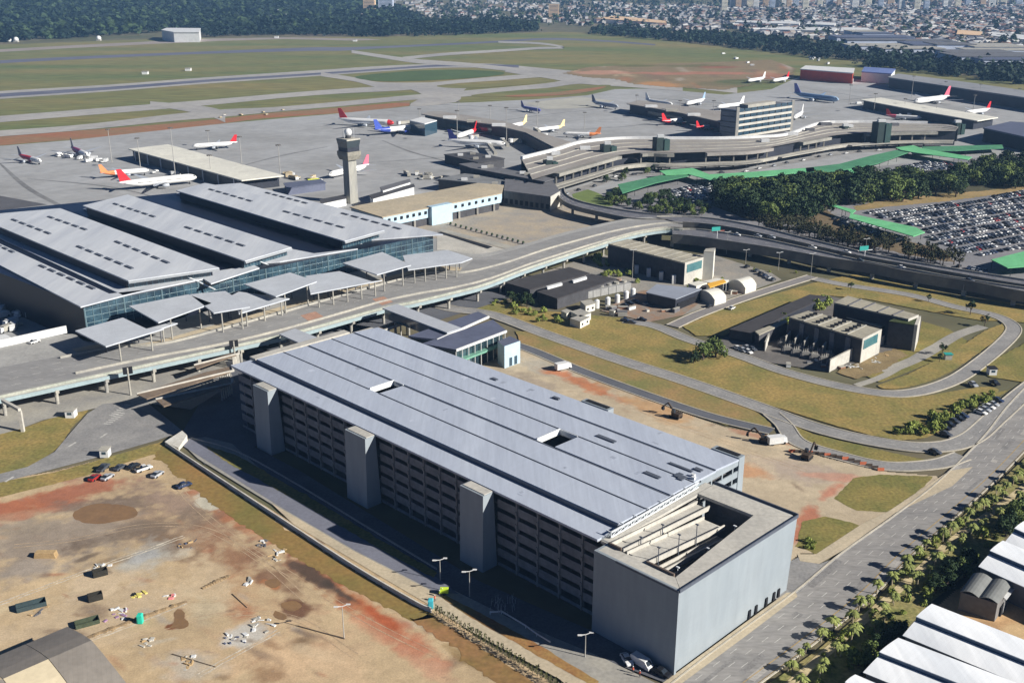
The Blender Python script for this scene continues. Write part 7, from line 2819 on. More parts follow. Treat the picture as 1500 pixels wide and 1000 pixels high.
lots = [([(1262, 312), (1330, 306), (1420, 296), (1500, 280), (1600, 266), (1600, 372), (1500, 366), (1440, 376), (1400, 372), (1360, 350), (1352, 336)], (1300, 330), (1500, 296), 8.0, 2.7, .84, 'in the big car park right of the stepped green shelter', 'cars in the big car park'),
        ([(1400, 388), (1450, 398), (1446, 404), (1404, 396)], (1400, 392), (1450, 401), 6, 2.6, .9, 'beside the green shelter at the right edge', 'cars by the right-edge shelter'),
        ([(1216, 322), (1240, 318), (1330, 348), (1320, 354), (1260, 340)], (1220, 322), (1330, 352), 7, 2.7, .6, 'in the strip between the stepped shelter and the thin trees', 'cars behind the stepped shelter'),
        ([(985, 278), (1035, 268), (1056, 282), (1040, 296), (1000, 302), (975, 296)], (985, 290), (1050, 276), 6, 2.7, .85, 'in the small lot under the near walkway crossing', 'cars under the near crossing'),
        ([(1295, 252), (1350, 238), (1400, 238), (1410, 244), (1370, 250), (1310, 258)], (1300, 252), (1390, 236), 6, 2.7, .8, 'in the lot under the far walkway crossing', 'cars under the far crossing'),
        ([(1110, 262), (1180, 258), (1182, 266), (1120, 270)], (1110, 266), (1180, 262), 6, 2.8, .7, 'in the narrow lot behind the grove', 'cars behind the grove')]
allc = []
for px, a, c, gap, pitch, fill, where, grp in lots:
    for q in rows_in(px, a, c, gap, pitch, fill):
        col = random.choices(list(CARCOL), [.26, .22, .24, .16, .04, .08])[0]
        allc.append((q, col, where, grp))
allc.sort(key=lambda e: math.hypot(e[0][0], e[0][1]))
rest = []
for i, (q, col, where, grp) in enumerate(allc):
    if i < 230:
        o = LOT[col].copy()
        COL.objects.link(o)
        o.location = (q[0], q[1], .13)
        o.rotation_euler = (0, 0, q[2])
        o['label'] = '%s car parked %s' % (col, where)
        o['group'] = grp
    else:
        rest.append((q, col))
if rest:
    V, Fc, MI = [], [], []
    cols = list(CARCOL)
    mats_ = [cpaint(c) for c in cols] + [CGLASS, TYRE]
    for q, col in rest:
        me = LOT[col].data
        i0 = len(V)
        cs, sn = math.cos(q[2]), math.sin(q[2])
        for v in me.vertices:
            V.append((q[0] + v.co.x * cs - v.co.y * sn, q[1] + v.co.x * sn + v.co.y * cs, v.co.z + .13))
        for p in me.polygons:
            Fc.append([i0 + j for j in p.vertices])
            MI.append(cols.index(col) if p.material_index == 0 else (len(cols) if p.material_index == 1 else len(cols) + 1))
    me = bpy.data.meshes.new('parked_cars')
    me.from_pydata(V, [], Fc)
    for m in mats_:
        me.materials.append(m)
    me.polygons.foreach_set('material_index', MI)
    o = bpy.data.objects.new('parked_cars', me)
    COL.objects.link(o)
    o['kind'] = 'stuff'
for o in LOT.values():
    bpy.data.objects.remove(o)

# service vehicles on the apron
def service_vehicle(p, rz, body, lab, group, kind):
    t = thing('service_vehicle', lab, 'service vehicle', (0, 0, 0), group)
    b = MB()
    L_ = {'truck': 6.5, 'tug': 3.2, 'bus': 11}[kind]
    hh = {'truck': 2.8, 'tug': 1.4, 'bus': 2.9}[kind]
    b.hexa([(-L_ / 2, -1.2, .5), (L_ * .25, -1.2, .5), (L_ * .25, 1.2, .5), (-L_ / 2, 1.2, .5)], [(-L_ / 2, -1.2, hh), (L_ * .25, -1.2, hh), (L_ * .25, 1.2, hh), (-L_ / 2, 1.2, hh)])
    b.build('load_body', body, t)
    b = MB()
    b.hexa([(L_ * .26, -1.15, .5), (L_ * .5, -1.1, .5), (L_ * .5, 1.1, .5), (L_ * .26, 1.15, .5)], [(L_ * .26, -1.15, hh * .85), (L_ * .44, -1.0, hh * .85), (L_ * .44, 1.0, hh * .85), (L_ * .26, 1.15, hh * .85)])
    b.build('driver_cab', WHITE, t)
    for x in (-L_ * .3, L_ * .33):
        b = MB()
        b.tube((x, -1.15, .45), (x, 1.15, .45), .45, .45, 8)
        b.build('axle', TYRE, t)
    t.location = p
    t.rotation_euler = (0, 0, rz)
    return t


YEL = mat('yellow_green_paint', (206, 214, 70), .6, .08, .5, 2, k=.9)
TANP = mat('tan_load', (196, 180, 150), .8, .12, .5, 2, k=.85)
for (x0, y0, x1, y1, n, kinds, lab, grp) in ((84, 226, 160, 240, 16, ('truck', 'tug'), 'white service vehicle around the maroon-tailed airliner', 'vehicles round the maroon-tailed airliner'),
                                            (215, 252, 262, 258, 6, ('tug', 'truck'), 'white tug or cart beside the cream-roofed shed', 'carts by the shed'),
                                            (300, 174, 420, 166, 7, ('truck', 'tug'), 'vehicle on the red earth at the apron edge', 'vehicles on the red earth'),
                                            (420, 258, 466, 268, 12, ('truck', 'tug'), 'cart of tan and white loads by the end of the cream-roofed shed', 'carts by the shed end'),
                                            (590, 255, 660, 268, 20, ('tug', 'truck'), 'small grey ground vehicle in the crowd right of the control tower', 'ground vehicles right of the tower'),
                                            (745, 208, 800, 204, 6, ('truck',), 'white service truck under the central pier', 'trucks under the central pier'),
                                            (1240, 150, 1300, 160, 5, ('tug', 'truck'), 'white service truck at the left end of the far right pier', 'trucks by the far right pier'),
                                            (1250, 112, 1320, 120, 6, ('truck',), 'service truck before the blue hangar', 'trucks before the hangars'),
                                            (1100, 98, 1060, 80, 5, ('truck',), 'works truck on the grass beyond the earthworks', 'trucks beyond the earthworks'),
                                            (1186, 86, 1214, 94, 8, ('truck',), 'pale truck behind the red-fronted hangar', 'trucks behind the red hangar')):
    for i in range(n):
        f = rnd()
        x, y = x0 + (x1 - x0) * f + uni(-4, 4), y0 + (y1 - y0) * f + uni(-4, 4)
        p = G(x, y)
        service_vehicle((p.x, p.y, .12), uni(0, 6.28), TANP if 'tan' in lab or 'red earth' in lab else (CONC if 'grey' in lab else WHITE), lab, grp, random.choice(kinds))
p = G(462, 268)
service_vehicle((p.x, p.y, .12), .5, YEL, 'yellow-green bus by the blue apron shelter, right one', None, 'bus')
p = G(452, 272)
service_vehicle((p.x, p.y, .12), .5, YEL, 'yellow-green bus by the blue apron shelter, left one', None, 'bus')
for i in range(14):
    p = G(uni(-5, 44), uni(450, 486))
    service_vehicle((p.x, p.y, .12), uni(0, 6.28), WHITE if i % 3 else CONC, 'white ground vehicle parked in the shade left of the new terminal', 'vehicles left of the terminal', random.choice(('truck', 'tug')))

# ------------------------------------------------------------------ building-site clutter
PLY = mat('plywood', (186, 158, 116), .9, .15, .8, 4, k=.9)
for (x, y, w, l, h, m, lab) in ((46, 889, 2.4, 6.5, 1.1, mat('dark_skip', (60, 76, 80), .7, .2, 1, 4, k=.8), 'dark open skip at the left of the site'),
                                (128, 914, 2.2, 5.2, 1.0, mat('green_skip', (74, 84, 66), .8, .2, 1, 4, k=.8), 'dark green open skip just above the grey barn'),
                                (140, 878, 1.6, 3.2, 1.6, mat('dark_crate', (52, 50, 44), .9, .2, 1, 4, k=.8), 'dark crate in the middle of the site'),
                                (147, 842, 1.8, 3.4, 1.5, mat('dark_crate', (52, 50, 44), .9, .2, 1, 4, k=.8), 'dark crate beside the pale rubble pile'),
                                (68, 815, 2.0, 5.6, 1.6, PLY, 'long stack of tan timber at the left of the site')):
    p = G(x, y)
    t = thing('skip' if 'skip' in lab else ('crate' if 'crate' in lab else 'timber_stack'), lab, 'skip' if 'skip' in lab else ('crate' if 'crate' in lab else 'timber stack'), p)
    if 'timber' in lab:
        for k in range(4):
            for j in range(3):
                b = MB()
                b.hexa([(p.x - l / 2 + k * .1, p.y - w / 2 + j * .65, k * .4), (p.x + l / 2 - k * .1, p.y - w / 2 + j * .65, k * .4), (p.x + l / 2 - k * .1, p.y - w / 2 + j * .65 + .55, k * .4), (p.x - l / 2 + k * .1, p.y - w / 2 + j * .65 + .55, k * .4)],
                       [(p.x - l / 2 + k * .1, p.y - w / 2 + j * .65, k * .4 + .35), (p.x + l / 2 - k * .1, p.y - w / 2 + j * .65, k * .4 + .35), (p.x + l / 2 - k * .1, p.y - w / 2 + j * .65 + .55, k * .4 + .35), (p.x - l / 2 + k * .1, p.y - w / 2 + j * .65 + .55, k * .4 + .35)])
                b.build('plank', m, t)
        continue
    d = Vector((.8, .45, 0)).normalized()
    s = Vector((-d.y, d.x, 0))
    fp = [p + d * a * l / 2 + s * c * w / 2 for a, c in ((-1, -1), (1, -1), (1, 1), (-1, 1))]
    b = MB()
    b.hexa(fp, [q + Vector((0, 0, .15)) for q in fp])
    b.build('floor', m, t)
    for i in range(4):
        b = MB()
        u, v = fp[i], fp[(i + 1) % 4]
        b.beam(u + Vector((0, 0, h / 2 + .15)), v + Vector((0, 0, h / 2 + .15)), .14, h)
        b.build('side', m, t)


def toilet(x, y, rgb, lab):
    p = G(x, y)
    t = thing('portable_toilet', lab, 'portable toilet', p)
    m = mat('cabin_' + lab.split()[0], rgb, .5, .05, 1, 4, k=.9)
    b = MB()
    b.box(p.x - .6, p.x + .6, p.y - .6, p.y + .6, .1, 2.2)
    b.build('cabin', m, t)
    b = MB()
    b.hexa([(p.x - .65, p.y - .65, 2.2), (p.x + .65, p.y - .65, 2.2), (p.x + .65, p.y + .65, 2.2), (p.x - .65, p.y + .65, 2.2)], [(p.x - .45, p.y - .5, 2.5), (p.x + .45, p.y - .5, 2.5), (p.x + .45, p.y + .5, 2.5), (p.x - .45, p.y + .5, 2.5)])
    b.build('roof', WHITE if rgb[0] > 100 else m, t)
    b = MB()
    b.box(p.x - .4, p.x + .4, p.y - .66, p.y - .61, .2, 2.0)
    b.build('door', m, t)


toilet(206, 912, (50, 196, 170), 'turquoise portable toilet standing alone on the site')
toilet(631, 890, (70, 180, 196), 'sky-blue portable toilet at the end of the hedge row')
# rubble, sheets and planks on the site
for (x, y, n, r, cols, lab) in ((148, 833, 9, 1.8, (WHITE, CONC), 'pale heap of site rubbish beside the dark crate'), (385, 795, 7, 1.6, (WHITE, CONC_D), 'heap of white sheets by the red soil line'),
                                (406, 812, 9, 2.2, (CREAM, WHITE, PLY), 'cream and white heap below the white sheets'), (172, 900, 8, 2.2, (WHITE, mat('violet_scrap', (150, 120, 150), .8, .1, 1, 4)), 'scattered white and violet scrap above the long trench'),
                                (248, 874, 4, 1.2, (WHITE, mat('pink_scrap', (220, 130, 130), .8, .1, 1, 4)), 'small pink and white scrap pile'), (218, 942, 7, 1.6, (CREAM, PLY), 'pale curved scrap pile right of the barn'),
                                (344, 938, 10, 2.6, (WHITE, SLATE, CONC), 'blue and white rubble on the pale slab'), (385, 915, 10, 2.6, (WHITE, CONC), 'white rubble at the slab end'),
                                (272, 970, 8, 1.9, (WHITE, PLY, CREAM), 'white and rust scrap by the fallen pole'), (275, 795, 7, 2.0, (PLY, SLATE, CONC_D), 'brown and blue scrap at the top of the dust patch'),
                                (362, 852, 4, 1.2, (WHITE, CONC), 'white block on the dark earth'), (1250, 537, 10, 2.6, (WHITE, CREAM, CONC), 'scattered white scrap on the ground outside the substation wall'),
                                (1278, 528, 9, 2.2, (WHITE, CONC), 'larger white scrap pile nearer the path'), (1298, 522, 3, 1.2, (PLY,), 'tan scrap pieces beside the pale path'),
                                (60, 893, 6, 1.8, (PLY, CONC_D), 'brown scrap beside the dark skip'), (202, 872, 5, 1.3, (mat('yellow_scrap', (214, 200, 110), .8, .1, 1, 4), DARK), 'small yellow and dark scrap pile')):
    p = G(x, y)
    t = thing('scrap_pile', lab, 'scrap pile', p)
    for i in range(int(n * 1.4)):
        b = MB()
        c = p + Vector((uni(-r, r), uni(-r, r) * 1.3, 0))
        a = uni(0, 3.14)
        d = Vector((math.cos(a), math.sin(a), 0))
        s = Vector((-d.y, d.x, 0))
        l, w, h = uni(.2, .95), uni(.12, .5), uni(.08, .45)
        b.hexa([c - d * l - s * w, c + d * l - s * w, c + d * l + s * w, c - d * l + s * w], [c - d * l * .9 - s * w * .8 + Vector((0, 0, h)), c + d * l * .8 - s * w + Vector((0, 0, h * uni(.5, 1))), c + d * l + s * w * .9 + Vector((0, 0, h)), c - d * l + s * w + Vector((0, 0, h * .8))])
        b.build('piece', random.choice(cols), t)
for a, c, w, lab in (((128, 934), (276, 880), .9, 'long low heap of excavated earth along the trench'), ((296, 862), (338, 842), .7, 'short earth heap by the dark soil')):
    p, q = G(*a), G(*c)
    t = thing('earth_heap', lab, 'earth heap', p.lerp(q, .5))
    b = MB()
    n = 26
    rings = []
    for i in range(n + 1):
        f = i / n
        cpt = p.lerp(q, f)
        d = (q - p).normalized()
        s = Vector((-d.y, d.x, 0))
        h = w * uni(.35, 1) * math.sin(math.pi * min(1, max(0.04, f))) ** .3
        ww = w * uni(.8, 1.5)
        rings.append([cpt - s * ww - Vector((0, 0, .1)), cpt - s * ww * .4 + Vector((0, 0, h * .8)), cpt + s * ww * .3 + Vector((0, 0, h)), cpt + s * ww - Vector((0, 0, .1))])
    b.ring(rings)
    b.build('heap', mat('heap_earth', (150, 128, 98), .95, .25, .8, 3, k=.85), t)
for a, c, lab, h in (((252, 958), (316, 977), 'fallen thin pole lying on the site by the scrap', .15), ((436, 917), (505, 936), 'brown pipe lying across the sand towards the lamp post', .2), ((340, 870), (362, 890), 'pair of thin planks on the sand', .12)):
    p, q = G(*a), G(*c)
    t = thing('fallen_pole', lab, 'pole', p)
    b = MB()
    b.tube(p + Vector((0, 0, h)), q + Vector((0, 0, h)), .14, .1, 6)
    b.build('shaft', mat('weathered_wood', (110, 98, 84), .9, .15, 1, 4, k=.8), t)


def excavator(x, y, rz, m, lab):
    t = thing('excavator', lab, 'excavator')
    for s in (-1, 1):
        b = MB()
        b.hexa([(-1.6, s * 1.0 - .3, 0), (1.6, s * 1.0 - .3, 0), (1.6, s * 1.0 + .3, 0), (-1.6, s * 1.0 + .3, 0)], [(-1.9, s * 1.0 - .3, .8), (1.9, s * 1.0 - .3, .8), (1.9, s * 1.0 + .3, .8), (-1.9, s * 1.0 + .3, .8)])
        b.build('track', TYRE, t)
    b = MB()
    b.box(-1.9, 1.2, -1.2, 1.2, .9, 2.0)
    b.build('body', m, t)
    b = MB()
    b.hexa([(.1, .1, 2), (1.3, .1, 2), (1.3, 1.2, 2), (.1, 1.2, 2)], [(.2, .2, 3.1), (1.1, .2, 3.1), (1.1, 1.1, 3.1), (.2, 1.1, 3.1)])
    b.build('driver_cab', CGLASS, t)
    b = MB()
    b.beam((1.0, -.4, 1.8), (3.6, -.4, 4.4), .4, .5)
    b.beam((3.6, -.4, 4.4), (5.6, -.4, 2.4), .3, .4)
    b.build('boom', m, t)
    b = MB()
    b.hexa([(5.2, -.9, 1.2), (6.1, -.9, 1.5), (6.1, .1, 1.5), (5.2, .1, 1.2)], [(5.3, -.9, 2.4), (5.9, -.9, 2.5), (5.9, .1, 2.5), (5.3, .1, 2.4)])
    b.build('bucket', DARK, t)
    p = G(x, y)
    t.location = (p.x, p.y, .1)
    t.rotation_euler = (0, 0, rz)


YEX = mat('digger_yellow', (206, 160, 60), .6, .12, .6, 3, k=.85)
DEX = mat('digger_dark', (74, 62, 52), .7, .15, .6, 3, k=.8)
excavator(990, 612, 2.4, DEX, 'dark excavator on the earth behind the middle of the garage')
excavator(1182, 672, .9, DEX, 'dark excavator at the right end of the bare ground, near the road')
excavator(1120, 648, 2.8, DEX, 'dark excavator beside the white site trailer')
for (x, y, ang, lab) in ((1138, 650, .25, 'white box trailer on the bare ground near the road fork'), (825, 541, .5, 'small white truck on the lane behind the garage')):
    p = G(x, y)
    service_vehicle((p.x, p.y, .1), ang, WHITE, lab, None, 'truck')
# low construction barrier along the bare ground
for i in range(16):
    f = i / 15
    p = G(1160 + 130 * f, 662 + 28 * f - 6 * math.sin(f * 3))
    t = thing('road_barrier', 'short red-brown and dark barrier block in the line along the bare ground', 'barrier', p, 'barrier blocks by the bare ground')
    b = MB()
    b.hexa([(p.x - 1, p.y - .3, .1), (p.x + 1, p.y - .3, .1), (p.x + 1, p.y + .3, .1), (p.x - 1, p.y + .3, .1)], [(p.x - 1, p.y - .1, 1.0), (p.x + 1, p.y - .1, 1.0), (p.x + 1, p.y + .1, 1.0), (p.x - 1, p.y + .1, 1.0)])
    b.build('block', DEX if i % 3 else mat('orange_barrier', (190, 106, 74), .7, .1, .6, 3, k=.85), t)


# people at the roadside works: reflective jackets
def person(x, y, jacket, lab, face=0.0):
    p = G(x, y)
    t = thing('person', lab, 'person')
    me = bpy.data.meshes.new('body')
    V = [(0, 0, .95), (0, 0, 1.2), (0, 0, 1.42), (0, 0, 1.52), (0, 0, 1.66), (0, .19, 1.4), (.04, .27, 1.15), (.14, .25, .95), (0, -.19, 1.4), (.05, -.27, 1.15), (.16, -.24, .98), (0, .1, .9), (.06, .12, .5), (0, .13, .08), (.12, .14, .03), (0, -.1, .9), (-.05, -.12, .5), (-.1, -.13, .08), (.02, -.14, .03)]
    E_ = [(0, 1), (1, 2), (2, 3), (3, 4), (2, 5), (5, 6), (6, 7), (2, 8), (8, 9), (9, 10), (0, 11), (11, 12), (12, 13), (13, 14), (0, 15), (15, 16), (16, 17), (17, 18)]
    me.from_pydata(V, E_, [])
    o = bpy.data.objects.new('body', me)
    COL.objects.link(o)
    sk = o.modifiers.new('skin', 'SKIN')
    rr = [.15, .15, .16, .06, .1, .07, .05, .04, .07, .05, .04, .1, .075, .05, .045, .1, .075, .05, .045]
    for v, r in zip(me.skin_vertices[0].data, rr):
        v.radius = (r, r)
    me.skin_vertices[0].data[0].use_root = True
    o.modifiers.new('sub', 'SUBSURF').render_levels = 1
    me.materials.append(mat('work_clothes', (70, 74, 84), .9, .1, 3, 8, k=.8))
    o.parent = t
    b = MB()
    b.ring([[(.19 * math.cos(a), .24 * math.sin(a), z) if z < 1.4 else (.12 * math.cos(a), .2 * math.sin(a), z) for a in [6.28 * i / 10 for i in range(10)]] for z in (.92, 1.2, 1.36, 1.47)])
    b.build('jacket', jacket, t)
    b = MB()
    b.ball((0, 0, 1.7), .13, 8, 5)
    b.build('helmet', WHITE, t)
    t.location = (p.x, p.y, .16)
    t.rotation_euler = (0, 0, face)


HIV = mat('hi_vis_yellow', (200, 226, 60), .8, .05, 2, 6, k=.95)
HIO = mat('hi_vis_orange', (226, 104, 70), .8, .05, 2, 6, k=.95)
person(644, 874, HIV, 'person in a yellow-green jacket standing by the wall end, left of two', .4)
person(648, 871, HIV, 'person in a yellow-green jacket standing by the wall end, right of two', 2.0)
person(637, 881, HIO, 'person in an orange jacket near the sky-blue toilet', 3.0)
person(927, 986, HIO, 'person in an orange jacket beside the white van, left of two', 1.0)
person(937, 992, HIO, 'person in an orange jacket beside the white van, right of two', 4.0)
t = thing('pump_trailer', 'small yellow-green works trailer beside the two people at the wall end', 'trailer', G(650, 872))
p = G(651, 870)
b = MB()
b.box(p.x - 1.0, p.x + 1.0, p.y - .6, p.y + .6, .6, 1.7)
b.build('casing', HIV, t)
for s in (-1, 1):
    b = MB()
    b.tube((p.x, p.y + s * .7 - .1, .45), (p.x, p.y + s * .7 + .1, .45), .35, .35, 8)
    b.build('wheel', TYRE, t)
# rails of a works guard lying by the shaded yard
a_, c_ = G(718, 900), G(806, 944)
t = thing('guard_rail', 'long white guard rail along the edge of the shaded garage yard', 'guard rail', a_)
mid = [a_, G(735, 899), G(770, 920), G(786, 932), c_]
for p, q in zip(mid[:-1], mid[1:]):
    b = MB()
    b.beam(p + Vector((0, 0, .8)), q + Vector((0, 0, .8)), .12, .4)
    b.build('rail', WHITE, t)
    b = MB()
    b.box(p.x - .1, p.x + .1, p.y - .1, p.y + .1, 0, .9)
    b.build('post', STEELW, t)
t = thing('garden_bed', 'tangle of pale bare saplings in the shade before the garage', 'sapling bed', G(745, 895))
for i in range(26):
    p = G(735 + uni(-18, 22), 892 + uni(-10, 10))
    b = MB()
    q = p + Vector((uni(-.3, .3), uni(-.3, .3), uni(1.2, 2.4)))
    b.tube((p.x, p.y, 0), q, .05, .03, 5)
    b.tube(p.lerp(q, .5), q + Vector((uni(-.8, .8), uni(-.8, .8), .1)), .03, .015, 4)
    b.build('sapling', mat('pale_bark', (176, 178, 180), .9, .1, 2, 5, k=.9), t)

# sunken ramp walls beside the service road
WALLC = mat('ramp_wall', (206, 204, 196), .8, .08, .3, 1.5, rgb2=(184, 180, 170), k=1.0)
outer = catmull([G(*q) for q in ((243, 652), (300, 690), (420, 769), (520, 834), (605, 884), (632, 897))], 8)
t = thing('retaining_wall', 'long low concrete retaining wall running down from the white wedge beside the site', 'retaining wall', centre(outer, 0))
b = MB()
walls(b, outer, 0, 1.3, .35)
b.build('wall_panel', WALLC, t)
inner = catmull([G(*q) for q in ((280, 642), (345, 661), (430, 707), (540, 774), (640, 834))], 8)
t = thing('retaining_wall', 'inner concrete wall on the garage side of the sunken lane', 'retaining wall', centre(inner, 0))
b = MB()
walls(b, inner, 0, .5, .3)
b.build('wall_panel', mat('ramp_wall_grey', (160, 160, 160), .9, .1, .3, 1.5, k=.9), t)
t = thing('wall_wedge', 'white sloping concrete wedge at the head of the retaining wall', 'ramp wall', G(262, 654))
q4 = [G(242, 652), G(268, 641), G(275, 646), G(262, 660)]
b = MB()
b.hexa([(p.x, p.y, 0) for p in q4], [(q4[0].x, q4[0].y, 1.3), (q4[1].x, q4[1].y, 2.6), (q4[2].x, q4[2].y, 2.2), (q4[3].x, q4[3].y, 1.0)])
b.build('slab', WALLC, t)

# small kiosks, gantries and signs
for (x, y, s, lab) in ((105, 610, 1.5, 'small white kiosk on the verge beside the slip road'), (155, 668, 1.3, 'small pale kiosk on the kerb above the parked cars'), (1452, 548, 1.4, 'guard post with dark roof at the far right junction')):
    p = G(x, y)
    t = thing('kiosk', lab, 'kiosk', p)
    b = MB()
    b.box(p.x - s, p.x + s, p.y - s, p.y + s, .1, 2.6)
    b.build('cabin', WHITE, t)
    b = MB()
    b.box(p.x - s * 1.15, p.x + s * 1.15, p.y - s * 1.15, p.y + s * 1.15, 2.61, 2.85)
    b.build('roof', CONC if x < 1000 else DARK, t)
    b = MB()
    b.box(p.x - s * .5, p.x + s * .5, p.y - s - .05, p.y - s - .01, 1.2, 2.1)
    b.build('window', GLASS, t)
t = thing('portal_frame', 'white portal frame carrying the end of the road deck over the slip road', 'portal', G(34, 632))
p, q = G(34, 632), G(0, 590)
hp = 7.4
b = MB()
b.box(p.x - .5, p.x + .5, p.y - .5, p.y + .5, 0, hp)
b.build('leg', CREAM, t)
b = MB()
b.beam((p.x, p.y, hp + .4), tuple(G(4, 588, hp).xy) + (hp + .4,), 1.0, 1.0)
b.build('crossbeam', CREAM, t)
TEALS = mat('teal_sign', (54, 160, 150), .5, .05, .5, 2, k=.9)
for (x, y, zb, lab) in ((1050, 349, 8.5, 'teal overhead road sign on a red and white post, left one'), (1266, 378, 8.5, 'teal overhead road sign on the upper carriageway, right one')):
    p = G(x, y, 7)
    t = thing('road_sign', lab, 'road sign', (p.x, p.y, 0))
    b = MB()
    b.tube((p.x, p.y, 0), (p.x, p.y, 13), .25, .2, 8)
    b.build('post', WHITE, t)
    b = MB()
    b.beam((p.x - 4, p.y - 1.2, 11), (p.x + 4, p.y + 1.2, 11), .25, .3)
    b.build('arm', mat('sign_arm', (190, 120, 110), .6, .1, .5, 2, k=.85) if x < 1100 else WHITE, t)
    b = MB()
    b.beam((p.x - 3.2, p.y - 1.3, 12.2), (p.x + 1.6, p.y + .3, 12.2), .15, 2.2)
    b.build('panel', TEALS, t)
t = thing('shade_kiosk', 'small turquoise-roofed stand by the pale path right of the substation', 'stand', G(1388, 526))
p = G(1388, 526)
b = MB()
b.box(p.x - 1.3, p.x + 1.3, p.y - 1, p.y + 1, .1, 2.2)
b.build('counter', CONC, t)
b = MB()
b.box(p.x - 1.6, p.x + 1.6, p.y - 1.3, p.y + 1.3, 2.21, 2.4)
b.build('roof', TEALS, t)

# gantry post on the elevated road near the garage corner
for (x, y, lab) in ((188, 552, 'dark sign gantry post on the near parapet of the elevated road, left'), (343, 512, 'dark sign gantry post on the near parapet, by the garage corner')):
    p = G(x, y, 7)
    t = thing('sign_gantry', lab, 'sign', (p.x, p.y, 0))
    b = MB()
    b.tube((p.x, p.y, 0), (p.x, p.y, 10.5), .4, .3, 8)
    b.build('post', CONC, t)
    b = MB()
    b.beam((p.x - 1.5, p.y - .6, 9.4), (p.x + 1.5, p.y + .8, 9.4), .4, 2.6)
    b.build('panel', DARK, t)

# row of low bollards on the cleared ground between the terminals
area('cleared_ground', [(560, 325), (600, 318), (740, 290), (800, 288), (920, 318), (870, 330), (760, 360), (700, 376), (640, 350)], .12, mat('cleared_earth', (178, 164, 142), .95, .14, .06, .8, rgb2=(150, 146, 140), k=.9))
area('concrete_terrace', [(640, 346), (660, 344), (740, 366), (700, 380), (640, 368)], .16, CREAM)
area('planter_edge', [(640, 338), (650, 336), (764, 364), (756, 369)], .2, CONC)
area('trench', [(640, 341), (646, 340), (722, 362), (714, 365)], .24, DARK)
for i in range(15):
    p = G(660 + i * 7.6, 330 + i * 2.0)
    t = thing('bollard', 'dark plant tub in the line across the cleared ground beside the terminal', 'tub', p, 'tubs on the cleared ground')
    b = MB()
    b.tube((p.x, p.y, 0), (p.x, p.y, 1.0), .6, .8, 8)
    b.build('tub', CONC_D, t)
    b = MB()
    b.ball((p.x, p.y, 1.3), .7, 7, 4)
    b.build('plant', LEAF[0], t)

# ------------------------------------------------------------------ the far city
HROOF = {'red-brown': (140, 110, 100), 'grey': (136, 138, 144), 'white': (196, 196, 194), 'tan': (160, 150, 138), 'dark': (80, 82, 92)}
HW = mat('house_wall', (166, 164, 164), .9, .1, .05, .3, k=.85, island=.25)
HM = {c: mat('house_roof_' + c.replace('-', '_'), v, .9, .1, .05, .3, k=.85, island=.15) for c, v in HROOF.items()}
HP_ = {}
for c in HROOF:
    b = MB()
    b.box(-6, 6, -4.5, 4.5, 0, 5.5)
    b.hexa([(-6.4, -4.9, 5.5), (6.4, -4.9, 5.5), (6.4, 4.9, 5.5), (-6.4, 4.9, 5.5)], [(-6.2, -.2, 7.6), (6.2, -.2, 7.6), (6.2, .2, 7.6), (-6.2, .2, 7.6)], 1)
    HP_[c] = b.build('house', [HW, HM[c]], loc=(0, 0, 0))
    HP_[c]['category'] = 'house'


def city(px, n, seed):
    rs = random.Random(seed)
    pts = [GT(x, y) for x, y in px]
    poly = [(p.x, p.y) for p in pts]
    xs, ys = [p[0] for p in poly], [p[1] for p in poly]
    out = []
    while len(out) < n:
        x, y = rs.uniform(min(xs), max(xs)), rs.uniform(min(ys), max(ys))
        if inside(poly, x, y):
            out.append((x, y, hill(x, y), rs.choice((.35, .4, 1.95, 1.9)) + rs.gauss(0, .12), rs.uniform(.8, 1.7), rs.uniform(.8, 1.5), rs.choice(list(HROOF))))
    return out


hs = city([(1120, 52), (1240, 62), (1400, 76), (1600, 92), (1600, 10), (1350, 0), (1080, 2), (1060, 40)], 5200, 5) + city([(880, 44), (1060, 48), (1080, 10), (900, 6)], 420, 6) + city([(560, 22), (700, 28), (880, 40), (900, 4), (560, -2)], 280, 7) + city([(380, 34), (500, 34), (520, 12), (390, 14)], 60, 8) + city([(200, 16), (256, 14), (256, 4), (206, 4)], 26, 9) + city([(420, 28), (560, 30), (560, 16), (440, 12)], 40, 10)
hs.sort(key=lambda q: math.hypot(q[0], q[1]))
V, Fc, MI = [], [], []
keys = list(HROOF)
for i, q in enumerate(hs):
    side = 'left, on the wooded hill' if q[0] < -600 else ('centre, beyond the tree belt' if q[0] < 700 else 'right, in the dense city')
    if i < 300:
        o = HP_[q[6]].copy()
        COL.objects.link(o)
        o.location = q[:3]
        o.rotation_euler = (0, 0, q[3])
        o.scale = (q[4], q[4], q[5]) if q[0] > -600 else (q[4] * 1.4, q[4] * 1.4, q[5] * 2.4)
        o['label'] = 'small distant house with %s roof at the %s' % (q[6], side)
        o['group'] = 'distant houses ' + side.split(',')[0]
    else:
        me = HP_[q[6]].data
        i0 = len(V)
        cs, sn = math.cos(q[3]) * q[4], math.sin(q[3]) * q[4]
        for v in me.vertices:
            V.append((q[0] + v.co.x * cs - v.co.y * sn, q[1] + v.co.x * sn + v.co.y * cs, q[2] + v.co.z * q[5]))
        for p in me.polygons:
            Fc.append([i0 + j for j in p.vertices])
            MI.append(0 if p.material_index == 0 else 1 + keys.index(q[6]))
me = bpy.data.meshes.new('far_houses')
me.from_pydata(V, [], Fc)
for m in [HW] + [HM[c] for c in keys]:
    me.materials.append(m)
me.polygons.foreach_set('material_index', MI)
o = bpy.data.objects.new('far_houses', me)
COL.objects.link(o)
o['kind'] = 'stuff'
for o in HP_.values():
    bpy.data.objects.remove(o)

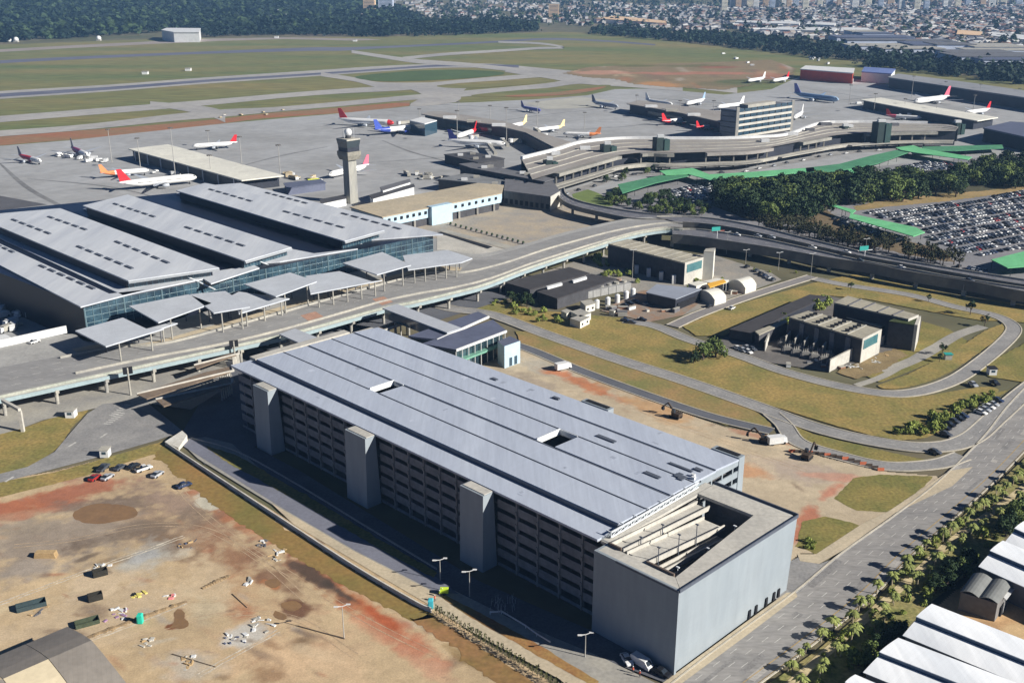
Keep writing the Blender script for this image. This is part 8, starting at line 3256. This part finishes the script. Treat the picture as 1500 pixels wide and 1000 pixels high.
APW = [mat('apartment_' + n_, c, .9, .08, .02, .1, k=1.1) for n_, c in (('cream', (216, 208, 186)), ('white', (222, 220, 214)), ('tan', (200, 170, 136)), ('bluish', (176, 184, 200)))]


def block(x, y, w, d, h, mi, lab, group=None):
    p = GT(x, y)
    t = thing('apartment_block', lab, 'apartment block', p, group)
    b = MB()
    b.box(p.x - w / 2, p.x + w / 2, p.y - d / 2, p.y + d / 2, p.z - 2, p.z + h)
    b.build('wall', APW[mi], t)
    b = MB()
    b.box(p.x - w / 2 - .4, p.x + w / 2 + .4, p.y - d / 2 - .4, p.y + d / 2 + .4, p.z + h + .02, p.z + h + 1.4)
    b.build('roof', CONC, t)
    n = max(2, int(h / 4))
    for k in range(n):
        b = MB()
        z = p.z + 2 + k * (h - 2) / n
        b.box(p.x - w * .44, p.x + w * .44, p.y - d / 2 - .3, p.y - d / 2 - .02, z, z + 1.6)
        b.build('window_band', GLASS, t)


block(542, 22, 34, 24, 46, 2, 'left of two brown office slabs beyond the wood')
block(566, 20, 44, 24, 44, 3, 'right of two brown office slabs beyond the wood')
block(811, 25, 30, 20, 36, 2, 'single tan apartment block beyond the tree belt')
for i in range(13):
    block(1062 + i * 9.5 + uni(-3, 3), 15 + uni(-2, 4), uni(14, 20), 14, uni(34, 60), i % 4, 'pale high-rise in the left cluster on the skyline', 'high-rises, left cluster')
for i in range(18):
    block(1200 + i * 17 + uni(-6, 6), 12 + uni(-3, 6), uni(14, 22), 14, uni(30, 60), (i * 3) % 4, 'pale high-rise scattered along the right skyline', 'high-rises, right skyline')
for (x, y, lab) in ((1212, 10, 'tall cream tower standing alone above the city roofs, left'), (1462, 8, 'tall cream tower above the city roofs at the far right'), (1383, 14, 'white tower block amid the right-hand city roofs')):
    block(x, y, 14, 14, 62, 0 if 'cream' in lab else 1, lab)
# big pale sheds between wood belt and city
for (px, lab) in (([(870, 33), (940, 38), (976, 41), (976, 37), (900, 29)], 'tan-roofed long shed, leftmost beyond the tree belt'), ([(1076, 39), (1170, 42), (1172, 38.5), (1080, 36)], 'very long white-roofed shed beyond the tree belt'),
                  ([(1180, 42), (1222, 44), (1224, 40), (1184, 38)], 'white-roofed shed right of the very long one'), ([(1112, 50), (1222, 53), (1226, 48), (1120, 46)], 'pale shed row in front of the long white shed'),
                  ([(1230, 53), (1280, 54), (1270, 48), (1232, 47)], 'pale grey shed at the city edge'), ([(1400, 58), (1436, 60), (1438, 54), (1402, 51)], 'pale orange-roofed shed on the right'),
                  ([(1450, 60), (1530, 70), (1532, 62), (1454, 55)], 'long pale shed at the right edge of the city'), ([(1424, 84), (1486, 91), (1488, 87), (1428, 80)], 'pale grey shed within the dark tree belt'),
                  ([(1430, 78), (1462, 80), (1464, 77), (1432, 75)], 'narrow pale shed above the one in the tree belt'), ([(1330, 70), (1372, 72), (1360, 67), (1334, 66)], 'flat grey shed left of the dark tree belt sheds'),
                  ([(628, 40), (640, 41), (641, 36), (630, 35)], 'small white hall behind the centre wood'), ([(646, 40), (664, 41), (666, 38), (648, 37)], 'low white hall right of the small one')):
    pts = [GT(x, y) for x, y in px]
    z0 = max(p.z for p in pts)
    t = thing('far_shed', lab, 'shed', centre(pts, z0))
    b = MB()
    b.prism([(p.x, p.y) for p in pts], z0 - 3, z0 + 9)
    b.build('wall', APW[1], t)
    b = MB()
    b.prism([(p.x, p.y) for p in pts], z0 + 9.01, z0 + 10.5)
    b.build('roof', APW[2] if 'tan' in lab or 'orange' in lab else WHITE, t)
for i in range(22):
    x, y = uni(1225, 1500), 0
    y = 58 + (x - 1225) * .11 + uni(-6, 14)
    p = GT(x, y)
    t = thing('far_shed', 'low blue-grey industrial shed in the dark belt between airfield and city', 'shed', p, 'sheds in the dark belt')
    w, d, h = uni(30, 90), uni(20, 40), uni(12, 17)
    b = MB()
    b.box(p.x - w, p.x + w, p.y - d, p.y + d, p.z, p.z + h)
    b.build('wall', APW[3], t)
    b = MB()
    b.box(p.x - w - 1, p.x + w + 1, p.y - d - 1, p.y + d + 1, p.z + h + .01, p.z + h + 1.2)
    b.build('roof', (CONC_D, SLATE, CONC)[i % 3], t)
# small white installations on the airfield
for (x, y, lab) in ((276, 104, 'white instrument hut on a bare patch between the runways'), (213, 109, 'tiny white marker hut left of the instrument hut'), (24, 62, 'pair of white domes at the left foot of the wooded hill'), (145, 60, 'single white dome before the wood'),
                    (405, 56, 'cluster of white and red huts at the end of the far runway'), (520, 61, 'white hut beside the far runway bend')):
    p = GT(x, y)
    t = thing('airfield_hut', lab, 'hut', p)
    b = MB()
    if 'dome' in lab:
        b.ball((p.x, p.y, p.z + 5), 5, 12, 8)
        if 'pair' in lab:
            b.ball((p.x - 14, p.y, p.z + 4), 4.5, 12, 8)
        b.build('dome', WHITE, t, smooth=True)
        b = MB()
        b.box(p.x - 4, p.x + 4, p.y - 4, p.y + 4, p.z, p.z + 3)
        b.build('base', CONC, t)
    else:
        b.box(p.x - 4, p.x + 4, p.y - 3, p.y + 3, p.z, p.z + 3.6)
        b.build('cabin', WHITE, t)
        b = MB()
        b.box(p.x - 4.4, p.x + 4.4, p.y - 3.4, p.y + 3.4, p.z + 3.61, p.z + 4.1)
        b.build('roof', CONC, t)
# ------------------------------------------------------------------ air, light, camera
def finish():
    hb = MB()
    hb.box(-5000, 5000, -140, 8100, -1.4, 171)
    hz = hb.build('haze', bpy.data.materials.new('haze_air'))
    hz['kind'] = 'stuff'
    hz.display_type = 'WIRE'
    m = hz.data.materials[0]
    m.use_nodes = True
    nt = m.node_tree
    nt.nodes.remove(nt.nodes['Principled BSDF'])
    pv = nt.nodes.new('ShaderNodeVolumePrincipled')
    pv.inputs['Color'].default_value = (.32, .6, 1.0, 1)
    pv.inputs['Density'].default_value = HAZE
    pv.inputs['Anisotropy'].default_value = .0
    nt.links.new(pv.outputs[0], nt.nodes['Material Output'].inputs['Volume'])

    w = bpy.data.worlds.new('World')
    SC.world = w
    w.use_nodes = True
    bg = w.node_tree.nodes['Background']
    sky = w.node_tree.nodes.new('ShaderNodeTexSky')
    sky.sky_type = 'NISHITA'
    sky.sun_disc = False
    sky.air_density = .34
    sky.dust_density = .0
    sky.ozone_density = 6.0
    sky.sun_elevation = math.radians(SUN_EL)
    sky.sun_rotation = math.radians(90 - SUN_AZ)
    w.node_tree.links.new(sky.outputs[0], bg.inputs[0])
    bg.inputs[1].default_value = SKY
    l = bpy.data.lights.new('sun', 'SUN')
    l.energy = SUN
    l.angle = math.radians(.5)
    l.color = (1.0, .95, .87)
    o = bpy.data.objects.new('sun', l)
    COL.objects.link(o)
    e, a = math.radians(SUN_EL), math.radians(SUN_AZ)
    d = Vector((math.cos(e) * math.cos(a), math.cos(e) * math.sin(a), math.sin(e)))
    o.rotation_euler = d.to_track_quat('Z', 'Y').to_euler()
    o.location = d * 300
    cam = bpy.data.cameras.new('camera')
    cam.sensor_width = 36
    cam.lens = 36 * F / 1500
    cam.clip_start = 1
    cam.clip_end = 20000
    c = bpy.data.objects.new('camera', cam)
    COL.objects.link(c)
    c.location = (0, 0, H)
    c.rotation_euler = (math.pi / 2 - PITCH, 0, 0)
    SC.camera = c
    SC.view_settings.view_transform = 'Standard'
    SC.view_settings.look = 'None'
    SC.view_settings.exposure = EXPO
    SC.cycles.max_bounces = 5
    SC.cycles.volume_bounces = 0
    SC.cycles.use_denoising = True
    for o in bpy.data.objects:
        if '_at' in o:
            del o['_at']


HAZE, SKY, SUN, EXPO = 6.5e-5, .05, 5.0, .78
finish()
